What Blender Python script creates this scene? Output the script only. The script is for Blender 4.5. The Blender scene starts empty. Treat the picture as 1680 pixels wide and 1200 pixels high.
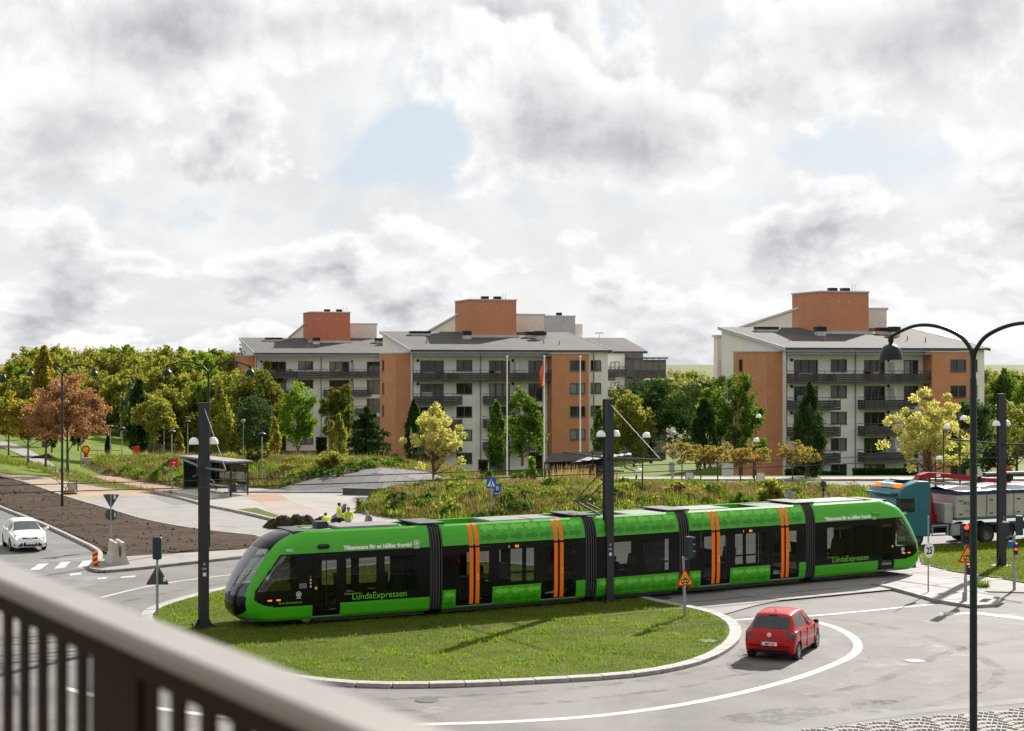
import bpy, math, random
import numpy as np
from mathutils import Vector, Matrix

# ------------------------------------------------------------------ camera, world, sun, exposure
sc = bpy.context.scene
COL = sc.collection
F = 2730.0          # focal length in pixels of a 1680 px wide frame
H = 9.4             # camera height above the roundabout
R = math.radians
cam_d = bpy.data.cameras.new('camera'); cam = bpy.data.objects.new('camera', cam_d); COL.objects.link(cam)
cam.location = (0, 0, H); cam.rotation_euler = (R(90), 0, 0)
cam_d.sensor_width = 36; cam_d.lens = 36 * F / 1680
cam_d.clip_start = 0.1; cam_d.clip_end = 40000
cam_d.dof.use_dof = True; cam_d.dof.focus_distance = 66; cam_d.dof.aperture_fstop = 4.0
sc.camera = cam
SUN_AZ, SUN_EL = R(27.5), R(31)
sd = bpy.data.lights.new('sun', 'SUN'); sun = bpy.data.objects.new('sun', sd); COL.objects.link(sun)
sd.energy = 2.9; sd.angle = R(0.9); sd.color = (1.0, 0.945, 0.875)
sun_dir = Vector((math.sin(SUN_AZ) * math.cos(SUN_EL), math.cos(SUN_AZ) * math.cos(SUN_EL), math.sin(SUN_EL)))
sun.rotation_euler = sun_dir.to_track_quat('Z', 'Y').to_euler()
sc.view_settings.view_transform = 'Standard'; sc.view_settings.look = 'None'
sc.view_settings.exposure = 1.87; sc.view_settings.gamma = 1; sc.view_settings.use_curve_mapping = False
sc.render.engine = 'CYCLES'
cy = sc.cycles
cy.use_denoising = True
cy.max_bounces = 7; cy.diffuse_bounces = 3; cy.glossy_bounces = 3; cy.transmission_bounces = 4; cy.transparent_max_bounces = 12
cy.caustics_reflective = False; cy.caustics_refractive = False
cy.sample_clamp_indirect = 6

class NT:
    """small helper around a node tree"""
    def __init__(s, tree): s.t = tree; s.n = tree.nodes; s.l = tree.links
    def new(s, kind, **kw):
        n = s.n.new(kind)
        for k, v in kw.items():
            if k.startswith('i_'):
                key = k[2:]; key = int(key) if key.isdigit() else key.replace('_', ' ')
                n.inputs[key].default_value = v
            else: setattr(n, k, v)
        return n
    def link(s, a, b): s.l.new(a, b)
    def math(s, op, a, b=None, c=None, clamp=False):
        n = s.n.new('ShaderNodeMath'); n.operation = op; n.use_clamp = clamp
        for i, v in enumerate((a, b, c)):
            if v is None: continue
            if isinstance(v, (int, float)): n.inputs[i].default_value = v
            else: s.l.new(v, n.inputs[i])
        return n.outputs[0]
    def ss(s, v, a, b, ta=0.0, tb=1.0):
        n = s.n.new('ShaderNodeMapRange'); n.interpolation_type = 'SMOOTHSTEP'
        s.l.new(v, n.inputs[0])
        for i, x in enumerate((a, b, ta, tb)): n.inputs[i + 1].default_value = x
        return n.outputs[0]
    def mix(s, fac, a, b):
        n = s.n.new('ShaderNodeMix'); n.data_type = 'RGBA'
        for i, v in ((0, fac), (6, a), (7, b)):
            if isinstance(v, (int, float)): n.inputs[i].default_value = v
            elif isinstance(v, tuple): n.inputs[i].default_value = (*v[:3], 1)
            else: s.l.new(v, n.inputs[i])
        return n.outputs[2]

def build_world():
    w = bpy.data.worlds.new('World'); sc.world = w; w.use_nodes = True
    t = NT(w.node_tree); t.n.clear()
    out = t.new('ShaderNodeOutputWorld')
    sky = t.new('ShaderNodeTexSky', sky_type='NISHITA', sun_disc=False, sun_elevation=SUN_EL, sun_rotation=SUN_AZ, air_density=1.0, dust_density=2.0)
    bg = t.new('ShaderNodeBackground', i_Strength=0.05); t.link(sky.outputs[0], bg.inputs[0])
    tc = t.new('ShaderNodeTexCoord')
    sp = t.new('ShaderNodeSeparateXYZ'); t.link(tc.outputs['Generated'], sp.inputs[0])
    x, y, z = sp.outputs
    za = t.math('ABSOLUTE', z)
    hl = t.math('SQRT', t.math('ADD', t.math('MULTIPLY', x, x), t.math('ADD', t.math('MULTIPLY', y, y), .0004)))
    u0 = t.math('DIVIDE', x, hl); w0 = t.math('DIVIDE', y, hl)
    def coords(k, rise, seed, dz=0.0, du=0.0):
        """direction unrolled on a cylinder; heights crowd together towards the horizon"""
        v = t.math('MULTIPLY', t.math('LOGARITHM', t.math('ADD', za, k + dz), math.e), rise)
        c = t.new('ShaderNodeCombineXYZ'); t.link(t.math('MULTIPLY_ADD', u0, 4.2, seed + du), c.inputs[0]); t.link(v, c.inputs[1])
        return c.outputs[0]
    def fbm(vec, scale, detail, rough, dist=0.0, kind='FBM'):
        n = t.new('ShaderNodeTexNoise', noise_dimensions='2D', noise_type=kind, i_Scale=scale, i_Detail=detail, i_Roughness=rough, i_Distortion=dist)
        t.link(vec, n.inputs['Vector']); return n.outputs['Fac']
    yc = t.math('MAXIMUM', y, 0.05)
    tx = t.math('DIVIDE', x, yc); tzz = t.math('DIVIDE', z, yc); front = t.math('GREATER_THAN', y, 0.05)
    def masses(lst):
        """broad masses or gaps: column, row, half width, half height (photo pixels as view angles), amount"""
        acc = None
        for (px, py, sx, sy, a) in lst:
            ux = t.math('MULTIPLY', t.math('ADD', tx, -(px - 840) / F), F / sx); uz = t.math('MULTIPLY', t.math('ADD', tzz, -(600 - py) / F), F / sy)
            r2 = t.math('ADD', t.math('MULTIPLY', ux, ux), t.math('MULTIPLY', uz, uz))
            g = t.math('MULTIPLY', t.math('EXPONENT', t.math('MULTIPLY', r2, -1.0)), a); acc = g if acc is None else t.math('ADD', acc, g)
        return t.math('MULTIPLY', acc, front)
    def cumulus(k, rise, seed, sc, thr, soft, mass, deep, grey, rim):
        """returns (cover, brightness): bright thin rims and flanks, grey thick hearts and bases"""
        p = coords(k, rise, seed); q = coords(k, rise, seed + .02, .010)
        f0 = fbm(p, sc, 8, .55); d1 = fbm(q, sc, 8, .55)
        m = masses(mass); d = t.math('ADD', t.math('MULTIPLY_ADD', f0, 1.9, -.45), m)
        cov = t.ss(d, thr, thr + soft)
        th = t.ss(d, thr + soft * .3, thr + deep)
        lit = t.ss(t.math('SUBTRACT', f0, d1), -.07, .07, -1, 1)
        br = t.math('ADD', t.math('MULTIPLY', th, -grey), rim); br = t.math('ADD', br, t.math('MULTIPLY', lit, .13))
        return cov, br
    back = coords(.05, .8, 3.0)
    bb = t.math('MULTIPLY_ADD', fbm(back, 2.4, 6, .55), .42, .70)                       # high thin sheet behind everything
    blue = t.math('ADD', fbm(back, 3.0, 5, .55), masses([(650, 225, 130, 75, .34), (760, 268, 150, 40, .30), (1390, 240, 150, 50, .28), (1180, 55, 60, 50, .26), (560, 290, 60, 20, .15), (40, 320, 60, 30, .2)]))
    blue = t.ss(blue, .58, .82)
    layers = [
        cumulus(.085, 1.0, 11.3, 2.7, .45, .22, [(690, 245, 190, 70, -.22), (1390, 240, 170, 50, -.22), (900, 335, 900, 26, -.12), (640, 440, 260, 70, .10), (1500, 470, 240, 80, .08), (1150, 500, 120, 60, .08)], .50, .36, 1.0),
        cumulus(.10, 1.15, 4.7, 1.45, .62, .15, [(1050, 215, 250, 95, .62), (1130, 270, 170, 34, .16), (240, 55, 480, 70, .42), (620, 30, 240, 40, .25), (1470, 45, 280, 80, .52), (1650, 240, 110, 85, .32), (280, 330, 200, 60, .24), (60, 230, 160, 90, .20), (680, 230, 130, 90, -.35), (1380, 250, 120, 60, -.3), (900, 350, 300, 30, -.15)], .70, .38, 1.0)]
    lum = bb
    for cov, br in layers:
        mx = t.new('ShaderNodeMix'); t.link(cov, mx.inputs[0]); t.link(lum, mx.inputs[2]); t.link(br, mx.inputs[3]); lum = mx.outputs[0]
    anyc = t.math('SUBTRACT', 1.0, t.math('MULTIPLY', t.math('SUBTRACT', 1.0, layers[0][0]), t.math('SUBTRACT', 1.0, layers[1][0])))
    hole = t.math('MULTIPLY', t.math('SUBTRACT', 1.0, anyc), blue)
    colr = t.mix(t.ss(lum, .6, 1.0), (0.252, 0.256, 0.267), (0.261, 0.261, 0.262))
    cb = t.new('ShaderNodeBackground'); t.link(colr, cb.inputs[0]); t.link(t.math('MINIMUM', t.math('MAXIMUM', lum, .42), 1.08), cb.inputs[1])
    veil = t.new('ShaderNodeBackground', i_Strength=1.0); veil.inputs[0].default_value = (0.172, 0.196, 0.222, 1)
    m2 = t.new('ShaderNodeMixShader', i_Fac=0.93); t.link(bg.outputs[0], m2.inputs[1]); t.link(veil.outputs[0], m2.inputs[2])
    m = t.new('ShaderNodeMixShader'); t.link(hole, m.inputs[0]); t.link(cb.outputs[0], m.inputs[1]); t.link(m2.outputs[0], m.inputs[2])
    t.link(m.outputs[0], out.inputs[0])
    try: w.cycles.sampling_method = 'MANUAL'; w.cycles.sample_map_resolution = 512
    except Exception: pass
build_world()

# ------------------------------------------------------------------ helpers
rng = np.random.default_rng(7); random.seed(7)
def G(px, py, z=0.0):
    d = F * (H - z) / (py - 600.0); return Vector(((px - 840.0) / F * d, d, z))
def P(px, py, Y): return Vector(((px - 840.0) / F * Y, Y, H + (600.0 - py) / F * Y))
def sstep(x, a, b):
    t = min(1, max(0, (x - a) / (b - a))); return t * t * (3 - 2 * t)
def tz(x, y):
    """ground height"""
    z = -3.8 * sstep(x, -60, -36) * sstep(y, 138, 185)
    z += 0.5 * sstep(-x, 36, 60) * sstep(y, 165, 240)
    z += -9 * sstep(y, 300, 900)
    return z

_linked = []
def link(o, parent=None):
    COL.objects.link(o)
    if parent is not None: o.parent = parent
    return o
def tag(o, label=None, cat=None, group=None, kind=None):
    if label: o['label'] = label
    if cat: o['category'] = cat
    if group: o['group'] = group
    if kind: o['kind'] = kind
    return o
def empty(name, loc=(0, 0, 0), rz=0.0, parent=None):
    o = bpy.data.objects.new(name, None); o.location = loc; o.rotation_euler = (0, 0, rz); o.empty_display_size = .3
    return link(o, parent)
def copy_tree(o, parent=None):
    c = o.copy(); COL.objects.link(c)
    if parent is not None: c.parent = parent
    for ch in list(o.children): copy_tree(ch, c)
    return c

class MB:
    """collects faces for ONE mesh object"""
    def __init__(s): s.v = []; s.f = []; s.m = []; s.mats = []
    def mi(s, mat):
        if mat not in s.mats: s.mats.append(mat)
        return s.mats.index(mat)
    def add(s, verts, faces, mat=None, M=None):
        b = len(s.v); k = s.mi(mat) if mat is not None else 0
        for p in verts:
            p = Vector(p); s.v.append(tuple(M @ p) if M is not None else tuple(p))
        for f in faces: s.f.append(tuple(i + b for i in f)); s.m.append(k)
        return s
    def box(s, a, b, mat=None, M=None, bev=0.0):
        x0, y0, z0 = (min(a[i], b[i]) for i in range(3)); x1, y1, z1 = (max(a[i], b[i]) for i in range(3))
        if bev <= 0:
            v = [(x0, y0, z0), (x1, y0, z0), (x1, y1, z0), (x0, y1, z0), (x0, y0, z1), (x1, y0, z1), (x1, y1, z1), (x0, y1, z1)]
            f = [(3, 2, 1, 0), (4, 5, 6, 7), (0, 1, 5, 4), (1, 2, 6, 5), (2, 3, 7, 6), (3, 0, 4, 7)]
            return s.add(v, f, mat, M)
        e = bev; lv = []
        for (z, ins) in ((z0, e), (z0 + e, 0), (z1 - e, 0), (z1, e)):
            q = 0.0 if ins == 0 else 1.0
            o = ins
            lv.append([(x0 + e + o * 0.4, y0 + o, z), (x1 - e - o * .4, y0 + o, z), (x1 - o, y0 + e + o * .4, z), (x1 - o, y1 - e - o * .4, z), (x1 - e - o * .4, y1 - o, z), (x0 + e + o * .4, y1 - o, z), (x0 + o, y1 - e - o * .4, z), (x0 + o, y0 + e + o * .4, z)])
        return s.loft(lv, mat, M)
    def loft(s, rings, mat=None, M=None, closed=True, caps=True):
        n = len(rings[0]); v = [p for r in rings for p in r]; f = []
        for i in range(len(rings) - 1):
            for j in range(n if closed else n - 1):
                k = (j + 1) % n
                f.append((i * n + j, i * n + k, (i + 1) * n + k, (i + 1) * n + j))
        if caps and closed:
            f.append(tuple(range(n - 1, -1, -1))); f.append(tuple(range((len(rings) - 1) * n, len(rings) * n)))
        return s.add(v, f, mat, M)
    def tube(s, pts, rad, mat=None, n=8, M=None):
        pts = [Vector(p) for p in pts]; rings = []
        if not isinstance(rad, (list, tuple)): rad = [rad] * len(pts)
        ref = None
        for i, p in enumerate(pts):
            d = (pts[min(i + 1, len(pts) - 1)] - pts[max(i - 1, 0)])
            if d.length < 1e-9: d = Vector((0, 0, 1))
            d.normalize()
            if ref is None: ref = d.orthogonal().normalized()
            a = (ref - d * ref.dot(d))
            if a.length < 1e-6: a = d.orthogonal()
            a.normalize(); ref = a; b = d.cross(a)
            rings.append([p + (a * math.cos(2 * math.pi * k / n) + b * math.sin(2 * math.pi * k / n)) * rad[i] for k in range(n)])
        return s.loft(rings, mat, M)
    def lathe(s, prof, mat=None, n=16, M=None, caps=True):
        rings = [[(r * math.cos(2 * math.pi * k / n), r * math.sin(2 * math.pi * k / n), z) for k in range(n)] for r, z in prof]
        return s.loft(rings, mat, M, caps=caps)
    def prism(s, poly, a, b, axis='y', mat=None, M=None):
        """extrude a 2d polygon between a and b along an axis (polygon in the other two, in order)"""
        n = len(poly)
        def mk(p, t): return {'x': (t, p[0], p[1]), 'y': (p[0], t, p[1]), 'z': (p[0], p[1], t)}[axis]
        v = [mk(p, a) for p in poly] + [mk(p, b) for p in poly]
        f = [(i, (i + 1) % n, n + (i + 1) % n, n + i) for i in range(n)] + [tuple(range(n - 1, -1, -1)), tuple(range(n, 2 * n))]
        return s.add(v, f, mat, M)
    def build(s, name, mat=None, parent=None, smooth=False, loc=None, rz=None, bevel=0.0):
        me = bpy.data.meshes.new(name); me.from_pydata(s.v, [], s.f)
        mats = s.mats if s.mats else [mat]
        if mat is not None and s.mats and s.mats[0] is None: mats = [mat] + s.mats[1:]
        for m in mats: me.materials.append(m)
        if len(mats) > 1: me.polygons.foreach_set('material_index', s.m)
        fix_normals(me)
        if smooth:
            me.polygons.foreach_set('use_smooth', [True] * len(me.polygons))
            if smooth != 'all':
                try: me.set_sharp_from_angle(angle=R(smooth if isinstance(smooth, (int, float)) and smooth > 1 else 40))
                except Exception: pass
        o = bpy.data.objects.new(name, me)
        if loc is not None: o.location = loc
        if rz is not None: o.rotation_euler = (0, 0, rz)
        link(o, parent)
        if bevel > 0:
            bm = o.modifiers.new('bevel', 'BEVEL'); bm.width = bevel; bm.segments = 2; bm.limit_method = 'ANGLE'
        return o
import bmesh
def fix_normals(me):
    bm = bmesh.new(); bm.from_mesh(me)
    bmesh.ops.recalc_face_normals(bm, faces=bm.faces)
    bm.to_mesh(me); bm.free()

def np_mesh(name, verts, quads=None, tris=None, mats=(), rnd=None, parent=None, smooth=False):
    me = bpy.data.meshes.new(name)
    loops = []; starts = []; tot = 0
    if quads is not None and len(quads):
        loops.append(quads.reshape(-1)); starts.append(np.arange(len(quads)) * 4); tot += len(quads) * 4
    if tris is not None and len(tris):
        loops.append(tris.reshape(-1)); starts.append(np.arange(len(tris)) * 3 + tot)
    loops = np.concatenate(loops).astype(np.int32); starts = np.concatenate(starts).astype(np.int32)
    me.vertices.add(len(verts)); me.vertices.foreach_set('co', np.ascontiguousarray(verts, dtype=np.float32).reshape(-1))
    me.loops.add(len(loops)); me.loops.foreach_set('vertex_index', loops)
    me.polygons.add(len(starts)); me.polygons.foreach_set('loop_start', starts)
    for m in mats: me.materials.append(m)
    if rnd is not None:
        a = me.attributes.new('rnd', 'FLOAT', 'FACE'); a.data.foreach_set('value', rnd.astype(np.float32))
    if smooth: me.polygons.foreach_set('use_smooth', [True] * len(starts))
    me.update(calc_edges=True)
    o = bpy.data.objects.new(name, me); link(o, parent); return o

def catmull(pts, n=8, closed=False):
    pts = [Vector(p) for p in pts]; out = []; m = len(pts)
    for i in range(m if closed else m - 1):
        g = (lambda k: pts[k % m]) if closed else (lambda k: pts[min(max(k, 0), m - 1)])
        p0, p1, p2, p3 = g(i - 1), g(i), g(i + 1), g(i + 2)
        for k in range(n):
            t = k / n
            out.append(0.5 * ((2 * p1) + (p2 - p0) * t + (2 * p0 - 5 * p1 + 4 * p2 - p3) * t * t + (3 * p1 - p0 - 3 * p2 + p3) * t ** 3))
    if not closed: out.append(pts[-1])
    return out

# ------------------------------------------------------------------ materials
def surf(name, c1, c2=None, scale=4.0, rough=.8, metal=0.0, bump=0.0, bscale=None, detail=6, fine=None, spec=0.3, lo=.35, hi=.65, coat=0.0, stain=None, sscale=.25, slo=.5, shi=.62, stretch=None):
    m = bpy.data.materials.new(name); m.use_nodes = True
    t = NT(m.node_tree); b = t.n['Principled BSDF']
    b.inputs['Roughness'].default_value = rough; b.inputs['Metallic'].default_value = metal
    b.inputs['Specular IOR Level'].default_value = spec; b.inputs['Coat Weight'].default_value = coat
    if c2 is None and not bump:
        b.inputs['Base Color'].default_value = (*c1, 1); return m
    tc = t.new('ShaderNodeTexCoord'); vec = tc.outputs['Object']
    if stretch:
        mp = t.new('ShaderNodeMapping'); mp.inputs['Scale'].default_value = stretch; t.link(vec, mp.inputs[0]); vec = mp.outputs[0]
    n = t.new('ShaderNodeTexNoise', i_Scale=scale, i_Detail=detail, i_Roughness=.6); t.link(vec, n.inputs['Vector'])
    c = t.mix(t.ss(n.outputs['Fac'], lo, hi), c1, c2 or c1)
    if fine:
        n2 = t.new('ShaderNodeTexNoise', i_Scale=fine[0], i_Detail=3.0, i_Roughness=.7); t.link(vec, n2.inputs['Vector'])
        g = t.ss(n2.outputs['Fac'], .3, .7, 1 - fine[1], 1 + fine[1])
        mm = t.new('ShaderNodeVectorMath', operation='SCALE'); t.link(c, mm.inputs[0]); t.link(g, mm.inputs['Scale']); c = mm.outputs[0]
    if stain:
        n3 = t.new('ShaderNodeTexNoise', i_Scale=sscale, i_Detail=7, i_Roughness=.62, i_Distortion=.6); t.link(vec, n3.inputs['Vector'])
        c = t.mix(t.ss(n3.outputs['Fac'], slo, shi, 0, .85), c, stain)
    t.link(c, b.inputs['Base Color'])
    if bump:
        n4 = t.new('ShaderNodeTexNoise', i_Scale=bscale or scale * 6, i_Detail=5, i_Roughness=.65); t.link(vec, n4.inputs['Vector'])
        bp = t.new('ShaderNodeBump', i_Strength=min(1, bump), i_Distance=.03); t.link(n4.outputs['Fac'], bp.inputs['Height']); t.link(bp.outputs[0], b.inputs['Normal'])
    return m
def leafmat(name, cols, trans=.5, gloss=.0, hue=None):
    """leaves: colour picked per leaf from a small palette, light shines through"""
    m = bpy.data.materials.new(name); m.use_nodes = True
    t = NT(m.node_tree); t.n.clear(); out = t.new('ShaderNodeOutputMaterial')
    at = t.new('ShaderNodeAttribute', attribute_name='rnd')
    rp = t.new('ShaderNodeValToRGB'); el = rp.color_ramp.elements
    for i, c in enumerate(cols):
        p = i / max(1, len(cols) - 1)
        e = el[i] if i < 2 else el.new(p)
        e.position = p; e.color = (c[0] * 1.18, c[1] * 1.18, c[2] * 1.25, 1)
    t.link(at.outputs['Fac'], rp.inputs[0])
    d = t.new('ShaderNodeBsdfDiffuse'); t.link(rp.outputs[0], d.inputs[0])
    tr = t.new('ShaderNodeBsdfTranslucent')
    br = t.new('ShaderNodeVectorMath', operation='MULTIPLY'); t.link(rp.outputs[0], br.inputs[0]); br.inputs[1].default_value = (1.75, 1.75, 1.0); t.link(br.outputs[0], tr.inputs[0])
    mx = t.new('ShaderNodeMixShader', i_Fac=trans); t.link(d.outputs[0], mx.inputs[1]); t.link(tr.outputs[0], mx.inputs[2])
    t.link(mx.outputs[0], out.inputs[0]); return m
def glassmat(name, tint=(.3, .32, .31), rough=.02, ior=1.5, base=0.04):
    m = bpy.data.materials.new(name); m.use_nodes = True
    t = NT(m.node_tree); t.n.clear(); out = t.new('ShaderNodeOutputMaterial')
    tr = t.new('ShaderNodeBsdfTransparent'); tr.inputs[0].default_value = (*tint, 1)
    gl = t.new('ShaderNodeBsdfGlossy', i_Roughness=rough); gl.inputs[0].default_value = (.95, .97, 1, 1)
    fr = t.new('ShaderNodeFresnel', i_IOR=ior)
    mx = t.new('ShaderNodeMixShader'); t.link(t.math('ADD', fr.outputs[0], base, clamp=True), mx.inputs[0]); t.link(tr.outputs[0], mx.inputs[1]); t.link(gl.outputs[0], mx.inputs[2])
    t.link(mx.outputs[0], out.inputs[0]); return m
def emit(name, col, strength):
    m = bpy.data.materials.new(name); m.use_nodes = True
    b = m.node_tree.nodes['Principled BSDF']; b.inputs['Base Color'].default_value = (*col, 1)
    b.inputs['Emission Color'].default_value = (*col, 1); b.inputs['Emission Strength'].default_value = strength; return m

M = {}
M['asphalt'] = surf('asphalt', (.110, .104, .100), (.145, .137, .131), .35, .85, fine=(38, .22), bump=.25, bscale=40, stain=(.175, .166, .158), sscale=.10, slo=.48, shi=.62, spec=.25)
M['asphalt_dark'] = surf('asphalt_dark', (.095, .095, .097), (.135, .132, .13), .5, .8, fine=(40, .2), bump=.2, bscale=40, stain=(.20, .19, .18), sscale=.22, slo=.5, shi=.7, spec=.3)
M['asphalt_band'] = surf('asphalt_band', (.125, .122, .12), (.155, .15, .147), .8, .85, fine=(40, .25), bump=.2, bscale=40)
M['concrete'] = surf('concrete', (.18, .172, .163), (.215, .206, .195), .6, .85, fine=(30, .1), bump=.12, bscale=30, stain=(.145, .137, .128), sscale=.35, slo=.56, shi=.72)
M['paving'] = surf('paving', (.20, .187, .172), (.235, .22, .202), .7, .85, fine=(14, .12), bump=.15, bscale=20, stain=(.16, .147, .133), sscale=.3, slo=.56, shi=.75)
M['plaza'] = surf('plaza', (.225, .21, .193), (.255, .238, .218), .25, .85, fine=(6, .1), stain=(.195, .18, .165), sscale=.12, slo=.5, shi=.7)
M['rosepave'] = surf('rosepave', (.22, .185, .165), (.25, .21, .188), .4, .85, fine=(10, .12))
M['kerb'] = surf('kerb_granite', (.25, .24, .228), (.34, .325, .308), 2.2, .8, fine=(24, .16), bump=.15, bscale=30)
M['kerb_dark'] = surf('kerb_grey', (.17, .165, .16), (.225, .217, .21), 2, .8, fine=(24, .16))
M['soil'] = surf('soil', (.030, .019, .0118), (.052, .0335, .021), .9, .95, fine=(7, .35), bump=1.0, bscale=5, stain=(.062, .044, .031), sscale=.35, slo=.52, shi=.7, spec=.1, stretch=(.35, 1.5, 1))
M['soil_heap'] = surf('soil_heap', (.02, .0135, .0095), (.045, .031, .022), 2.5, .95, fine=(10, .4), bump=1.0, bscale=8, spec=.1)
M['sand'] = surf('sand', (.235, .175, .12), (.285, .218, .155), .4, .95, fine=(9, .12), bump=.3, bscale=9, stain=(.18, .13, .088), sscale=.25, slo=.52, shi=.7)
M['redpath'] = surf('redpath', (.24, .145, .10), (.28, .175, .125), .4, .95, fine=(8, .1), bump=.2, bscale=9)
M['lawn'] = surf('lawn', (.075, .115, .007), (.10, .145, .012), .22, .9, fine=(5, .25), bump=.5, bscale=9, stain=(.06, .085, .008), sscale=.1, slo=.5, shi=.7, spec=.1)
M['island_turf'] = surf('island_turf', (.05, .07, .008), (.075, .098, .012), .8, .95, fine=(9, .3), bump=.6, bscale=10, stain=(.035, .035, .012), sscale=.45, slo=.56, shi=.74, spec=.1)
M['rough_grass'] = surf('rough_grass', (.06, .068, .015), (.105, .10, .03), .35, .95, fine=(4, .3), bump=.6, bscale=5, stain=(.085, .065, .036), sscale=.2, slo=.5, shi=.7, spec=.1)
M['bank'] = surf('bank_soil', (.075, .072, .024), (.15, .125, .045), .5, .95, fine=(4, .35), bump=.9, bscale=4, stain=(.085, .06, .035), sscale=.35, slo=.5, shi=.68, spec=.1)
M['farland'] = surf('farland', (.09, .11, .04), (.13, .145, .06), .004, .95, spec=.1)
M['line'] = surf('road_paint_and_glare', (.46, .45, .43), (.36, .35, .335), 1.5, .7, fine=(20, .08))
M['green_metal'] = surf('lamp_green', (.004, .013, .011), rough=.4, spec=.3)
M['mast'] = surf('mast_anthracite', (.014, .017, .021), (.018, .021, .026), 3, .45, spec=.45)
M['galv'] = surf('galvanised', (.26, .265, .27), (.33, .335, .34), 5, .55, .2)
M['signback'] = surf('sign_back', (.055, .075, .065), (.065, .085, .075), 3, .6)
M['white'] = surf('white_paint', (.74, .74, .73), (.70, .70, .69), 3, .45)
M['lampwhite'] = surf('lamp_white', (.80, .80, .79), rough=.35)
M['black'] = surf('black_plastic', (.012, .012, .013), rough=.5)
M['rubber'] = surf('rubber', (.018, .018, .018), (.026, .025, .024), 8, .85)
M['red'] = surf('sign_red', (.50, .012, .015), rough=.4)
M['yellow'] = surf('sign_yellow', (.80, .42, .02), rough=.4)
M['blue'] = surf('sign_blue', (.01, .12, .42), rough=.4)
M['wire'] = surf('wire', (.05, .05, .05), rough=.5)
M['bark'] = surf('bark', (.075, .055, .04), (.13, .10, .075), 3, .9, bump=.5, bscale=12, stretch=(1, 1, .25))
M['darkmetal'] = surf('dark_metal', (.03, .032, .034), rough=.45, spec=.4)
# ------------------------------------------------------------------ ground, roads, kerbs
def struct(o): o['kind'] = 'structure'; return o
def build_ground():
    xs = sorted(set([-12000, -6000, -3000, -1500, -800, -400, -240, -180] + list(range(-140, 141, 4)) + [180, 240, 400, 800, 1500, 3000, 6000, 12000]))
    ys = sorted(set([-200, -60, 0, 60] + list(range(100, 305, 4)) + [340, 400, 500, 600, 700, 800, 900, 1200, 2000, 3500, 6000, 9000, 14000]))
    mb = MB(); nx = len(xs)
    v = [(x, y, tz(x, y) + (26 * sstep(y, 3200, 9000) if y > 3000 else 0)) for y in ys for x in xs]
    near = []; far = []
    for j in range(len(ys) - 1):
        for i in range(nx - 1):
            (near if ys[j] < 400 else far).append((j * nx + i, j * nx + i + 1, (j + 1) * nx + i + 1, (j + 1) * nx + i))
    me = bpy.data.meshes.new('ground'); me.from_pydata(v, [], near + far)
    me.materials.append(M['rough_grass']); me.materials.append(M['farland'])
    me.polygons.foreach_set('material_index', [0] * len(near) + [1] * len(far))
    struct(link(bpy.data.objects.new('ground', me)))
build_ground()

def drape(name, pts, mat, off, kind='structure', zf=None, step=4.0):
    """flat polygon laid on the terrain"""
    bm = bmesh.new()
    bm.faces.new([bm.verts.new((p[0], p[1], 0)) for p in pts])
    bmesh.ops.triangulate(bm, faces=bm.faces[:])
    xs = [p[0] for p in pts]; ys = [p[1] for p in pts]
    if max(ys) > 130 or zf:
        for ax, lo, hi in ((0, min(xs), max(xs)), (1, min(ys), max(ys))):
            c = math.ceil(lo / step) * step
            while c < hi:
                co = (c, 0, 0) if ax == 0 else (0, c, 0); no = (1, 0, 0) if ax == 0 else (0, 1, 0)
                bmesh.ops.bisect_plane(bm, geom=bm.verts[:] + bm.edges[:] + bm.faces[:], plane_co=co, plane_no=no)
                c += step
    for v in bm.verts: v.co.z = (zf or tz)(v.co.x, v.co.y) + off
    bmesh.ops.recalc_face_normals(bm, faces=bm.faces)
    for f in bm.faces:
        if f.normal.z < 0: f.normal_flip()
    if off > .03:
        for e in [e for e in bm.edges if len(e.link_faces) == 1]:
            a, b = e.verts; q = [bm.verts.new(a.co - Vector((0, 0, off + .03))), bm.verts.new(b.co - Vector((0, 0, off + .03)))]
            bm.faces.new((a, b, q[1], q[0]))
    me = bpy.data.meshes.new(name); bm.to_mesh(me); bm.free(); me.materials.append(mat)
    o = link(bpy.data.objects.new(name, me))
    if kind: o['kind'] = kind
    return o
def px(pts): return [G(*p) for p in pts]
def sheet(name, pts, z, mat, smooth=0, closed=True):
    q = px(pts)
    if smooth: q = catmull(q, smooth, True)
    return drape(name, q, mat, z)
def offset_line(pts, d):
    """shift a ground polyline sideways by d"""
    out = []
    for i, p in enumerate(pts):
        t = pts[min(i + 1, len(pts) - 1)] - pts[max(i - 1, 0)]; t.z = 0; t.normalize()
        out.append(p + Vector((-t.y, t.x, 0)) * d)
    return out
def ribbon(name, pts, w, z, mat, parent=None, kind='structure'):
    a = offset_line(pts, w / 2); b = offset_line(pts, -w / 2); mb = MB(); n = len(pts)
    mb.add([Vector((p.x, p.y, z)) for p in a + b], [(i, i + 1, n + i + 1, n + i) for i in range(n - 1)])
    o = mb.build(name, mat, parent)
    for f in o.data.polygons: pass
    if kind and parent is None: o['kind'] = kind
    return o

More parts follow.
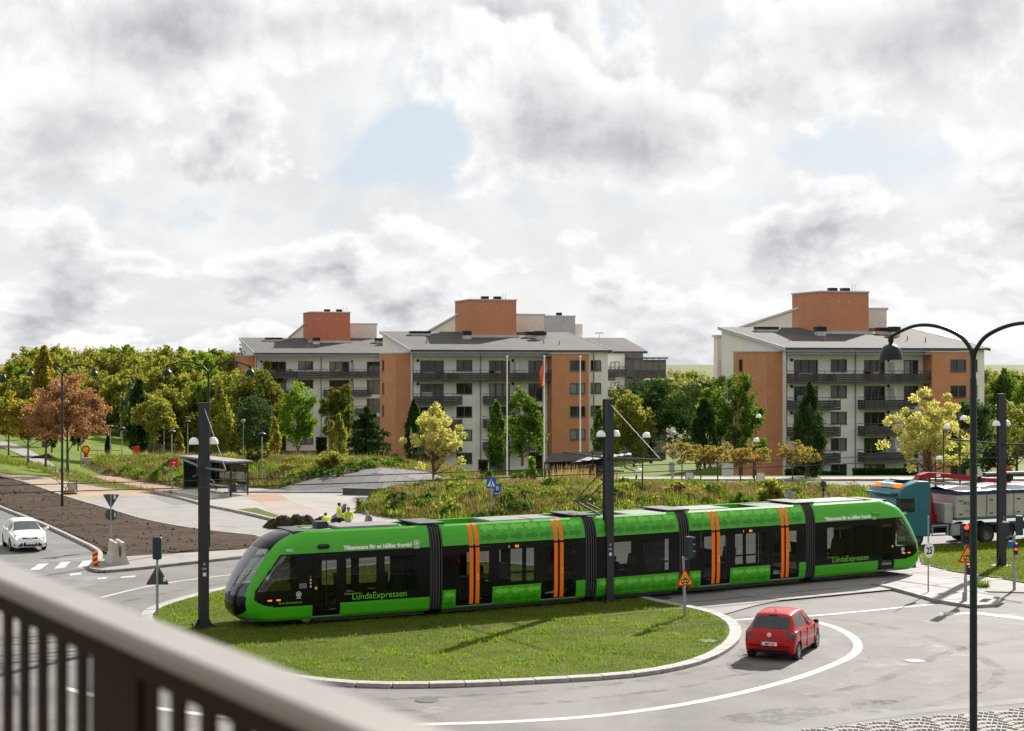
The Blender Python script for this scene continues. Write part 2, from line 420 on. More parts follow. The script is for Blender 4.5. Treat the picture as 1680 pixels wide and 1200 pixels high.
# asphalt
road_px = [(-900, 760), (-400, 775), (-60, 812), (0, 836), (70, 864), (130, 892), (155, 906), (150, 930), (400, 910), (560, 880), (720, 874), (1000, 872), (1290, 846), (1420, 828), (1500, 806), (1700, 800), (2300, 800), (2500, 900), (3000, 1300), (2800, 2000), (-800, 2000), (-1600, 1200)]
sheet('road', road_px, .004, M['asphalt'])
sheet('side_road', [(-300, 782), (-60, 813), (0, 837), (70, 865), (130, 893), (154, 905), (166, 917), (150, 933), (210, 946), (150, 962), (60, 975), (-200, 985), (-600, 900)], .008, M['asphalt_dark'])
sheet('road_back', [(1420, 826), (1500, 806), (1700, 800), (2300, 800), (2300, 835), (1700, 880), (1500, 896), (1470, 900), (1380, 890), (1290, 850)], .008, M['asphalt'])
# concrete and works on the upper left
sheet('bus_lane', [(-200, 730), (0, 768), (100, 790), (200, 805), (262, 812), (345, 832), (420, 850), (480, 866), (560, 882), (430, 884), (340, 873), (250, 858), (180, 838), (105, 816), (0, 783), (-200, 742)], .008, M['concrete'])
sheet('sand_strip', [(-200, 731), (0, 768), (60, 780), (130, 795), (180, 803), (240, 806), (258, 812), (222, 815), (190, 818), (150, 819), (120, 819), (105, 815), (0, 782), (-200, 740)], .012, M['sand'])
sheet('paving', [(262, 811), (300, 803), (370, 801), (420, 802), (480, 808), (640, 812), (660, 822), (640, 838), (700, 850), (860, 872), (640, 884), (560, 876), (470, 857), (430, 849), (380, 839), (345, 832)], .05, M['plaza'])
sheet('paving_rose', [(397, 815), (455, 811), (475, 822), (426, 826)], .056, M['redpath'])
sheet('paving_pink', [(426, 826), (474, 822), (530, 842), (500, 852), (450, 844)], .056, M['rosepave'])
sheet('verge', [(386, 838), (420, 835), (458, 848), (442, 853)], .07, M['island_turf'])
sheet('red_path', [(76, 763), (100, 758), (140, 760), (180, 774), (260, 794), (330, 804), (400, 801), (420, 803), (385, 806), (300, 813), (240, 803), (180, 790), (130, 776)], .012, M['redpath'])
sheet('works_patch', [(245, 815), (305, 813), (330, 826), (285, 829)], .0125, M['asphalt_band'])
sheet('soil_bed', [(-200, 742), (0, 783), (60, 800), (105, 816), (180, 838), (250, 858), (340, 873), (430, 884), (450, 897), (395, 905), (195, 917), (166, 906), (130, 890), (70, 862), (0, 834), (-100, 800), (-300, 770)], .10, M['soil'])
sheet('sidewalk', [(166, 921), (195, 917), (400, 904), (530, 893), (530, 905), (400, 917), (200, 938), (160, 939), (151, 933)], .10, M['paving'])
# park on the left
drape('lawn', px([(-200, 716), (-200, 765), (0, 766), (70, 775), (120, 760), (180, 752), (330, 752), (420, 752)]) + [Vector((-38, 172, 0)), Vector((-36, 232, 0)), Vector((-110, 240, 0))], M['lawn'], .03)
drape('park_path', px([(-100, 716), (0, 727), (60, 737), (110, 746), (170, 751), (183, 756), (140, 757), (100, 751), (40, 741), (0, 735), (-100, 724)]), M['concrete'], .07)
drape('park_path', px([(205, 735), (230, 738), (320, 739), (400, 744), (400, 748), (300, 745), (215, 741)]), M['concrete'], .07)
drape('lawn', [Vector(p + (0,)) for p in ((-33, 141), (-10, 141), (6, 141), (70, 141), (90, 175), (90, 215), (20, 240), (-33, 250))], M['lawn'], .03)
drape('street', [Vector(p + (0,)) for p in ((6, 121), (80, 121), (110, 121), (110, 135), (6, 135))], M['asphalt'], .012)
drape('footway', [Vector(p + (0,)) for p in ((6, 136.4), (110, 136.4), (110, 140), (6, 140))], M['paving'], .06)
# tramway crossing, traffic island and turf on the right
sheet('track_turf', [(1506, 902), (1700, 884), (2300, 840), (2400, 990), (1900, 1000), (1700, 962), (1640, 951), (1560, 939), (1512, 927)], .07, M['island_turf'])
sheet('traffic_island', [(1430, 962), (1500, 946), (1560, 955), (1640, 984), (1634, 994), (1592, 997), (1540, 989), (1490, 975)], .11, M['kerb_dark'])
sheet('footway_right', [(1512, 928), (1560, 940), (1640, 952), (1700, 963), (1900, 1001), (1860, 1012), (1690, 974), (1610, 972), (1560, 953), (1500, 944), (1495, 936)], .05, M['concrete'])

# roundabout island
island_px = [(1120, 998), (1165, 1008), (1196, 1022), (1207, 1042), (1192, 1064), (1145, 1088), (1050, 1108), (900, 1119), (700, 1127), (560, 1124), (430, 1106), (310, 1070), (248, 1030), (246, 1006), (300, 986), (382, 966), (480, 946), (640, 928), (800, 926), (930, 940), (1040, 980)]
island = catmull(px(island_px), 5, True)
drape('island_turf', island, M['island_turf'], .10)

stone_me = None
def kerb_line(name, pts, w=.22, h=.13, L=1.0, mat=None, closed=False, z=0.0, skip=None):
    """a bed with single kerb stones laid along a ground line"""
    mat = mat or M['kerb']
    if closed: pts = pts + [pts[0]]
    cum = [0]
    for a, b in zip(pts, pts[1:]): cum.append(cum[-1] + (b - a).length)
    def at(s):
        for i in range(len(pts) - 1):
            if s <= cum[i + 1] or i == len(pts) - 2:
                t = (s - cum[i]) / max(1e-6, cum[i + 1] - cum[i]); return pts[i].lerp(pts[i + 1], t)
    bed = ribbon(name, [p.copy() for p in pts], w * .7, z + h * .55, M['kerb_dark'])
    mb = MB(); mb.box((-L / 2 + .008, -w / 2, 0), (L / 2 - .008, w / 2, h), bev=.012); proto = None
    n = int(cum[-1] / L)
    for k in range(n):
        a = at(k * L); b = at((k + 1) * L); c = (a + b) / 2
        if skip and skip(c): continue
        if proto is None:
            proto = mb.build('kerb_stone', mat, bed); o = proto
        else:
            o = proto.copy(); COL.objects.link(o)
        o.location = (c.x, c.y, z + rng.uniform(-.006, .004)); o.rotation_euler = (0, 0, math.atan2(b.y - a.y, b.x - a.x) + rng.normal() * .006)
        o.scale = ((b - a).length / L, 1, 1)
    return bed
kerb_line('kerb', island, w=.42, h=.125, L=1.05, closed=True, skip=lambda c: False)
kerb_line('kerb', catmull(px([(-260, 769), (-60, 808), (0, 834), (70, 862), (130, 890), (156, 903), (165, 913), (160, 924)]), 4), w=.22, h=.15)
kerb_line('kerb', catmull(px([(-200, 741), (0, 783), (60, 800), (105, 816), (180, 838), (250, 858), (340, 873), (440, 884)]), 3), w=.16, h=.14, L=1.2)
kerb_line('kerb', catmull(px([(166, 921), (156, 928), (150, 934), (160, 940), (200, 938), (330, 924), (420, 914), (540, 904)]), 4), w=.25, h=.14, mat=M['kerb_dark'])
kerb_line('kerb', catmull(px([(255, 809), (300, 820), (345, 832), (380, 839), (430, 850), (480, 862)]), 3), w=.25, h=.16, L=1.2)
kerb_line('kerb', px([(1440, 962), (1490, 975), (1540, 989), (1592, 998), (1632, 996), (1641, 985)]), w=.2, h=.13)
kerb_line('kerb', [Vector((6, 135.7, 0)), Vector((95, 135.7, 0))], w=.3, h=.16, L=3)

# lane paint, and one white streak for road glare
ribbon('lane_line_and_glare', catmull(px([(100, 1128), (230, 1158), (400, 1180), (560, 1189), (690, 1189), (850, 1184), (1000, 1173), (1150, 1151), (1280, 1121), (1365, 1092), (1404, 1070), (1403, 1050), (1375, 1032), (1335, 1020), (1300, 1014)]), 8), .30, .009, M['line'])
ribbon('lane_line_and_glare', catmull(px([(1190, 1019), (1260, 1014), (1330, 1011), (1400, 1005), (1470, 998), (1532, 992)]), 4), .24, .009, M['line'])
ribbon('lane_line_and_glare', catmull(px([(165, 981), (250, 961), (340, 948), (400, 941), (520, 925), (640, 915)]), 6), .16, .009, M['line'])
ribbon('lane_line_and_glare', px([(1545, 1008), (1600, 1006), (1700, 1018)]), .5, .009, M['line'])  # bright glare on the road painted in as a white strip, not a lane marking
for (a, b, c, d) in (((57, 937), (80, 926), (66, 937), (44, 948)), ((92, 933), (116, 923), (106, 933), (90, 933)),):
    pass
for q in ([(40, 946), (78, 935), (66, 948), (30, 958)], [(91, 934), (117, 924), (107, 933), (90, 934)], [(128, 931), (152, 921), (143, 930), (127, 932)]): pass
for q in ([(64, 926), (80, 925), (66, 935), (48, 936)], [(100, 923), (116, 922), (106, 932), (89, 934)], [(136, 921), (151, 920), (143, 931), (127, 932)]):
    sheet('crossing_mark', q, .013, M['line'])
for q in ([(114, 942), (133, 940), (134, 943), (115, 945)], [(160, 949), (175, 947.5), (175, 950), (160, 951)], [(198, 947), (222, 945), (222, 947.5), (198, 949)]):
    sheet('dash_mark', q, .013, M['line'])
ribbon('speed_table_edge', px([(60, 924), (110, 919), (155, 914)]), .35, .014, M['concrete'])

# concrete slabs of the crossing (each its own piece) and rails
N_px = [(395, 1029), (716, 1006), (970, 985), (1123, 971.5), (1330, 953), (1497, 938)]
NEAR = [G(a, b, .22) for a, b in N_px]
for p in NEAR: p.z = 0
line = [NEAR[0] - (NEAR[1] - NEAR[0]).normalized() * 30] + NEAR + [NEAR[-1] + (NEAR[-1] - NEAR[-2]).normalized() * 45]
# continue the curve gently at both ends
line[0] = NEAR[0] + Vector((-math.cos(R(22)), -math.sin(R(22)), 0)) * 30
line = catmull(line, 6)
centre = offset_line(line, 1.325)
def along(pts, x0, x1): return [p for p in pts if x0 <= p.x <= x1]
bed = sheet('tram_crossing', [(1048, 986), (1140, 971), (1300, 950), (1450, 925), (1512, 925), (1500, 946), (1440, 960), (1380, 970), (1300, 983), (1240, 995), (1190, 1009), (1165, 1007), (1120, 998)], .045, M['concrete'])
slab_c = surf('slab_concrete', (.20, .193, .184), (.245, .236, .224), 1.1, .85, fine=(25, .08), stain=(.15, .142, .13), sscale=.8, slo=.58, shi=.72)
cl = along(centre, 7.5, 17.5)
lens = [0]
for a, b in zip(cl, cl[1:]): lens.append(lens[-1] + (b - a).length)
def at_len(pts, cum, s):
    for i in range(len(pts) - 1):
        if s <= cum[i + 1] or i == len(pts) - 2: return pts[i].lerp(pts[i + 1], (s - cum[i]) / max(1e-6, cum[i + 1] - cum[i]))
slab = None
for off in (0.0, -1.45, -2.6, -3.75):
    k = 0.0
    start = {0.0: 0, -1.45: .2, -2.6: -.0, -3.75: .4, -4.9: 1.0}[off]
    k = start
    while k + 2.1 < lens[-1]:
        a = at_len(cl, lens, k); b = at_len(cl, lens, k + 2.1); t = (b - a).normalized(); c = (a + b) / 2 + Vector((-t.y, t.x, 0)) * off
        if slab is None:
            mb = MB(); mb.box((-1.04, -.55, 0), (1.04, .55, .018), bev=.006); slab = mb.build('slab', slab_c, bed); o = slab
        else:
            o = slab.copy(); COL.objects.link(o)
        o.location = (c.x, c.y, .047 + rng.uniform(-.004, .002)); o.rotation_euler = (0, 0, math.atan2(t.y, t.x)); k += 2.12
for off, nm in ((.0, 'rail_track'), (-3.55, 'rail_track')):
    for g in (.7175, -.7175):
        pts = offset_line(centre, off + g)
        mb = MB(); a = offset_line(pts, .035); b = offset_line(pts, -.035); n = len(pts); zt = .115
        mb.add([Vector((p.x, p.y, zt - .045 * sstep(p.x, 6.0, 7.4) + .0 * sstep(p.x, 18, 20))) for p in a + b], [(i, i + 1, n + i + 1, n + i) for i in range(n - 1)])
        o = mb.build('rail', surf('rail_steel', (.10, .085, .075), (.16, .14, .13), 3, .45, .6)); struct(o)
        # worn bare earth beside the rail in the turf
        rb = [p for p in offset_line(centre, off + g + .09) if p.x < 6.3]
        mb = MB(); a = []; b = []
        for i, p in enumerate(rb):
            a.append(p)
        wv = [.05 + .09 * abs(math.sin(i * 1.7) * math.sin(i * .6 + g)) for i in range(len(rb))]
        A = offset_line(rb, .02); B = [q0 + (q1 - q0) * 1.0 for q0, q1 in zip(rb, [p + (p - q) for p, q in zip(rb, A)])]
        n = len(rb); Bv = []
        for i, p in enumerate(rb):
            t = rb[min(i + 1, n - 1)] - rb[max(i - 1, 0)]; t.normalize(); Bv.append(p - Vector((-t.y, t.x, 0)) * wv[i])
        mb.add([Vector((p.x, p.y, .108)) for p in A + Bv], [(i, i + 1, n + i + 1, n + i) for i in range(n - 1)])
        struct(mb.build('bare_earth', M['soil_heap']))

# asphalt band and cobbles at the lower right
ribbon('road_repair', catmull(px([(1080, 1224), (1300, 1196), (1480, 1170), (1680, 1150), (1900, 1128)]), 4), .55, .009, M['asphalt_band'])
def cobbles():
    """small setts laid in fans on the verge by the balcony"""
    edge = catmull(px([(1150, 1228), (1330, 1198), (1480, 1182), (1680, 1164), (1900, 1142)]), 6)
    e2 = [Vector((p.x, p.y - 2.4, 0)) for p in edge]
    drape('cobble_verge', edge + e2[::-1], M['paving'], .02)
    V = []; Q = []; rn = []; b = 0
    def inside(x, y):
        for p, q in zip(edge, edge[1:]):
            if p.x <= x <= q.x or q.x <= x <= p.x:
                t = (x - p.x) / (q.x - p.x); ye = p.y + (q.y - p.y) * t; return ye - 2.3 < y < ye - .03
        return False
    for cx in np.arange(3, 20, .95):
        for cyy in np.arange(36, 56, .42):
            for r in (.5,):
                for a in np.linspace(R(20), R(160), 9):
                    x = cx + r * math.cos(a) * .98; y = cyy + r * math.sin(a)
                    if not inside(x, y): continue
                    w = .062 * rng.uniform(.8, 1.05); h = .045 * rng.uniform(.9, 1.3); ca, sa = math.cos(a - R(90)), math.sin(a - R(90))
                    zz = .02 + h * .8
                    o = [(-w, -w * .8), (w, -w * .8), (w, w * .8), (-w, w * .8)]
                    for z, k in ((.015, 1.05), (zz, .82)):
                        for u, v in o: V.append((x + (u * ca - v * sa) * k, y + (u * sa + v * ca) * k, z))
                    Q += [(b + 4, b + 5, b + 6, b + 7), (b, b + 1, b + 5, b + 4), (b + 1, b + 2, b + 6, b + 5), (b + 2, b + 3, b + 7, b + 6), (b + 3, b, b + 4, b + 7)]; b += 8
    o = np_mesh('cobbles', np.array(V), quads=np.array(Q), mats=[M['kerb']]); o['kind'] = 'stuff'
    tag(o, 'pale grey cobbles laid in fans along the road edge', 'cobbles')
cobbles()

# worn tracks, stains, covers
def wornmat(name, col, sc, lo, hi, amt, rough=.8):
    """patchy mark with the road showing through"""
    m = bpy.data.materials.new(name); m.use_nodes = True; t = NT(m.node_tree); b = t.n['Principled BSDF']; b.inputs['Base Color'].default_value = (*col, 1); b.inputs['Roughness'].default_value = rough; b.inputs['Specular IOR Level'].default_value = .25
    tc = t.new('ShaderNodeTexCoord'); n = t.new('ShaderNodeTexNoise', i_Scale=sc, i_Detail=7, i_Roughness=.65); t.link(tc.outputs['Object'], n.inputs['Vector'])
    t.link(t.ss(n.outputs['Fac'], lo, hi, 0, amt), b.inputs['Alpha']); return m
W1 = wornmat('tyre_wear', (.075, .07, .066), 1.1, .42, .68, .38); W2 = wornmat('oil_stain', (.035, .032, .03), 1.6, .42, .62, .85, .6); W3 = wornmat('pale_wear', (.26, .25, .24), .6, .42, .70, .75); W4 = wornmat('rust_wear', (.20, .15, .11), 1.3, .45, .68, .6)
ribbon('tyre_track', catmull(px([(430, 1172), (800, 1160), (1050, 1138), (1260, 1100), (1420, 1085)]), 8), .35, .0075, W1)
ribbon('tyre_track', catmull(px([(500, 1152), (800, 1140), (1030, 1120), (1190, 1090), (1230, 1075)]), 8), .35, .0075, W1)
ribbon('tyre_track', catmull(px([(1345, 1012), (1480, 1034), (1590, 1070), (1640, 1110), (1560, 1150), (1400, 1185)]), 8), .45, .0075, W1)
ribbon('tyre_track', catmull(px([(1300, 1150), (1440, 1118), (1560, 1070), (1700, 1040)]), 8), .4, .0075, W1)
ribbon('tyre_track', catmull(px([(150, 1000), (280, 972), (420, 950), (560, 932)]), 6), .4, .0075, W1)
ribbon('skid_mark', catmull(px([(1395, 1052), (1424, 1072), (1420, 1090), (1390, 1108), (1350, 1120)]), 6), .05, .0085, W2)
for q, w in (([(1180, 1178), (1290, 1162), (1395, 1165), (1330, 1178), (1270, 1190)], W2), ([(1395, 1152), (1470, 1150), (1490, 1172), (1430, 1170)], W2), ([(1380, 1160), (1480, 1143), (1500, 1147), (1400, 1165)], W4),
             ([(1380, 1040), (1560, 1060), (1600, 1110), (1420, 1150), (1300, 1130), (1420, 1090)], W3), ([(1180, 1010), (1220, 1050), (1190, 1090), (1230, 1100), (1250, 1020)], W1), ([(1420, 1000), (1560, 1000), (1680, 1010), (1680, 1030), (1480, 1020)], W3), ([(560, 1150), (760, 1148), (900, 1140), (860, 1165), (600, 1175)], W3)):
    sheet('road_stain', q, .0068, w, smooth=5)
def manhole(px_, py_, z, label, r=.34):
    b = G(px_, py_); o = empty('manhole_cover', (b.x, b.y, z)); tag(o, label, 'manhole cover', 'manhole covers')
    iron = surf('cast_iron', (.05, .048, .046), (.08, .076, .072), 8, .6, .3)
    mb = MB(); mb.lathe([(r, 0), (r, .008), (r * .9, .010), (r * .9, .006), (.001, .006)], n=24); mb.build('frame', iron, o); mb = MB(); mb.lathe([(r * .88, .004), (r * .86, .012), (.001, .012)], n=24); mb.build('lid', iron, o)
manhole(1500, 1085, .008, 'round iron cover in the pale asphalt near the lamp post'); manhole(700, 1150, .008, 'round iron cover in the ring road below the island'); manhole(1160, 1057, .11, 'round iron cover in the grass by the island kerb'); manhole(1088, 984, .068, 'round iron cover on the concrete crossing beside the tram')
# rough dug soil with clods on the bed
def soil_relief():
    poly = [(p.x, p.y) for p in px([(-60, 772), (0, 783), (60, 800), (105, 816), (180, 838), (250, 858), (340, 873), (430, 884), (450, 897), (395, 905), (195, 917), (166, 906), (130, 890), (70, 862), (0, 834), (-60, 812)])]
    step = .30; xs = np.arange(min(p[0] for p in poly), max(p[0] for p in poly), step); ys = np.arange(min(p[1] for p in poly), max(p[1] for p in poly), step)
    X, Y = np.meshgrid(xs, ys); D = poly_dist(X, Y, poly)
    Z = .105 + np.clip(D / .6, 0, 1) * (.05 + .05 * np.sin(X * .9 + 2 * np.sin(Y * .5)) * np.cos(Y * 1.1 + X * .3) + .035 * np.sin(X * 2.3 + Y * 3.1) * np.sin(Y * 2.7) + rng.normal(size=X.shape) * .022)
    X2 = X + rng.normal(size=X.shape) * .05; Y2 = Y + rng.normal(size=X.shape) * .05
    nx = len(xs); j, i = np.meshgrid(np.arange(len(ys) - 1), np.arange(nx - 1), indexing='ij'); a = j * nx + i; ok = np.minimum.reduce([D[:-1, :-1], D[1:, :-1], D[:-1, 1:], D[1:, 1:]]) > .12
    q = np.stack([a, a + 1, a + nx + 1, a + nx], -1)[ok]; used, inv = np.unique(q, return_inverse=True)
    o = np_mesh('soil_surface', np.stack([X2, Y2, Z], -1).reshape(-1, 3)[used], quads=inv.reshape(-1, 4), mats=[M['soil']]); struct(o)
    n = 1700; cx = rng.uniform(xs[0], xs[-1], n * 3); cy_ = rng.uniform(ys[0], ys[-1], n * 3); k = poly_dist(cx, cy_, poly) > .3; cx, cy_ = cx[k][:n], cy_[k][:n]; m = len(cx)
    base = np.array([(1, 0, 0), (-.5, .87, 0), (-.5, -.87, 0), (0, 0, .9), (.2, .3, -.5)]); r = rng.uniform(.03, .085, m) * (rng.random(m) ** 1.5 + .4)
    V = (base[None] * r[:, None, None] * rng.uniform(.6, 1.3, (m, 5, 3))) + np.stack([cx, cy_, np.full(m, .17)], -1)[:, None, :]
    T = np.array([(0, 1, 3), (1, 2, 3), (2, 0, 3), (0, 4, 1), (1, 4, 2), (2, 4, 0)])[None] + (np.arange(m) * 5)[:, None, None]
    o = np_mesh('soil_clods', V.reshape(-1, 3), tris=T.reshape(-1, 3), mats=[M['soil']]); o['kind'] = 'stuff'; tag(o, 'loose clods of earth scattered over the soil bed', 'soil')

# ------------------------------------------------------------------ planted banks
def poly_dist(X, Y, poly):
    """signed distance, positive inside"""
    x = np.array([p[0] for p in poly]); y = np.array([p[1] for p in poly]); d2 = np.full(X.shape, 1e18); ins = np.zeros(X.shape, bool); n = len(poly)
    for i in range(n):
        j = (i + 1) % n; ex, ey = x[j] - x[i], y[j] - y[i]
        t = np.clip(((X - x[i]) * ex + (Y - y[i]) * ey) / (ex * ex + ey * ey + 1e-12), 0, 1)
        d2 = np.minimum(d2, (X - x[i] - t * ex) ** 2 + (Y - y[i] - t * ey) ** 2)
        c = ((y[i] > Y) != (y[j] > Y)) & (X < (x[j] - x[i]) * (Y - y[i]) / (y[j] - y[i] + 1e-12) + x[i]); ins ^= c
    return np.where(ins, 1, -1) * np.sqrt(d2)
soil_relief()
def lump(X, Y, s, a): return a * (np.sin(X * s + 1.3 * np.sin(Y * s * .7)) * np.cos(Y * s * 1.1 + .8 * np.sin(X * s * .6)))
class Bank:
    def __init__(s, poly, hmax, width): s.poly = poly; s.h = hmax; s.w = width
    def z(s, X, Y):
        X = np.asarray(X, float); Y = np.asarray(Y, float)
        d = poly_dist(X, Y, s.poly); t = np.clip(d / s.w, 0, 1)
        return np.where(d > 0, s.h * (t * (1.6 - .6 * t)) / 1.0 + .05 + (lump(X, Y, .45, .10) + lump(X, Y, 1.3, .05)) * np.clip(d / 2, 0, 1), -.25)
    def build(s, name, mat, step=.7):
        xs = np.arange(min(p[0] for p in s.poly) - 1, max(p[0] for p in s.poly) + 1, step); ys = np.arange(min(p[1] for p in s.poly) - 1, max(p[1] for p in s.poly) + 1, step)
        X, Y = np.meshgrid(xs, ys); Z = s.z(X, Y); D = poly_dist(X, Y, s.poly)
        v = np.stack([X, Y, Z], -1).reshape(-1, 3); nx = len(xs)
        j, i = np.meshgrid(np.arange(len(ys) - 1), np.arange(nx - 1), indexing='ij')
        a = j * nx + i; ok = (np.maximum.reduce([D[:-1, :-1], D[1:, :-1], D[:-1, 1:], D[1:, 1:]]) > 0)
        q = np.stack([a, a + 1, a + nx + 1, a + nx], -1)[ok]
        used, inv = np.unique(q, return_inverse=True)
        o = np_mesh(name, v[used], quads=inv.reshape(-1, 4), mats=[mat], smooth=True); struct(o); return o
    def scatter(s, n, ok=None, margin=.3):
        x0, x1 = min(p[0] for p in s.poly), max(p[0] for p in s.poly); y0, y1 = min(p[1] for p in s.poly), max(p[1] for p in s.poly)
        X = rng.uniform(x0, x1, n * 3); Y = rng.uniform(y0, y1, n * 3); D = poly_dist(X, Y, s.poly); k = D > margin
        if ok is not None: k &= ok(X, Y)
        X, Y = X[k][:n], Y[k][:n]; return np.stack([X, Y, s.z(X, Y)], -1)
fr = px([(574, 843), (640, 853), (720, 863), (850, 867), (1000, 863), (1150, 853), (1290, 839), (1430, 825)])
bank2 = Bank([(p.x, p.y) for p in fr] + [(33, 121), (20, 119.5), (0, 119.5), (-8, 121.5), (-10.4, 117), (-9.7, 111)], 1.4, 8.5)
bank2.build('planted_bank', M['bank'])
fr = px([(146, 763), (200, 785), (260, 796), (330, 804.5), (400, 802), (440, 803), (480, 806), (560, 809), (645, 811)])
bank1 = Bank([(p.x, p.y) for p in fr] + [(-5, 126), (-2, 136), (-4, 146), (-20, 149), (-32, 158), (-42, 166)], 1.75, 13)
bank1.build('planted_bank', M['bank'])
# ------------------------------------------------------------------ the tram
M['tgreen'] = surf('tram_green', (.052, .36, .010), rough=.3, spec=.3, coat=.15)
M['tgreen_l'] = surf('tram_green_light', (.15, .52, .055), rough=.3, spec=.3, coat=.1)
M['tgreen_d'] = surf('tram_green_dark', (.028, .22, .006), rough=.3, spec=.3, coat=.1)
M['tblack'] = surf('tram_black', (.005, .005, .006), rough=.15, spec=.2)
M['tglass'] = glassmat('tram_glass', (.42, .44, .43), base=.0, ior=1.33)
M['tglass_front'] = glassmat('windscreen_glass', (.50, .55, .53), base=.05)
M['tinner'] = surf('tram_interior', (.035, .035, .037), rough=.7)
M['tfloor'] = surf('tram_floor', (.06, .06, .062), rough=.7)
M['orange'] = surf('orange_vinyl', (.80, .175, .008), rough=.4)
M['bellow'] = surf('bellows_rubber', (.016, .016, .017), rough=.55)
M['bellow_highlight'] = surf('bellows_highlight_rib', (.10, .10, .102), rough=.45)
M['roofbox'] = surf('roof_unit_grey', (.13, .128, .125), (.17, .166, .162), 2, .6, fine=(12, .1))
M['roofdark'] = surf('roof_dark', (.03, .03, .032), (.05, .05, .05), 2, .6)
M['steel'] = surf('steel', (.45, .45, .45), rough=.35, metal=.8)
M['amber'] = emit('amber_lamp', (.95, .22, .02), .25)
M['led'] = emit('led_amber', (1.0, .35, .03), .5)
M['btn'] = surf('button_yellow', (.75, .45, .03), rough=.4)

PROF = [(.20, 1.20), (.30, 1.275), (.6, 1.315), (1.0, 1.325), (2.2, 1.325), (2.55, 1.31), (2.8, 1.275), (3.0, 1.215), (3.15, 1.14), (3.27, 1.045), (3.34, .95)]
def prof(z):
    for (a, ya), (b, yb) in zip(PROF, PROF[1:]):
        if z <= b: return ya + (yb - ya) * (z - a) / (b - a) if z >= a else ya
    return PROF[-1][1]
_t1 = bpy.data.curves.new('tmp', 'FONT')
def text_mesh(s, size, bold=0.0, width=1.0):
    """flat triangulated lettering: vertices (x, y) and faces"""
    c = bpy.data.curves.new('tmp_text', 'FONT'); c.body = s; c.size = size; c.offset = bold; c.resolution_u = 3
    o = bpy.data.objects.new('tmp_text', c); COL.objects.link(o)
    me = bpy.data.meshes.new_from_object(o)
    v = [(p.co.x * width, p.co.y) for p in me.vertices]; f = [tuple(p.vertices) for p in me.polygons]
    bpy.data.objects.remove(o); bpy.data.meshes.remove(me); bpy.data.curves.remove(c)
    return v, f

class Frame:
    def __init__(s, i):
        s.O = NEAR[i]; e = NEAR[i + 1]; s.L = (e - s.O).length; s.t = (e - s.O).normalized(); s.rz = math.atan2(s.t.y, s.t.x)
        s.C = s.O + Vector((-s.t.y, s.t.x, 0)) * 1.325
    def s_px(s, p):
        k = (p - 840) / F; return (k * s.O.y - s.O.x) / (s.t.x - k * s.t.y)
FR = [Frame(i) for i in range(5)]
TRAM_LOC = FR[2].C.copy(); TRAM_LOC.z = .12
tram = empty('tram', TRAM_LOC)
tag(tram, 'long green and black articulated tram curving across the roundabout', 'tram')
def put(mb, name, fr, mat=None, parent=None, smooth=False, bevel=0.0):
    o = mb.build(name, mat, parent or tram, smooth=smooth, bevel=bevel)
    if parent is None or parent is tram:
        d = fr.C - TRAM_LOC; d.z = 0; o.location = d; o.rotation_euler = (0, 0, fr.rz)
    return o
def cells(mb, x0, x1, z0, z1, side, holes=(), off=0.0, mat=None, zmax=.25):
    xs = {x0, x1}; zs = {z0, z1} | {z for z, _ in PROF if z0 < z < z1}
    for h in holes:
        xs |= {x for x in (h[0], h[1]) if x0 < x < x1}; zs |= {z for z in (h[2], h[3]) if z0 < z < z1}
    xs = sorted(xs); zs = sorted(zs)
    for a, b in zip(xs, xs[1:]):
        for c, d in zip(zs, zs[1:]):
            mx, mz = (a + b) / 2, (c + d) / 2
            if any(h[0] < mx < h[1] and h[2] < mz < h[3] for h in holes): continue
            mb.add([(a, side * (prof(c) + off), c), (b, side * (prof(c) + off), c), (b, side * (prof(d) + off), d), (a, side * (prof(d) + off), d)], [(0, 1, 2, 3)], mat)
def decal(mb, verts, faces, side=-1, off=.006, mat=None):
    mb.add([(x, side * (prof(z) + off), z) for x, z in verts], faces, mat)
def arrows(mbl, mbd, x0, x1, z0, z1, n):
    """print of light and dark arrow heads in two rows"""
    w = (x1 - x0) / n; zm = (z0 + z1) / 2
    def poly(mb, pts):
        pz = [p[1] for p in pts]; zs = [min(pz) + (max(pz) - min(pz)) * k / 4 for k in range(5)]
        # slice into bands so that it follows the curved shoulder
        for c, d in zip(zs, zs[1:]):
            def xr(z):
                xs = []
                for (ax, az), (bx, bz) in zip(pts, pts[1:] + pts[:1]):
                    if (az - z) * (bz - z) <= 0 and abs(az - bz) > 1e-9: xs.append(ax + (bx - ax) * (z - az) / (bz - az))
                return (min(xs), max(xs)) if len(xs) >= 2 else None
            a, b = xr(c + 1e-4), xr(d - 1e-4)
            if a and b: decal(mb, [(a[0], c), (a[1], c), (b[1], d), (b[0], d)], [(0, 1, 2, 3)])
    h = (z1 - z0) / 2
    for k in range(n):
        xa = x0 + k * w
        for up in (1, 0):
            lo, hi = (zm + .01, z1 - .01) if up else (z0 + .01, zm - .01); c = (lo + hi) / 2; q = (hi - lo) * .24
            mb = MB()
            if up: poly(mb, [(xa + .02 * w, c), (xa + .48 * w, hi), (xa + .48 * w, lo)]); poly(mb, [(xa + .48 * w, c - q), (xa + .97 * w, c - q), (xa + .97 * w, c + q), (xa + .48 * w, c + q)])
            else: poly(mb, [(xa + .98 * w, c), (xa + .52 * w, hi), (xa + .52 * w, lo)]); poly(mb, [(xa + .03 * w, c - q), (xa + .52 * w, c - q), (xa + .52 * w, c + q), (xa + .03 * w, c + q)])
            if mb.v: (mbl if up else mbd).append(mb)

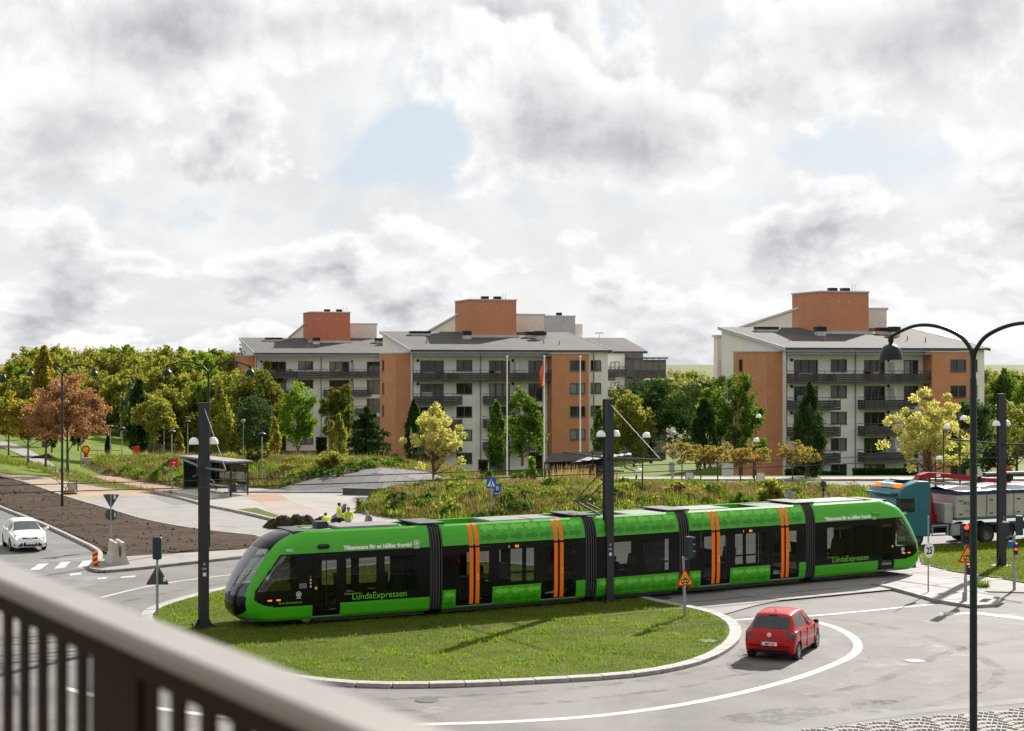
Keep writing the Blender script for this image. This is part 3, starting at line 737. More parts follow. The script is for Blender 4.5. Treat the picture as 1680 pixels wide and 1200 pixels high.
def window(fr, a, b, z0, z1, sides=(-1, 1)):
    for s in sides:
        mb = MB(); cells(mb, a, b, z0, z1, s, off=.004); put(mb, 'window', fr, M['tglass'])
        mb = MB(); e = .035
        cells(mb, a - e, b + e, z0 - e, z1 + e, s, holes=[(a, b, z0, z1)], off=.007); put(mb, 'window_frame', fr, M['tblack'])
def door(fr, a, b, double, stripe=True, z0=.30, z1=2.46, sides=(-1, 1)):
    for s in sides:
        mb = MB(); panes = []
        if double:
            m = (a + b) / 2; w = (b - a) / 2
            panes = [(a + .16, m - .10, 1.05, 2.28), (m + .10, b - .16, 1.05, 2.28), (a + .16, m - .10, .50, .98), (m + .10, b - .16, .50, .98)]
        else:
            panes = [(a + .22, b - .14, 1.12, 2.28), (a + .22, b - .14, .50, 1.04)]
        cells(mb, a, b, z0, z1, s, holes=panes, off=.012)
        d = put(mb, 'door', fr, M['tblack'])
        for p in panes:
            g = MB(); cells(g, *p, s, off=.010); g.build('door_glass', M['tglass'], d)
        g = MB(); cells(g, a - .03, b + .03, z0 - .035, z0, s, off=.03); g.box((a - .03, s * 1.24, z0 - .035), (b + .03, s * 1.30, z0 - .02)); g.build('threshold', M['steel'], d)
        if s == -1:
            g = MB(); xb = (m + .14) if double else (a + .12 if fr is not FR[4] else b - .12)
            for zc in ((1.28, 1.42) if double else (1.30,)):
                g.lathe([(0.001, .022), (.05, .02), (.055, .0)], n=12, M=Matrix.Translation((xb, -1.338, zc)) @ Matrix.Rotation(R(90), 4, 'X'))
            g.build('door_button', M['btn'], d)
            if stripe:
                for xo in (-.215, .045):
                    g = MB(); cells(g, m + xo, m + xo + .17, z0 + .03, z1 - .02, s, off=.019); g.build('orange_stripe', M['orange'], d)
                    g = MB(); cells(g, m + xo, m + xo + .17, z1 + .05, 3.31, s, off=.008); g.build('orange_stripe', M['orange'], d)
def pictos(fr, x, zs, n):
    mb = MB()
    for k in range(n):
        z = zs - k * .115
        if k == 0: mb.lathe([(.001, .004), (.042, .004), (.042, 0)], M['red'], n=10, M=Matrix.Translation((x, -1.333, z)) @ Matrix.Rotation(R(90), 4, 'X'))
        else: decal(mb, [(x - .03, z - .03), (x + .02, z - .035), (x + .035, z + .02), (x - .01, z + .04)], [(0, 1, 2, 3)], off=.009, mat=M['white'])
    put(mb, 'pictogram_strip', fr)
def lettering(fr, s, x, z, size, mat, bold=0.0, width=1.0, fit=None, name='lettering'):
    v, f = text_mesh(s, size, bold)
    w = max(p[0] for p in v) - min(p[0] for p in v)
    k = (fit / w) if fit else width
    mb = MB(); decal(mb, [(x + p[0] * k, z + p[1]) for p in v], f, off=.011); put(mb, name, fr, mat)
def emblem(fr, x, z, r):
    mb = MB(); n = 20
    for r0, r1 in ((.78 * r, r), (0, .45 * r)):
        vs = []; fs = []
        for k in range(n):
            a = 2 * math.pi * k / n; vs += [(x + r0 * math.cos(a), z + r0 * math.sin(a)), (x + r1 * math.cos(a), z + r1 * math.sin(a))]
        fs = [(2 * k, 2 * k + 1, (2 * k + 3) % (2 * n), (2 * k + 2) % (2 * n)) for k in range(n)]
        decal(mb, vs, fs, off=.011)
    decal(mb, [(x - r * .9, z - r * 1.5), (x + r * .9, z - r * 1.5), (x + r * .9, z - r * 1.28), (x - r * .9, z - r * 1.28)], [(0, 1, 2, 3)], off=.011)
    put(mb, 'emblem', fr, M['white'])

def module(fr, x0, x1, opens, zb, arrow=True):
    """side walls, roof, lining and underframe of one straight section; opens: (kind, a, b)"""
    holes = []; 
    for o in opens:
        if o[0] == 'w': holes.append((o[1], o[2], 1.05 if len(o) < 4 else o[3], 2.30))
        else: holes.append((o[1], o[2], .30, 2.46))
    for s in (-1, 1):
        mb = MB(); cells(mb, x0, x1, .20, zb, s, holes); put(mb, 'skirt', fr, M['tgreen'])
        mb = MB(); cells(mb, x0, x1, zb, 2.56, s, holes, off=.002); put(mb, 'window_band', fr, M['tblack'])
        mb = MB(); cells(mb, x0, x1, 2.56, 3.34, s)
        # lip folding down to the roof deck
        mb.add([(x0, s * .95, 3.34), (x1, s * .95, 3.34), (x1, s * .88, 3.33), (x0, s * .88, 3.33), (x0, s * .86, 3.02), (x1, s * .86, 3.02)], [(0, 1, 2, 3), (3, 2, 5, 4)])
        put(mb, 'cantrail', fr, M['tgreen'], smooth=50)
        mb = MB(); cells(mb, x0, x1, .35, 2.7, s, holes, off=-.05); put(mb, 'inner_lining', fr, M['tinner'])
        mb = MB(); decal(mb, [(x0 + .1, 2.775), (x1 - .1, 2.775), (x1 - .1, 2.787), (x0 + .1, 2.787)], [(0, 1, 2, 3)], side=s, off=.003); put(mb, 'panel_seam', fr, M['tgreen_l'])
    mb = MB(); mb.box((x0, -.87, 2.98), (x1, .87, 3.02)); put(mb, 'roof_deck', fr, M['roofdark'])
    mb = MB(); mb.box((x0, -1.25, 2.62), (x1, 1.25, 2.66)); put(mb, 'ceiling', fr, M['tinner'])
    mb = MB(); mb.box((x0, -1.25, .30), (x1, 1.25, .35)); mb.box((x0 + .1, -1.0, .06), (x1 - .1, 1.0, .28)); put(mb, 'underframe', fr, M['tfloor'])
    for o in opens:
        if o[0] == 'w': window(fr, o[1], o[2], 1.05 if len(o) < 4 else o[3], 2.30)
        else: door(fr, o[1], o[2], o[0] == 'd2', o[0] == 'd2')
    if arrow:
        ml, md = [], []
        segs = []; c = x0 + .05
        for o in sorted([o for o in opens if o[0] != 'w'], key=lambda o: o[1]) + [('e', x1 - .05, 0)]:
            if o[1] - c > .4: segs.append((c, o[1] - .03))
            c = o[2] + .03
        for a, b in segs: arrows(ml, md, a, b, .24, zb - .02, max(1, int((b - a) / .62)))
        arrows(ml, md, x0 + (1.6 if fr is FR[1] else .1), x1 - .1, 2.60, 3.32, int((x1 - x0 - (1.6 if fr is FR[1] else .1)) / .62))
        [put(q, 'arrow_print', fr, M['tgreen_l']) for q in ml]; [put(q, 'arrow_print', fr, M['tgreen_d']) for q in md]
def roof_unit(fr, x0, x1, h=.36, w=.80, mat=None, z=3.02, bev=.05):
    mb = MB(); mb.box((x0, -w, z), (x1, w, z + h), bev=bev); return put(mb, 'roof_unit', fr, mat or M['roofbox'])
def seats(fr, spots):
    for x, y, d in spots:
        mb = MB(); mb.box((x - .22, y - .42, .75), (x + .22, y + .42, .85), bev=.03)
        mb.add([(x - d * .2, y - .42, .85), (x - d * .2, y + .42, .85), (x - d * .32, y + .40, 1.5), (x - d * .32, y - .40, 1.5), (x - d * .27, y - .42, .85), (x - d * .27, y + .42, .85), (x - d * .38, y + .40, 1.5), (x - d * .38, y - .40, 1.5)],
               [(0, 1, 2, 3), (4, 5, 6, 7), (3, 2, 6, 7), (0, 3, 7, 4), (1, 2, 6, 5)])
        mb.box((x - .06, y - .2, .35), (x + .06, y + .2, .75)); put(mb, 'seat', fr, M['tinner'])
def poles(fr, xs):
    for x in xs:
        mb = MB(); mb.tube([(x, .25, .35), (x, .25, 2.6)], .018, n=6); put(mb, 'grab_pole', fr, M['steel'])

XF = [(.20, .42), (.35, .18), (.55, .05), (.85, 0), (1.1, .03), (1.4, .13), (1.8, .33), (2.2, .58), (2.6, .88), (2.85, 1.11), (3.0, 1.30), (3.15, 1.60), (3.25, 1.88), (3.34, 2.3)]
XB = [(.70, 1.35), (.74, 1.15), (.82, .86), (1.0, .60), (1.3, .64), (1.9, 1.07), (2.3, 1.37), (2.56, 1.57)]
def tab(T, z):
    if z <= T[0][0]: return T[0][1]
    for (a, ya), (b, yb) in zip(T, T[1:]):
        if z <= b: return ya + (yb - ya) * (z - a) / (b - a)
    return T[-1][1]
NOSE_L = 2.8
def nose(fr, xtip, sgn):
    """streamlined cab: every height is one rounded outline; faces are sorted into body, windscreen, mask and side glass"""
    zs = sorted(set(list(np.linspace(.20, 3.34, 76)) + [.70, 1.12, 1.28, 2.50, 2.56, 2.74])); nn = 2.6
    th = list(np.linspace(-90, 90, 97)); rows = []
    for z in zs:
        xf = tab(XF, z); Ln = min(1.05, NOSE_L - .02 - xf); w = prof(z); row = []
        for k in range(8): row.append((NOSE_L + (xf + Ln - NOSE_L) * k / 8, -w, z))
        for t in th:
            s_, c_ = math.sin(R(t)), abs(math.cos(R(t)))
            row.append((xf + Ln * (1 - c_ ** (2 / nn)), math.copysign(abs(s_) ** (2 / nn), s_) * w, z))
        for k in range(1, 9): row.append((xf + Ln + (NOSE_L - xf - Ln) * k / 8, w, z))
        rows.append(row)
    out = {}
    n = len(rows[0])
    for i in range(len(rows) - 1):
        for j in range(n - 1):
            q = [rows[i][j], rows[i][j + 1], rows[i + 1][j + 1], rows[i + 1][j]]
            x, y, z = (sum(p[k] for p in q) / 4 for k in range(3)); r = abs(y) / prof(z)
            side = -1 if y * sgn < 0 else 1
            if r < .80 and z > 2.74: c = 'visor'
            elif r < .80 and z > 1.12: c = 'windscreen'
            elif r < .84 and .36 + .42 * r ** 3 < z < 1.12: c = 'nose_mask'
            elif x > tab(XB, z) and .70 < z < 2.56 and r > .6:
                if 1.28 < z < 2.50 and tab(XB, z) + .06 < x < 1.93: c = 'cab_window' + ('' if y < 0 else '.')
                else: c = 'cab_band' + ('' if y < 0 else '.')
            else: c = 'nose_shell'
            out.setdefault(c, []).append(q)
    mats = {'visor': M['tblack'], 'windscreen': M['tglass_front'], 'nose_mask': M['tblack'], 'cab_window': M['tglass_front'], 'cab_band': M['tblack'], 'nose_shell': M['tgreen']}
    for c, qs in out.items():
        key = {}; V = []; Fc = []
        for q in qs:
            ids = []
            for p in q:
                k = tuple(round(u, 5) for u in p)
                if k not in key: key[k] = len(V); V.append((xtip - sgn * p[0], p[1], p[2]))
                ids.append(key[k])
            ids2 = []
            for u in ids:
                if u not in ids2: ids2.append(u)
            if len(ids2) > 2: Fc.append(tuple(ids2))
        mb = MB(); mb.add(V, Fc); put(mb, c.rstrip('.'), fr, mats[c.rstrip('.')], smooth='all')
    X = lambda x: xtip - sgn * x
    def bx(mb, a, b, y0, y1, z0, z1, bev=0, mat=None): mb.box((min(X(a), X(b)), y0, z0), (max(X(a), X(b)), y1, z1), mat, bev=bev)
    mb = MB(); bx(mb, .5, 2.8, -1.1, 1.1, .22, .38); put(mb, 'cab_floor', fr, M['tfloor']); mb = MB(); bx(mb, 2.15, 2.8, -.93, .93, 3.0, 3.335); put(mb, 'cab_roof', fr, M['roofdark'])
    mb = MB(); bx(mb, .35, .95, -.85, .85, .95, 1.14, .04); put(mb, 'dashboard', fr, M['tinner'])
    mb = MB(); bx(mb, 1.5, 1.95, -.3, .3, .85, .95, .03); bx(mb, 1.9, 2.05, -.28, .28, .9, 1.75, .04); put(mb, 'driver_seat', fr, M['tinner'])
    mb = MB(); bx(mb, 2.72, 2.78, -1.25, 1.25, .38, 2.6); put(mb, 'cab_partition', fr, M['tinner'])
    mb = MB()
    p0 = Vector((X(tab(XF, 1.16) - .02), 0, 1.16)); mb.tube([p0, (X(.38), -.45, 1.55), (X(.72), -.62, 1.98)], .018, n=6); mb.tube([(X(.30), -.33, 1.42), (X(.66), -.35, 1.95)], .012, n=5)
    put(mb, 'wiper', fr, M['black'])
    for y in (-.86, .86):
        mb = MB(); mb.lathe([(.001, .03), (.06, .03), (.07, 0)], n=12, M=Matrix.Translation((X(.22 + .0), y, .66)) @ Matrix.Rotation(R(-90 * sgn), 4, 'Y')); put(mb, 'headlamp', fr, M['lampwhite'])
        mb = MB(); mb.lathe([(.001, .03), (.03, .03), (.04, 0)], n=10, M=Matrix.Translation((X(.235), y * 1.02, .88)) @ Matrix.Rotation(R(-90 * sgn), 4, 'Y')); put(mb, 'indicator', fr, M['amber'])
    for y, s in ((-1, -1), (1, 1)):
        mb = MB(); bx(mb, 2.95, 3.4, s * 1.255, s * 1.40, 2.70, 2.86, .05); put(mb, 'camera_pod', fr, M['tgreen'] if sgn == 1 else M['black'])
    for a in (1.08, 1.40):
        mb = MB(); bx(mb, a, a + .16, -1.335, -1.30, .93, .98); put(mb, 'marker_lamp', fr, M['amber'])

def build_tram():
    f0, f1, f2, f3, f4 = FR
    g = .27
    # front car
    xt = -.1; X0 = xt + NOSE_L
    op = [('d1', f0.s_px(513), f0.s_px(558)), ('w', f0.s_px(568), f0.s_px(618), 1.02), ('w', f0.s_px(631), f0.s_px(684), 1.02)]
    # nose frame looks towards minus x
    nose(f0, xt, -1)
    module(f0, X0, f0.L - g, op, .72, arrow=False)
    mb = MB(); cells(mb, f0.s_px(476), f0.s_px(487), 1.28, 2.45, -1, off=.004); put(mb, 'window', f0, M['tglass'])
    mb = MB(); cells(mb, f0.s_px(491), f0.s_px(503), 1.32, 1.50, -1, off=.006); put(mb, 'mirror_screen', f0, M['roofbox'])
    pictos(f0, f0.s_px(509.5), 1.72, 4)
    emblem(f0, f0.s_px(490), 1.12, .10)
    lettering(f0, 'Saxo Grammaticus', f0.s_px(457), .80, .115, M['tgreen_l'], fit=f0.s_px(495) - f0.s_px(457))
    lettering(f0, 'Skånetrafiken', f0.s_px(565), .99, .10, M['tgreen_l'], fit=f0.s_px(593) - f0.s_px(565))
    lettering(f0, 'LundaExpressen', f0.s_px(577), .80, .34, M['tgreen_l'], fit=f0.s_px(666) - f0.s_px(577))
    lettering(f0, 'Tillsammans för en hållbar framtid', f0.s_px(564), 2.62, .20, M['lampwhite'], bold=.010, fit=f0.s_px(676) - f0.s_px(564))
    lettering(f0, '06C1', f0.s_px(470), 2.66, .13, M['white'], bold=.004, fit=f0.s_px(481) - f0.s_px(470))
    emblem(f0, f0.s_px(684), 2.72, .12)
    roof_unit(f0, X0 + .1, X0 + 1.0, .30, .7); roof_unit(f0, X0 + .5, X0 + .95, .55, .28, M['mast'], bev=.03)
    roof_unit(f0, X0 + 1.1, X0 + 3.6, .38); roof_unit(f0, X0 + 3.7, f0.L - .5, .22, .78)
    seats(f0, [(f0.s_px(600), .75, 1), (f0.s_px(650), .75, -1), (f0.s_px(650), -.75, -1)])
    poles(f0, [f0.s_px(560)])
    # second car
    a = lambda p: f1.s_px(p)
    module(f1, g, f1.L - g, [('d2', a(748), a(808)), ('w', a(819), a(877)), ('d2', a(888), a(945))], .92)
    pictos(f1, a(752), 2.0, 9); pictos(f1, a(941), 2.05, 8)
    lettering(f1, '1', a(834), 2.36, .12, M['led'], name='line_display'); lettering(f1, 'ESS', a(845), 2.36, .12, M['led'], name='line_display')
    roof_unit(f1, a(815), a(925), .34); roof_unit(f1, a(928), f1.L - .35, .26, .75, M['roofdark'])
    seats(f1, [(a(840), .8, 1), (a(860), .8, -1)]); poles(f1, [a(780), a(912), a(846)])
    # middle car on its bogie
    a = lambda p: f2.s_px(p)
    module(f2, g, f2.L - g, [('w', a(1003), a(1047)), ('w', a(1055), a(1098))], .92)
    roof_unit(f2, .5, 1.5, .10, .6, M['roofdark']); roof_unit(f2, 2.2, 4.2, .30)
    seats(f2, [(a(1020), .8, 1), (a(1030), -.78, 1), (a(1075), -.78, -1), (a(1080), .8, -1)])
    mb = MB()                                                               # pantograph
    for y in (-.55, .55):
        mb.tube([(1.9, y, 3.12), (.35, y * .6, 3.85)], .035, n=6); mb.tube([(.35, y * .6, 3.85), (1.75, y * .8, 5.05)], .025, n=6)
    mb.tube([(1.75, -.75, 5.05), (1.75, .75, 5.05)], .03, n=6); mb.tube([(1.95, -.75, 5.04), (1.95, .75, 5.04)], .03, n=6); mb.tube([(.35, -.4, 3.85), (.35, .4, 3.85)], .04, n=6)
    mb.box((.7, -.6, 3.12), (2.2, .6, 3.2)); put(mb, 'pantograph', f2, M['darkmetal'])
    # fourth car
    a = lambda p: f3.s_px(p)
    module(f3, g, f3.L - g, [('d2', a(1150), a(1198)), ('w', a(1206), a(1256)), ('d2', a(1264), a(1311))], .92)
    pictos(f3, a(1153), 2.0, 8); pictos(f3, a(1307), 2.0, 8)
    lettering(f3, '1', a(1219), 2.36, .12, M['led'], name='line_display'); lettering(f3, 'ESS', a(1229), 2.36, .12, M['led'], name='line_display')
    roof_unit(f3, a(1130), a(1212), .34); roof_unit(f3, a(1262), f3.L - .5, .30, .78, M['roofdark'])
    seats(f3, [(a(1222), .8, 1), (a(1240), .8, -1)]); poles(f3, [a(1175), a(1288), a(1230)])
    # rear car
    a = lambda p: f4.s_px(p)
    xt = f4.L + .95
    module(f4, g, xt - NOSE_L, [('w', a(1357), a(1394), 1.02), ('w', a(1400), a(1436), 1.02), ('d1', a(1441), a(1467))], .72, arrow=False)
    nose(f4, xt, 1)
    pictos(f4, a(1470), 1.9, 5); emblem(f4, a(1481), 1.12, .10)
    lettering(f4, 'Skånetrafiken', a(1357), .99, .10, M['tgreen_l'], fit=a(1376) - a(1357))
    lettering(f4, 'LundaExpressen', a(1365), .80, .34, M['tgreen_l'], fit=a(1424) - a(1365))
    lettering(f4, 'Tillsammans för en hållbar framtid', a(1354), 2.62, .20, M['lampwhite'], bold=.010, fit=a(1430) - a(1354))
    lettering(f4, '06C2', a(1482), 2.68, .13, M['white'], bold=.004, fit=a(1488) - a(1482)); emblem(f4, a(1435), 2.72, .12)
    roof_unit(f4, .6, 3.6, .36); roof_unit(f4, 3.7, f4.L - 1.5, .24, .7, M['roofdark'])
    seats(f4, [(a(1370), .75, 1), (a(1420), .75, -1), (a(1420), -.75, -1)])
    # bellows between the cars
    for i in range(1, 5):
        A, B = FR[i - 1], FR[i]; d = (A.t + B.t).normalized(); rz = math.atan2(d.y, d.x); c = NEAR[i] + Vector((-d.y, d.x, 0)) * 1.325 - TRAM_LOC; c.z = 0
        mb = MB(); rings = []
        nr = 25
        for k in range(nr):
            x = -.285 + .57 * k / (nr - 1); s = 1.0 if k % 4 in (1, 2) else .955
            ring = [(x, -prof(z) * s, z) for z in (.22, .5, 1, 2.2, 2.6, 2.85, 3.05, 3.2)] + [(x, -.95, 3.32 * (.5 + s / 2)), (x, .95, 3.32 * (.5 + s / 2))] + [(x, prof(z) * s, z) for z in (3.2, 3.05, 2.85, 2.6, 2.2, 1, .5, .22)]
            rings.append(ring)
        mb.loft(rings, caps=False)
        o = mb.build('bellows', M['bellow'], tram); o.location = c; o.rotation_euler = (0, 0, rz)
        for k in range(5):
            x = -.22 + .11 * k; rb = MB(); rb.tube([(x, -prof(z) * 1.004, z) for z in (.24, .6, 1, 1.6, 2.2, 2.6, 2.85, 3.05, 3.2)] + [(x, -.95, 3.34)], .014, n=6); rb.build('bellows_highlight_rib', M['bellow_highlight'], o)  # ribs in lighter grey: highlight lines of the bellows put into the colour
        mb = MB(); mb.box((-.55, -.95, 3.36), (.55, .95, 3.42), bev=.015); o = mb.build('bellows_cover', M['roofdark'], tram); o.location = c; o.rotation_euler = (0, 0, rz)
    # wheels
    for fr, xs in ((f0, (2.6, 4.4)), (f2, (1.4, 3.3)), (f4, (1.8, 3.6))):
        for x in xs:
            for y in (-.80, .80):
                mb = MB(); mb.lathe([(.001, .06), (.20, .06), (.28, .05), (.295, 0), (.31, -.06), (.001, -.06)], n=20, M=Matrix.Translation((x, y, .295)) @ Matrix.Rotation(R(90 if y < 0 else -90), 4, 'X')); put(mb, 'wheel', fr, M['steel'])
build_tram()
# ------------------------------------------------------------------ apartment blocks
M['render_white'] = surf('render_white', (.74, .71, .68), (.78, .755, .725), .6, .9, fine=(3, .05), bump=.1, bscale=20, stain=(.66, .635, .60), sscale=.25, slo=.55, shi=.75)
M['render_orange'] = surf('render_orange', (.46, .205, .108), (.51, .225, .12), .7, .9, fine=(6, .09), stain=(.37, .16, .085), sscale=.5, slo=.56, shi=.75)
M['render_red'] = surf('render_red', (.43, .15, .09), (.48, .165, .10), .7, .9, fine=(6, .09), stain=(.27, .07, .035), sscale=.5, slo=.56, shi=.75)
M['render_beige'] = surf('render_beige', (.62, .57, .50), (.66, .61, .54), .6, .9, fine=(3, .05), stain=(.45, .41, .36), sscale=.5, slo=.56, shi=.75)
M['render_grey'] = surf('render_grey', (.35, .36, .37), (.39, .40, .405), .6, .9, stain=(.29, .30, .30), sscale=.4, slo=.55, shi=.75)
M['roof_felt'] = surf('roof_felt', (.058, .055, .052), (.076, .072, .068), .5, .9, fine=(5, .1), stain=(.06, .057, .053), sscale=.35, slo=.52, shi=.7, stretch=(1, .3, 1))
M['trim'] = surf('trim_bluegrey', (.20, .215, .235), (.25, .265, .28), 2, .6)
M['flash'] = surf('flashing', (.42, .43, .44), (.5, .5, .5), 2, .5, .3)
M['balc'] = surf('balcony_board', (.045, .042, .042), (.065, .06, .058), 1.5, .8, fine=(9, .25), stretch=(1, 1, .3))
M['balc_metal'] = surf('balcony_metal', (.07, .068, .068), rough=.6)
M['wframe'] = surf('window_frame_grey', (.10, .105, .11), rough=.6)
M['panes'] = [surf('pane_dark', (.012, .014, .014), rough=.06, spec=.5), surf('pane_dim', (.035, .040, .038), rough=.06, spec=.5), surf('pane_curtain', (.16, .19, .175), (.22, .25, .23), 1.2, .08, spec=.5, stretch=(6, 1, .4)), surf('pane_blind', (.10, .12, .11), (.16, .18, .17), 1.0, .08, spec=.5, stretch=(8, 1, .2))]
BROT = R(16.5); FLH = 2.88; BZ = -3.82
_wc = {}
def win_mesh(w, h, leaves):
    k = (round(w, 2), round(h, 2), leaves)
    if k in _wc: return _wc[k]
    mb = MB(); e = .09
    mb.box((0, -.03, 0), (w, .18, e)); mb.box((0, -.03, h - e), (w, .18, h)); mb.box((0, -.03, e), (e, .18, h - e)); mb.box((w - e, -.03, e), (w, .18, h - e))
    for i in range(1, leaves): x = w * i / leaves; mb.box((x - e * .7, -.01, e), (x + e * .7, .17, h - e))
    mb.box((-.05, -.12, -.05), (w + .05, 0, -.005))
    me = bpy.data.meshes.new('window'); me.from_pydata(mb.v, [], mb.f); me.materials.append(M['wframe']); fix_normals(me)
    pm = []
    for i in range(leaves):
        a = w * i / leaves + e; b = w * (i + 1) / leaves - e
        p = bpy.data.meshes.new('pane'); p.from_pydata([(a, .10, e), (b, .10, e), (b, .10, h - e), (a, .10, h - e), (a, .14, e), (b, .14, e), (b, .14, h - e), (a, .14, h - e)], [], [(0, 1, 2, 3), (4, 7, 6, 5), (0, 4, 5, 1), (3, 2, 6, 7)]); p.materials.append(M['panes'][0]); pm.append(p)
    _wc[k] = (me, pm); return _wc[k]
def add_window(parent, loc, rz, w, h, leaves, kind=None):
    me, pm = win_mesh(w, h, leaves); o = bpy.data.objects.new('window', me); o.location = loc; o.rotation_euler = (0, 0, rz); link(o, parent)
    ks = kind if kind is not None else rng.choice([0, 0, 1, 2, 3])
    for p in pm:
        q = bpy.data.objects.new('pane', p); link(q, o); q.material_slots[0].link = 'OBJECT'; q.material_slots[0].material = M['panes'][int(ks if rng.random() < .75 else rng.choice([0, 1]))]
    return o
def holes_wall(mb, u0, u1, z0, z1, holes, v=0.0, mat=None, tr=None):
    us = sorted({u0, u1} | {x for h in holes for x in h[:2] if u0 < x < u1}); zs = sorted({z0, z1} | {x for h in holes for x in h[2:4] if z0 < x < z1})
    for a, b in zip(us, us[1:]):
        for c, d in zip(zs, zs[1:]):
            m, n = (a + b) / 2, (c + d) / 2
            if any(h[0] < m < h[1] and h[2] < n < h[3] for h in holes): continue
            q = [(a, v, c), (b, v, c), (b, v, d), (a, v, d)]
            mb.add([tr(p) for p in q] if tr else q, [(0, 1, 2, 3)], mat)
_bc = {}
def balcony(parent, u0, u1, z, v0, depth, rz=0, loc=None):
    """slab with a boarded railing around the three free sides; at local v0 (front wall), sticking out towards -v"""
    w = u1 - u0; k = (round(w, 1), depth)
    if k not in _bc:
        mb = MB(); mb.box((0, -depth, -.20), (w, 0, 0)); mb.box((.02, -depth + .02, -.28), (w - .02, -depth + .14, -.20))
        rl = MB(); rl.box((0, -depth, 1.08), (w, -depth + .05, 1.14)); rl.box((0, -depth + .05, 1.08), (.05, 0, 1.14)); rl.box((w - .05, -depth + .05, 1.08), (w, 0, 1.14))
        n = max(2, int(w / 1.15))
        for i in range(n + 1):
            x = .03 + (w - .06) * i / n; rl.box((x - .03, -depth - .03, -.22), (x + .03, -depth, 1.08))
        bd = []
        for (a, b) in ((.05, .28), (.31, .54), (.57, .80)):
            q = MB(); q.box((.03, -depth + .01, a), (w - .03, -depth + .035, b)); q.box((.012, -depth + .04, a), (.035, -.02, b)); q.box((w - .035, -depth + .04, a), (w - .012, -.02, b)); bd.append(q)
        def mk(m, nm, mat):
            me = bpy.data.meshes.new(nm); me.from_pydata(m.v, [], m.f); me.materials.append(mat); fix_normals(me); return me
        _bc[k] = (mk(mb, 'balcony', M['balc_metal']), mk(rl, 'railing', M['balc_metal']), [mk(q, 'board', M['balc']) for q in bd])
    a, b, c = _bc[k]
    o = bpy.data.objects.new('balcony', a); o.location = loc or (u0, v0, z); o.rotation_euler = (0, 0, rz); link(o, parent)
    link(bpy.data.objects.new('railing', b), o)
    for m in c: link(bpy.data.objects.new('board', m), o)
    return o

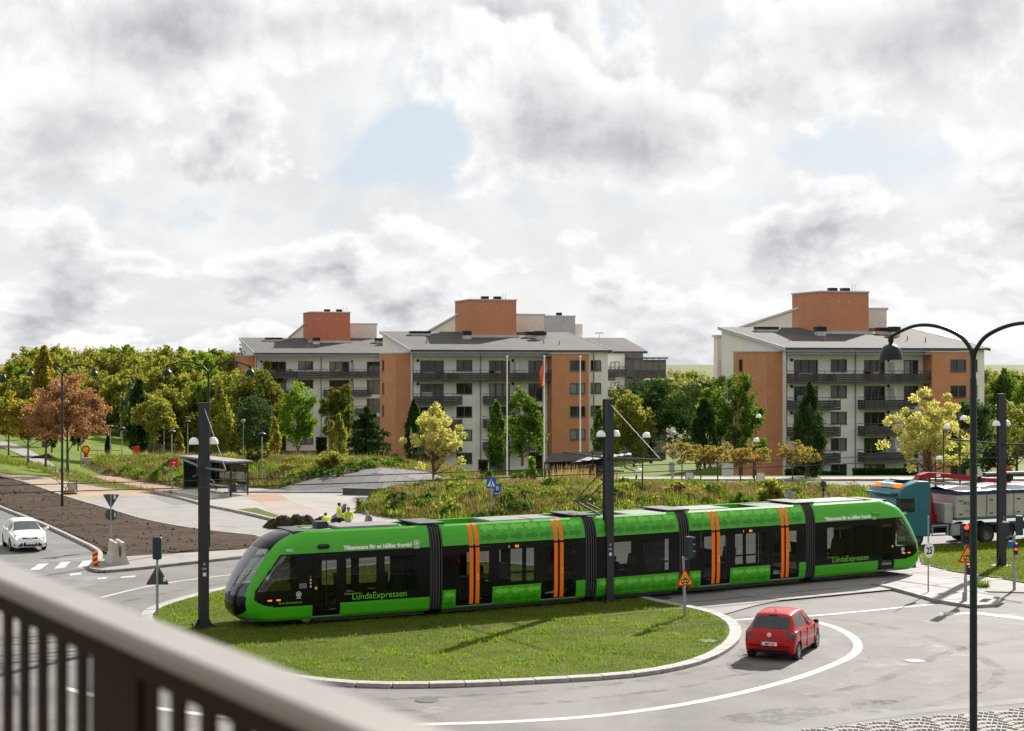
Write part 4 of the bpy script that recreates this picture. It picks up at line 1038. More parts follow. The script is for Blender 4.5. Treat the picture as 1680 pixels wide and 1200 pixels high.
def apartment(fx, Y, label, W=25.2, tower_mat=None, seedk=0, detail=True):
    C0 = P(fx, 600, Y); C0.z = BZ
    root = empty('apartment_building', C0, BROT); tag(root, label, 'building', 'apartment blocks beyond the street')
    ct, st = math.cos(BROT), math.sin(BROT)
    s = W / 25.2
    zE = 15.04; zR = zE + 2.5; vR = 17.2; D = 18.0
    om = M['render_orange']; tm = tower_mat or om
    fl = lambda k: k * FLH
    # facade layout in metres along the front
    A = (5.55 * s, 7.55 * s); B = (1.0 * s, 3.95 * s); Cc = (9.7 * s, 12.35 * s); Dd = (14.75 * s, 16.6 * s)
    bay0, bay1 = 17.2 * s, 22.0 * s; LB = (.15, 5.85 * s); MBal = (8.9 * s, 15.1 * s); TB = (.15, 17.15 * s)
    hs = []
    for k in range(5):
        hs.append((A[0], A[1], fl(k) + 1.03, fl(k) + 2.38, 2))
        hs.append((B[0], B[1], fl(k) + .12, fl(k) + 2.32, 3)); hs.append((Cc[0], Cc[1], fl(k) + .12, fl(k) + 2.32, 3)); hs.append((Dd[0], Dd[1], fl(k) + .12, fl(k) + 2.32, 2))
        hs.append((22.9 * s, 24.3 * s, fl(k) + 1.03, fl(k) + 2.38, 2))
    mb = MB(); holes_wall(mb, 0, W, -1, zE, [h[:4] for h in hs])
    mb.add([(0, 0, -1), (0, vR, -1), (0, vR, zR), (0, 0, zE)], [(0, 1, 2, 3)]); mb.add([(W, 0, -1), (W, vR, -1), (W, vR, zR), (W, 0, zE)], [(0, 1, 2, 3)])
    mb.add([(0, vR, zR), (W, vR, zR), (W, vR, -1), (0, vR, -1)], [(0, 1, 2, 3)])
    mb.build('wall', M['render_white'], root)
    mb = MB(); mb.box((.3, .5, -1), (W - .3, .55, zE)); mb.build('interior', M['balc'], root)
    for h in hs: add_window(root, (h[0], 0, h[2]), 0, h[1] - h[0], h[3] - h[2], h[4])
    # base course, gutter, downpipes
    mb = MB(); mb.box((-.3, -.55, zE - .32), (W - 8 * s, -.25, zE + .08)); mb.build('gutter', M['trim'], root)
    mb = MB(); mb.box((-.1, -1.9, zE - .62), (bay0, .0, zE - .52)); mb.build('canopy', M['trim'], root)
    for u in (.08, 8.6 * s, W - 1.9 * s):
        mb = MB(); mb.tube([(u, -.07, -.6), (u, -.07, zE - .3)], .07, n=6); mb.build('downpipe', M['trim'], root)
    # roof: one long slope rising away from the street
    ov = .6; sl = (zR - zE) / vR
    mb = MB(); mb.prism([(-ov, zE - sl * ov), (vR + .2, zR + sl * .2), (vR + .2, zR + sl * .2 + .22), (-ov, zE - sl * ov + .22)], -.35, W + .35, 'x'); rf = mb.build('roof', M['roof_felt'], root)
    for u in (-.42, W + .36):
        mb = MB(); mb.prism([(-ov - .05, zE - sl * ov - .12), (vR + .25, zR + sl * .25 - .10), (vR + .25, zR + sl * .25 + .28), (-ov - .05, zE - sl * ov + .28)], u, u + .07, 'x'); mb.build('verge_board', M['flash'], root)
    def onroof(v): return zE + sl * v + .2
    for (u, v, du, dv, h, mt) in ((9.0 * s, 9.6, 1.0, 1.0, 1.1, 0), (2.9 * s, 13.2, 2.6, 1.0, .6, 1), (18.6 * s, 9.2, 1.0, 1.0, 1.2, 0), (18.0 * s, 11.2, 2.6, 1.0, .85, 1)):
        mb = MB(); z = onroof(v); mb.box((u, v, z - .3), (u + du, v + dv, z + h * .5), M['flash']); mb.box((u - .06, v - .06, z + h * .5), (u + du + .06, v + dv + .06, z + h), M['black']); mb.build('roof_vent', None, rf)
    for (u, v) in ((3.0 * s, 5.0), (7.6 * s, 5.2), (18.5 * s, 5.6), (20.2 * s, 4.4)):
        mb = MB(); mb.tube([(u, v, onroof(v) - .1), (u, v, onroof(v) + .55)], .07, n=6); mb.build('vent_pipe', M['render_red'], rf)
    # stair tower and the rear half with its slanting roof
    st_ = min(s, 1.0); t0, t1 = 10.5 * st_, 17.0 * st_; tv = 12.0; td = 7.4; tt = 21.85
    mb = MB(); mb.box((t0, tv, onroof(tv) - 1.2), (t1, tv + td, tt)); tw = mb.build('stair_tower', tm, root)
    mb = MB(); mb.box((t0 - .1, tv - .1, tt), (t1 + .1, tv + td + .1, tt + .16)); mb.build('coping', M['flash'], tw)
    mb = MB(); mb.box((t0 - .5, tv - .5, onroof(tv) - .1), (t1 + .3, tv, onroof(tv) + .28)); mb.build('flashing', M['flash'], tw)
    for u in (t0 + 2.2 * s, t0 + 3.9 * s):
        mb = MB(); mb.box((u, tv + 1.5, tt + .16), (u + .9, tv + 2.4, tt + .6)); mb.build('roof_vent', M['black'], tw)
    for u in (t0 + 4.8 * s, t0 + 5.2 * s):
        mb = MB(); mb.tube([(u, tv + 1, tt), (u, tv + 1, tt + .9), (u + .15, tv + 1, tt + 1.0)], .03, n=5); mb.build('ladder_rail', M['flash'], tw)
    for k in range(4):
        mb = MB(); mb.box((t0 + 1.1 + k * 1.3 * s, tv - .04, tt - 1.2), (t0 + 1.25 + k * 1.3 * s, tv, tt - 1.05)); mb.build('overflow_spout', M['flash'], tw)
    mb = MB(); mb.prism([(vR + .3, 14), (vR + .3, 20.05), (35, 18.0), (35, 14)], t0 + .05, 22.6 * st_, 'x'); rb = mb.build('rear_block', M['render_beige'], root)
    mb = MB(); mb.prism([(vR + .25, 20.05), (35.2, 18.0), (35.2, 18.25), (vR + .25, 20.3)], t0 - .1, 22.8 * st_, 'x'); mb.build('rear_roof', M['flash'], rb)
    mb = MB(); mb.box((t0 + .4, vR + .05, -1), (W - 3, 34, 16.2)); mb.build('rear_wall', M['render_beige'], root)
    # orange bay on the front right
    bd = 2.0
    bh = [((bay0 + 2.3 * s), (bay0 + 4.35 * s), fl(k) + 1.03, fl(k) + 2.38) for k in range(5)]
    mb = MB(); holes_wall(mb, bay0, bay1, -1, zE - .35, bh, v=-bd)
    mb.add([(bay0, -bd, -1), (bay0, 0, -1), (bay0, 0, zE - .35), (bay0, -bd, zE - .35)], [(0, 1, 2, 3)]); mb.add([(bay1, -bd, -1), (bay1, 0, -1), (bay1, 0, zE - .35), (bay1, -bd, zE - .35)], [(0, 1, 2, 3)])
    by = mb.build('bay', om, root)
    mb = MB(); mb.box((bay0 - .08, -bd - .08, zE - .35), (bay1 + .08, .0, zE - .2)); mb.build('coping', M['flash'], by)
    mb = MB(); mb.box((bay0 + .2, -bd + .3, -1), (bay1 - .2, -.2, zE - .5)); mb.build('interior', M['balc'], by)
    for k in range(1, 5):
        mb = MB(); mb.box((bay0 - .004, -bd - .004, fl(k) - .012), (bay1 + .004, -bd + .05, fl(k) + .012)); mb.build('panel_joint', M['render_red'], by)
    for h in bh: add_window(root, (h[0], -bd, h[2]), 0, h[1] - h[0], 1.35, 2)
    # orange bay on the gable end
    gv0, gv1, gu = .8, 9.0, -1.9
    mb = MB(); mb.add([(gu, gv0, -1), (-.02, gv0 - .0, -1), (-.02, gv0, zE - .35), (gu, gv0, zE - .35)], [(0, 1, 2, 3)])
    gh = [(gv1 - 2.4, gv1 - 1.4, fl(k) + 1.0, fl(k) + 2.4) for k in range(5)]
    holes_wall(mb, gv0, gv1, -1, zE - .35, gh, tr=lambda p: (gu - (p[0] - gv0) * .03, p[0], p[2]))
    mb.add([(gu - .25, gv1, -1), (-.02, gv1, -1), (-.02, gv1, zE - .35), (gu - .25, gv1, zE - .35)], [(0, 1, 2, 3)])
    gb = mb.build('bay', om, root)
    mb = MB(); mb.prism([(gu - .08, gv0 - .08), (.0, gv0 - .08), (.0, gv1 + .08), (gu - .33, gv1 + .08)], zE - .35, zE - .2, 'z'); mb.build('coping', M['flash'], gb)
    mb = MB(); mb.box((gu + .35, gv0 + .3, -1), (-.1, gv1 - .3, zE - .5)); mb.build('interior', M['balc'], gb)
    for h in gh: add_window(root, (gu - (h[1] - gv0) * .03, h[1], h[2]), R(-90) + math.atan(.03), 1.0, 1.4, 1)
    # balconies
    balcony(root, TB[0], TB[1], fl(4), 0, 1.75)
    for k in (1, 2, 3):
        balcony(root, LB[0], LB[1], fl(k), 0, 1.75); balcony(root, MBal[0], MBal[1], fl(k), 0, 1.75)
    for k in (1, 2, 3, 4): balcony(root, 0, 2.4, fl(k), 0, 1.8, rz=R(90), loc=(W, 2.2, fl(k)))
    # screens between flats, wall lamps
    for k in range(1, 5):
        for u in (MBal[0] + 3.9 * s,):
            mb = MB(); mb.box((u, -1.6, fl(k)), (u + .06, -.02, fl(k) + 2.1)); mb.build('balcony_screen', M['render_white'], root)
        for u in (.7 * s, 12.75 * s):
            mb = MB(); mb.lathe([(.16, 0), (.18, .06), (.10, .12), (.001, .13)], n=12, M=Matrix.Translation((u, -.01, fl(k) + 2.3)) @ Matrix.Rotation(R(90), 4, 'X')); mb.build('wall_lamp', M['black'], root)
    # things on balconies
    for k, u, w, h, m in ((4, 1.1, 1.6, .9, 'trim'), (4, 4.2, 1.4, .7, 'balc_metal'), (4, 10.2, .7, 1.0, 'render_orange'), (4, 13, 1.2, .75, 'balc_metal'), (3, 1.0, 1.3, 1.3, 'trim'), (2, 9.6, 1.1, .9, 'balc_metal'), (1, 11.2, .8, .9, 'trim')):
        mb = MB(); mb.box((u * s, -1.3, fl(k)), (u * s + w, -.7, fl(k) + h), bev=.06); mb.build('balcony_furniture', M[m], root)
    return root

bm_ = apartment(676, 205, 'white and orange apartment block directly behind the flagpoles', 25.6)
bl_ = apartment(420, 256, 'farthest white apartment block with red-brown roof tower, beside the wood', 29.6, tower_mat=M['render_red'])
br_ = apartment(1289, 181, 'white and orange apartment block at the right behind the yellow tree', 24.6)

def rear_block_centre():
    """grey topped block seen past the middle building's right shoulder"""
    Y = 232.0; o = P(985, 600, Y); o.z = BZ
    root = empty('apartment_building', o, BROT); tag(root, 'rear apartment block with grey roof tower and dark glazed balconies', 'building', 'apartment blocks beyond the street')
    def zz(py, d=0): return P(0, py, Y + d).z - BZ
    mb = MB(); mb.add([(-4, 0, -1), (3.6, 0, -1), (3.6, 0, zz(580)), (-4, 0, zz(580)), (-4, 9, -1), (3.6, 9, -1), (3.6, 9, zz(556)), (-4, 9, zz(556))], [(0, 1, 2, 3), (1, 5, 6, 2), (0, 4, 7, 3), (4, 5, 6, 7)]); mb.build('wall', M['render_white'], root)
    mb = MB(); mb.prism([(-.4, zz(580)), (9, zz(556)), (9, zz(556) + .3), (-.4, zz(580) + .3)], -6, 6.9, 'x'); mb.build('roof', M['roof_felt'], root)
    mb = MB(); mb.box((3.6, .6, -1), (6.6, 9, zz(580))); mb.build('wall', M['render_grey'], root)
    mb = MB(); mb.box((-8.6, 8, zz(560)), (-1.0, 14, zz(520, 8))); tw = mb.build('stair_tower', M['render_grey'], root)
    mb = MB(); mb.box((-8.7, 7.9, zz(520, 8)), (-.9, 14.1, zz(520, 8) + .15)); mb.build('coping', M['flash'], tw)
    mb = MB(); mb.box((-3.2, 9.5, zz(520, 8) + .15), (-2.5, 10.2, zz(513, 8))); mb.build('roof_vent', M['black'], tw)
    mb = MB(); mb.box((-1.0, 10, zz(575)), (.8, 14, zz(532, 10))); mb.build('rear_wall', M['render_beige'], root)
    for k in range(5):
        z = zz(622) - (4 - k) * FLH + 0.0
        add_window(root, (1.5, 0, z + 3.88 - 2.88), 0, 1.3, 1.4, 2)
        balcony(root, .8, 3.4, z + .55, 0, 1.5)
    # glazed dark balcony stack
    mb = MB(); u0, u1 = 4.2, 9.0
    for k in range(5):
        z = zz(621) - (4 - k) * FLH
        q = MB(); q.box((u0, -2.0, z), (u1, .55, z + .2)); q.box((u0, -2.0, z + .2), (u1, -1.94, z + 1.15)); b = q.build('balcony', M['balc'], root)
        q = MB(); q.box((u0 + .05, -1.97, z + 1.15), (u1 - .05, -1.95, z + 2.6)); q.build('pane', M['panes'][1], b)
        for i in range(6):
            x = u0 + (u1 - u0 - .08) * i / 5; q = MB(); q.box((x, -2.02, z + .2), (x + .08, -1.93, z + 2.7)); q.build('post', M['balc_metal'], b)
    q = MB(); q.box((u0 - .2, -2.3, zz(589)), (u1 + .2, .6, zz(586.5))); q.build('canopy', M['balc_metal'], root)
    mb = MB(); mb.tube([(.9, 3, zz(570)), (.9, 3, zz(546))], .04, n=5); mb.box((.3, 2.95, zz(547)), (1.5, 3.05, zz(545))); mb.build('antenna', M['flash'], root)
rear_block_centre()
def rear_block_right():
    Y = 215.0; o = P(1177, 600, Y); o.z = BZ
    root = empty('apartment_building', o, BROT); tag(root, 'narrow pale end of a rear block at the left of the right building', 'building', 'apartment blocks beyond the street')
    t = P(0, 553, Y).z - BZ
    mb = MB(); mb.box((0, 0, -1), (8, 1.2, t)); mb.build('wall', M['render_beige'], root)
    mb = MB(); mb.box((-.2, -.2, t), (8, 1.4, t + .25)); mb.build('coping', M['flash'], root)
    mb = MB(); mb.box((.7, -.8, -1), (2.4, -.02, P(0, 585, Y).z - BZ)); mb.build('bay', M['render_red'], root)
rear_block_right()
# ------------------------------------------------------------------ vegetation
LM = {
 'green': leafmat('leaf_green', [(.035, .062, .014), (.055, .095, .018), (.085, .13, .022)]),
 'dark': leafmat('leaf_dark', [(.014, .030, .012), (.022, .046, .015), (.040, .070, .018)], .3),
 'bluegreen': leafmat('leaf_bluegreen', [(.028, .050, .026), (.040, .072, .032), (.06, .10, .04)], .35),
 'lime': leafmat('leaf_lime', [(.055, .095, .014), (.085, .14, .018), (.13, .18, .025)]),
 'olive': leafmat('leaf_olive', [(.085, .098, .022), (.145, .150, .034), (.21, .20, .046)]),
 'yellow': leafmat('leaf_yellow', [(.24, .235, .075), (.35, .33, .12), (.45, .41, .19)], .42),
 'gold': leafmat('leaf_gold', [(.11, .105, .018), (.175, .15, .026), (.24, .19, .036)]),
 'orange': leafmat('leaf_orange', [(.14, .078, .046), (.21, .115, .068), (.27, .15, .088)], .42),
 'mixor': leafmat('leaf_mixed', [(.07, .085, .022), (.11, .115, .03), (.15, .125, .04), (.19, .12, .045), (.27, .08, .025)]),
 'autumntop': leafmat('leaf_autumn', [(.030, .055, .014), (.05, .08, .016), (.085, .08, .018), (.15, .075, .022)]),
 'willow': leafmat('leaf_willow', [(.085, .11, .05), (.12, .15, .07), (.16, .19, .09)]),
 'grass': leafmat('blade_green', [(.065, .098, .007), (.095, .13, .010), (.15, .17, .022)], .35),
 'dry': leafmat('blade_dry', [(.048, .066, .015), (.085, .095, .022), (.125, .115, .035), (.19, .15, .065)], .35),
 'straw': leafmat('straw', [(.26, .19, .10), (.36, .27, .15)], .3),
 'rose': leafmat('dry_stalk', [(.13, .085, .05), (.20, .13, .085), (.24, .17, .12)], .25),
 'bigleaf': leafmat('big_leaf', [(.022, .052, .012), (.04, .085, .016), (.075, .13, .025)], .3),
}
def unit(n):
    v = rng.normal(size=(n, 3)); return v / np.linalg.norm(v, axis=1, keepdims=True)
def leaves(c, size, elong=1.7, up=0.0, out=None):
    """diamond leaves at centres c"""
    n = len(c); a = unit(n); a[:, 2] += up
    if out is not None: a += out
    a /= np.linalg.norm(a, axis=1, keepdims=True)
    b = np.cross(a, unit(n)); b /= np.linalg.norm(b, axis=1, keepdims=True) + 1e-9
    s = size * rng.uniform(.65, 1.25, (n, 1)); L = a * s * elong * .75; Wd = b * s * .62
    v = np.stack([c + L, c + Wd + L * .1, c - L, c - Wd + L * .1], 1).reshape(-1, 3)
    return v, np.arange(4 * n).reshape(-1, 4)
def crown_round(h0, h1, rx, n, size, egg=.0, clumps=60, ragged=.12, shell=.5, crad=.25):
    zc, rz = (h0 + h1) / 2, (h1 - h0) / 2
    d = unit(clumps); r = (shell + (1 - shell) * rng.random(clumps) ** .7) * (1 + ragged * rng.normal(size=clumps))
    r = np.clip(r, .2, 1.12); k = 1 - crad * .55
    cc = d * r[:, None] * k; cc[:, :2] *= (1 - egg * cc[:, 2:3])
    cen = cc * np.array([rx, rx, rz]) + np.array([0, 0, zc])
    cr = rng.uniform(.7, 1.25, clumps) * crad
    idx = rng.integers(0, clumps, n); dd = unit(n) * (rng.random((n, 1)) ** .45)
    p = cen[idx] + dd * cr[idx][:, None] * np.array([rx, rx, rz * .85])
    cv = rng.random(clumps); rn = np.clip(.55 * cv[idx] + .45 * rng.random(n), 0, 1)
    return p, rn, cen
def crown_column(h0, h1, rmax, n, wide=.35, tip=.9, clumps=90, crad=.28):
    t = rng.random(clumps) ** .9
    def R_(t): return np.where(t < wide, .55 + .45 * np.sin(t / wide * math.pi / 2), np.clip(np.cos((t - wide) / (1 - wide) * math.pi / 2), 0, 1) ** tip)
    a = rng.uniform(0, 2 * math.pi, clumps); rr = R_(t) * rng.uniform(.45, .9, clumps) * rmax
    cen = np.stack([rr * np.cos(a), rr * np.sin(a), h0 + t * (h1 - h0) * .93], -1)
    idx = rng.integers(0, clumps, n); dd = unit(n) * (rng.random((n, 1)) ** .5); cr = crad * rmax * rng.uniform(.7, 1.2, clumps) * (.45 + .55 * R_(t))
    p = cen[idx] + dd * cr[idx][:, None] * np.array([1, 1, 2.4])
    cv = rng.random(clumps); return p, np.clip(.5 * cv[idx] + .5 * rng.random(n), 0, 1), cen
def crown_conifer(h0, h1, rmax, n, droop=.12, tiers=11):
    P_, R_, cen = [], [], []
    per = max(20, n // (tiers * 7))
    for k in range(tiers):
        t = k / (tiers - 1); rad = rmax * (1 - t) ** .8 * rng.uniform(.85, 1.1) + .25; z_ = h0 + (h1 - h0) * (t * .95 + .02)
        for b in range(7):
            a = 2 * math.pi * (b + rng.random() * .8) / 7 + k; L = rad * rng.uniform(.65, 1.15); z = z_ + rng.uniform(-.5, .5) * (h1 - h0) / tiers
            u = rng.random(per) ** .7; th = a + rng.normal(size=per) * .16 * (1.1 - u * .5)
            x = L * u; zz = z + .22 * L * u - droop * L * u * u * 2 + rng.normal(size=per) * .16 * (rmax * .22)
            P_.append(np.stack([x * np.cos(th), x * np.sin(th), zz], -1)); R_.append(np.clip(.4 * rng.random() + .6 * rng.random(per), 0, 1)); cen.append((L * .6 * math.cos(a), L * .6 * math.sin(a), z + .1 * L))
    return np.concatenate(P_), np.concatenate(R_), np.array(cen)
def trunk_mesh(h0, h1, cen, rad, nl=12, lean=.1):
    mb = MB(); top = h0 + (h1 - h0) * .62
    pts = [Vector((lean * math.sin(t * 3) * t, lean * math.cos(t * 2.3) * t * .6, t * top - .12)) for t in np.linspace(0, 1, 6)]
    mb.tube(pts, [rad * (1.25 if i == 0 else 1 - .75 * i / 5) for i in range(6)], n=7)
    sel = list(rng.permutation(len(cen)))[:nl]
    for i in sel:
        c = Vector(cen[i]); z0 = min(max(h0 * .8, c.z - .45 * (h1 - h0) * rng.uniform(.4, 1)), top * .95)
        f = z0 / max(top, .1); st = Vector((lean * math.sin(f * 3) * f, lean * math.cos(f * 2.3) * f * .6, z0))
        mid = st.lerp(c, .5) + Vector((0, 0, -.06 * (c - st).length)); r = rad * (1 - .7 * f) * .5
        mb.tube([st, mid, c], [r, r * .6, r * .2], n=5)
    return mb
def make_tree(name, loc, crown, mat, size, h0, h1, rad, label, cat='tree', group=None, nl=12, elong=1.7, up=0.0, trunk=True, bark=None):
    p, rn, cen = crown
    root = empty(name, loc, rng.uniform(0, 6.28)); tag(root, label, cat, group)
    if trunk: trunk_mesh(h0, h1, cen, rad, nl).build('trunk', bark or M['bark'], root, smooth=True)
    v, q = leaves(p, size, elong, up)
    np_mesh('crown', v, quads=q, mats=[LM[mat]], rnd=rn, parent=root)
    return root
def bank_z(x, y):
    return max(tz(x, y), float(bank1.z(np.array([x]), np.array([y]))[0]), float(bank2.z(np.array([x]), np.array([y]))[0]))
def tree(px_, Y, top, w, kind, mat, label, name=None, size=.17, n=None, base=None, cb=.25, group=None, egg=.15, **kw):
    """place a tree by its column, distance, top row and width in photo pixels"""
    x = (px_ - 840) / F * Y; z0 = bank_z(x, Y) if base is None else base
    h = P(px_, top, Y).z - z0; r = w * Y / F / 2; vol = r * h
    size = size * Y / 150 * .82
    if kind == 'round':
        c = crown_round(h * cb, h, r, n or int(np.clip(200 * vol / (size / .17) ** 1.5, 1800, 12000)), size, egg=egg, clumps=kw.get('clumps', 60), ragged=kw.get('ragged', .12), shell=kw.get('shell', .5), crad=kw.get('crad', .25))
    elif kind == 'column':
        c = crown_column(h * cb, h, r, n or int(np.clip(310 * vol / (size / .17) ** 1.5, 1500, 9000)), clumps=kw.get('clumps', 110), wide=kw.get('wide', .35), tip=kw.get('tip', .8))
    else:
        c = crown_conifer(h * cb, h, r, n or 5200, tiers=kw.get('tiers', 12), droop=kw.get('droop', .12))
    return make_tree(name or {'round': 'tree', 'column': 'columnar_tree', 'conifer': 'conifer'}[kind], (x, Y, z0), c, mat, size, h * cb, h, max(.07, h * .017), label, group=group, nl=kw.get('nl', 12), up=.9 if kind == 'column' else 0.0)

def build_trees():
    # avenue on the grass strip
    g = 'avenue trees on the grass strip'
    tree(111, 146.6, 612, 150, 'round', 'orange', 'rust coloured avenue tree nearest the road works', cb=.27, group=g, size=.14, clumps=100, crad=.17, shell=.3, ragged=.22, egg=.35)
    tree(75, 152.7, 640, 95, 'round', 'orange', 'rust and brown avenue tree, second from the road works', cb=.33, group=g, size=.15, clumps=70)
    tree(46, 158, 650, 90, 'round', 'gold', 'golden avenue tree, third from the road works', cb=.33, group=g, size=.15, clumps=70)
    tree(14, 169, 645, 90, 'round', 'gold', 'golden avenue tree at the left edge of the lawn', cb=.33, group=g, size=.15, clumps=70)
    tree(-22, 178, 640, 90, 'round', 'lime', 'green avenue tree cut by the left picture edge', cb=.33, group=g, size=.15)
    tree(72, 196, 560, 52, 'column', 'gold', 'tall slender russet tree rising above the avenue', cb=.12, wide=.3, tip=.7, size=.16)
    # park trees
    tree(228, 181, 617, 46, 'column', 'dark', 'big dark green columnar tree on the lawn', cb=.04, size=.15, wide=.42)
    tree(46, 205, 634, 16, 'column', 'dark', 'thin dark columnar tree behind the avenue', cb=.05, size=.15)
    tree(128, 190, 668, 30, 'column', 'dark', 'dark columnar tree partly hidden by rust foliage', cb=.12, size=.15)
    tree(85, 186, 668, 22, 'column', 'dark', 'small dark columnar tree between avenue trunks', cb=.12, size=.15)
    tree(177, 178, 715, 10, 'column', 'dark', 'very small dark columnar tree by the path lamp', cb=.1, size=.12)
    tree(253, 178, 648, 76, 'round', 'olive', 'yellow-green open tree beside the dark column', cb=.30, size=.16)
    tree(294, 172, 706, 17, 'column', 'olive', 'small clipped column tree on the lawn', cb=.04, size=.12)
    tree(361, 168, 628, 44, 'column', 'olive', 'yellow-green columnar tree behind the left mast', cb=.04, size=.15, wide=.45)
    tree(322, 186, 672, 45, 'round', 'autumntop', 'brownish round shrub tree near the left mast', cb=.06, size=.16)
    tree(213, 196, 622, 34, 'column', 'willow', 'silvery willow peeking behind the dark column', cb=.1, size=.16)
    # in front of the left building
    tree(418, 196, 596, 100, 'round', 'autumntop', 'tall tree with orange top before the far left building', cb=.18, size=.16, clumps=80)
    tree(424, 172, 645, 88, 'round', 'bluegreen', 'round blue-green tree before the far left building', cb=.06, size=.16)
    tree(489, 163, 624, 70, 'round', 'lime', 'light green tree with a bare trunk before the far left building', cb=.20, egg=.25, size=.15)
    tree(553, 172, 628, 68, 'round', 'autumntop', 'dark round tree with russet top between the buildings', cb=.14, size=.15, crad=.2)
    tree(602, 166, 672, 104, 'conifer', 'dark', 'broad dark evergreen between the two left buildings', cb=.02, size=.16, tiers=9, n=6500)
    tree(451, 146, 682, 22, 'column', 'gold', 'slim golden column tree beside the path lamp', cb=.06, size=.12, clumps=70)
    tree(556, 146, 678, 33, 'column', 'olive', 'golden green column tree behind the round bush', cb=.08, size=.12, clumps=80)
    tree(679, 160, 652, 36, 'column', 'dark', 'dark column tree left of the yellow tree', cb=.05, size=.14)
    tree(711, 124, 664, 104, 'round', 'yellow', 'pale yellow tree standing on the planted bank', cb=.24, egg=.35, size=.13, clumps=85, ragged=.22, crad=.16, shell=.35, nl=45)
    tree(815, 155, 654, 38, 'column', 'green', 'green column tree beside the first flagpole', cb=.05, size=.14)
    tree(857, 162, 638, 82, 'round', 'green', 'bushy green tree between the flagpoles', cb=.05, egg=.45, size=.15)
    tree(984, 158, 668, 32, 'column', 'green', 'green column tree behind the middle mast', cb=.05, size=.14)
    tree(1010, 168, 640, 60, 'round', 'olive', 'olive tree at the middle building corner', cb=.1, size=.16)
    tree(1068, 166, 612, 150, 'round', 'dark', 'large dark spreading tree right of the middle mast', cb=.06, egg=.2, size=.16, clumps=90)
    tree(1040, 160, 640, 80, 'round', 'olive', 'feathery olive tree in front of the large dark tree', cb=.05, size=.15)
    tree(1156, 158, 648, 50, 'column', 'dark', 'dark pointed column tree between the buildings', cb=.04, size=.14, wide=.3)
    tree(1207, 160, 612, 104, 'round', 'green', 'feathery green tree before the right building bay', cb=.06, size=.14, egg=.3, ragged=.2, crad=.18, clumps=80, nl=40)
    tree(1140, 205, 612, 90, 'round', 'willow', 'pale willow in the gap between buildings', cb=.1, size=.17)
    tree(1182, 196, 614, 80, 'round', 'lime', 'bright green tree beside the pale willow', cb=.1, size=.16)
    tree(1328, 140, 621, 56, 'column', 'dark', 'tall dark column tree before the right building', cb=.02, size=.13, wide=.4)
    tree(1524, 132, 640, 140, 'round', 'yellow', 'large pale yellow tree behind the truck', cb=.16, egg=.3, size=.13, clumps=100, ragged=.22, crad=.15, shell=.35, nl=50)
    tree(1592, 158, 644, 90, 'round', 'bluegreen', 'grey-green round tree behind the yellow tree', cb=.05, size=.15)
    g2 = 'trees at the right edge'
    tree(1668, 150, 648, 80, 'round', 'olive', 'olive tree cut by the right picture edge', cb=.08, size=.15, group=g2)
    tree(1640, 172, 690, 90, 'round', 'green', 'low green tree behind the right mast', cb=.06, size=.16, group=g2)
    tree(1648, 240, 604, 60, 'round', 'green', 'far dark tree above the right balconies', cb=.08, size=.17, group=g2)
    tree(1690, 205, 606, 70, 'round', 'green', 'far green tree at the upper right edge', cb=.08, size=.17, group=g2)
    tree(1575, 150, 720, 90, 'round', 'green', 'low green tree under the grey-green one', cb=.05, size=.15, group=g2)
    tree(1630, 145, 735, 60, 'round', 'dark', 'dark shrub behind the no-entry sign', cb=.03, size=.14, group=g2)
    # young street trees with thin trunks
    names = ['nearest the grass lawn', 'second from the lawn', 'third from the lawn', 'behind the rounded shrub', 'right of the rounded shrub', 'next to the dark column tree', 'at the right end of its row']
    for i, p in enumerate((1118, 1150, 1178, 1214, 1238, 1300, 1322)):
        tree(p, 127 + (i % 3) * 1.2, 722 + (i * 7) % 11, 62, 'round', 'mixor', 'young orange-tinged street tree ' + names[i], name='young_tree', cb=.50, size=.12, n=1300, group='young street trees', clumps=40, ragged=.2, nl=8, base=0)
build_trees()

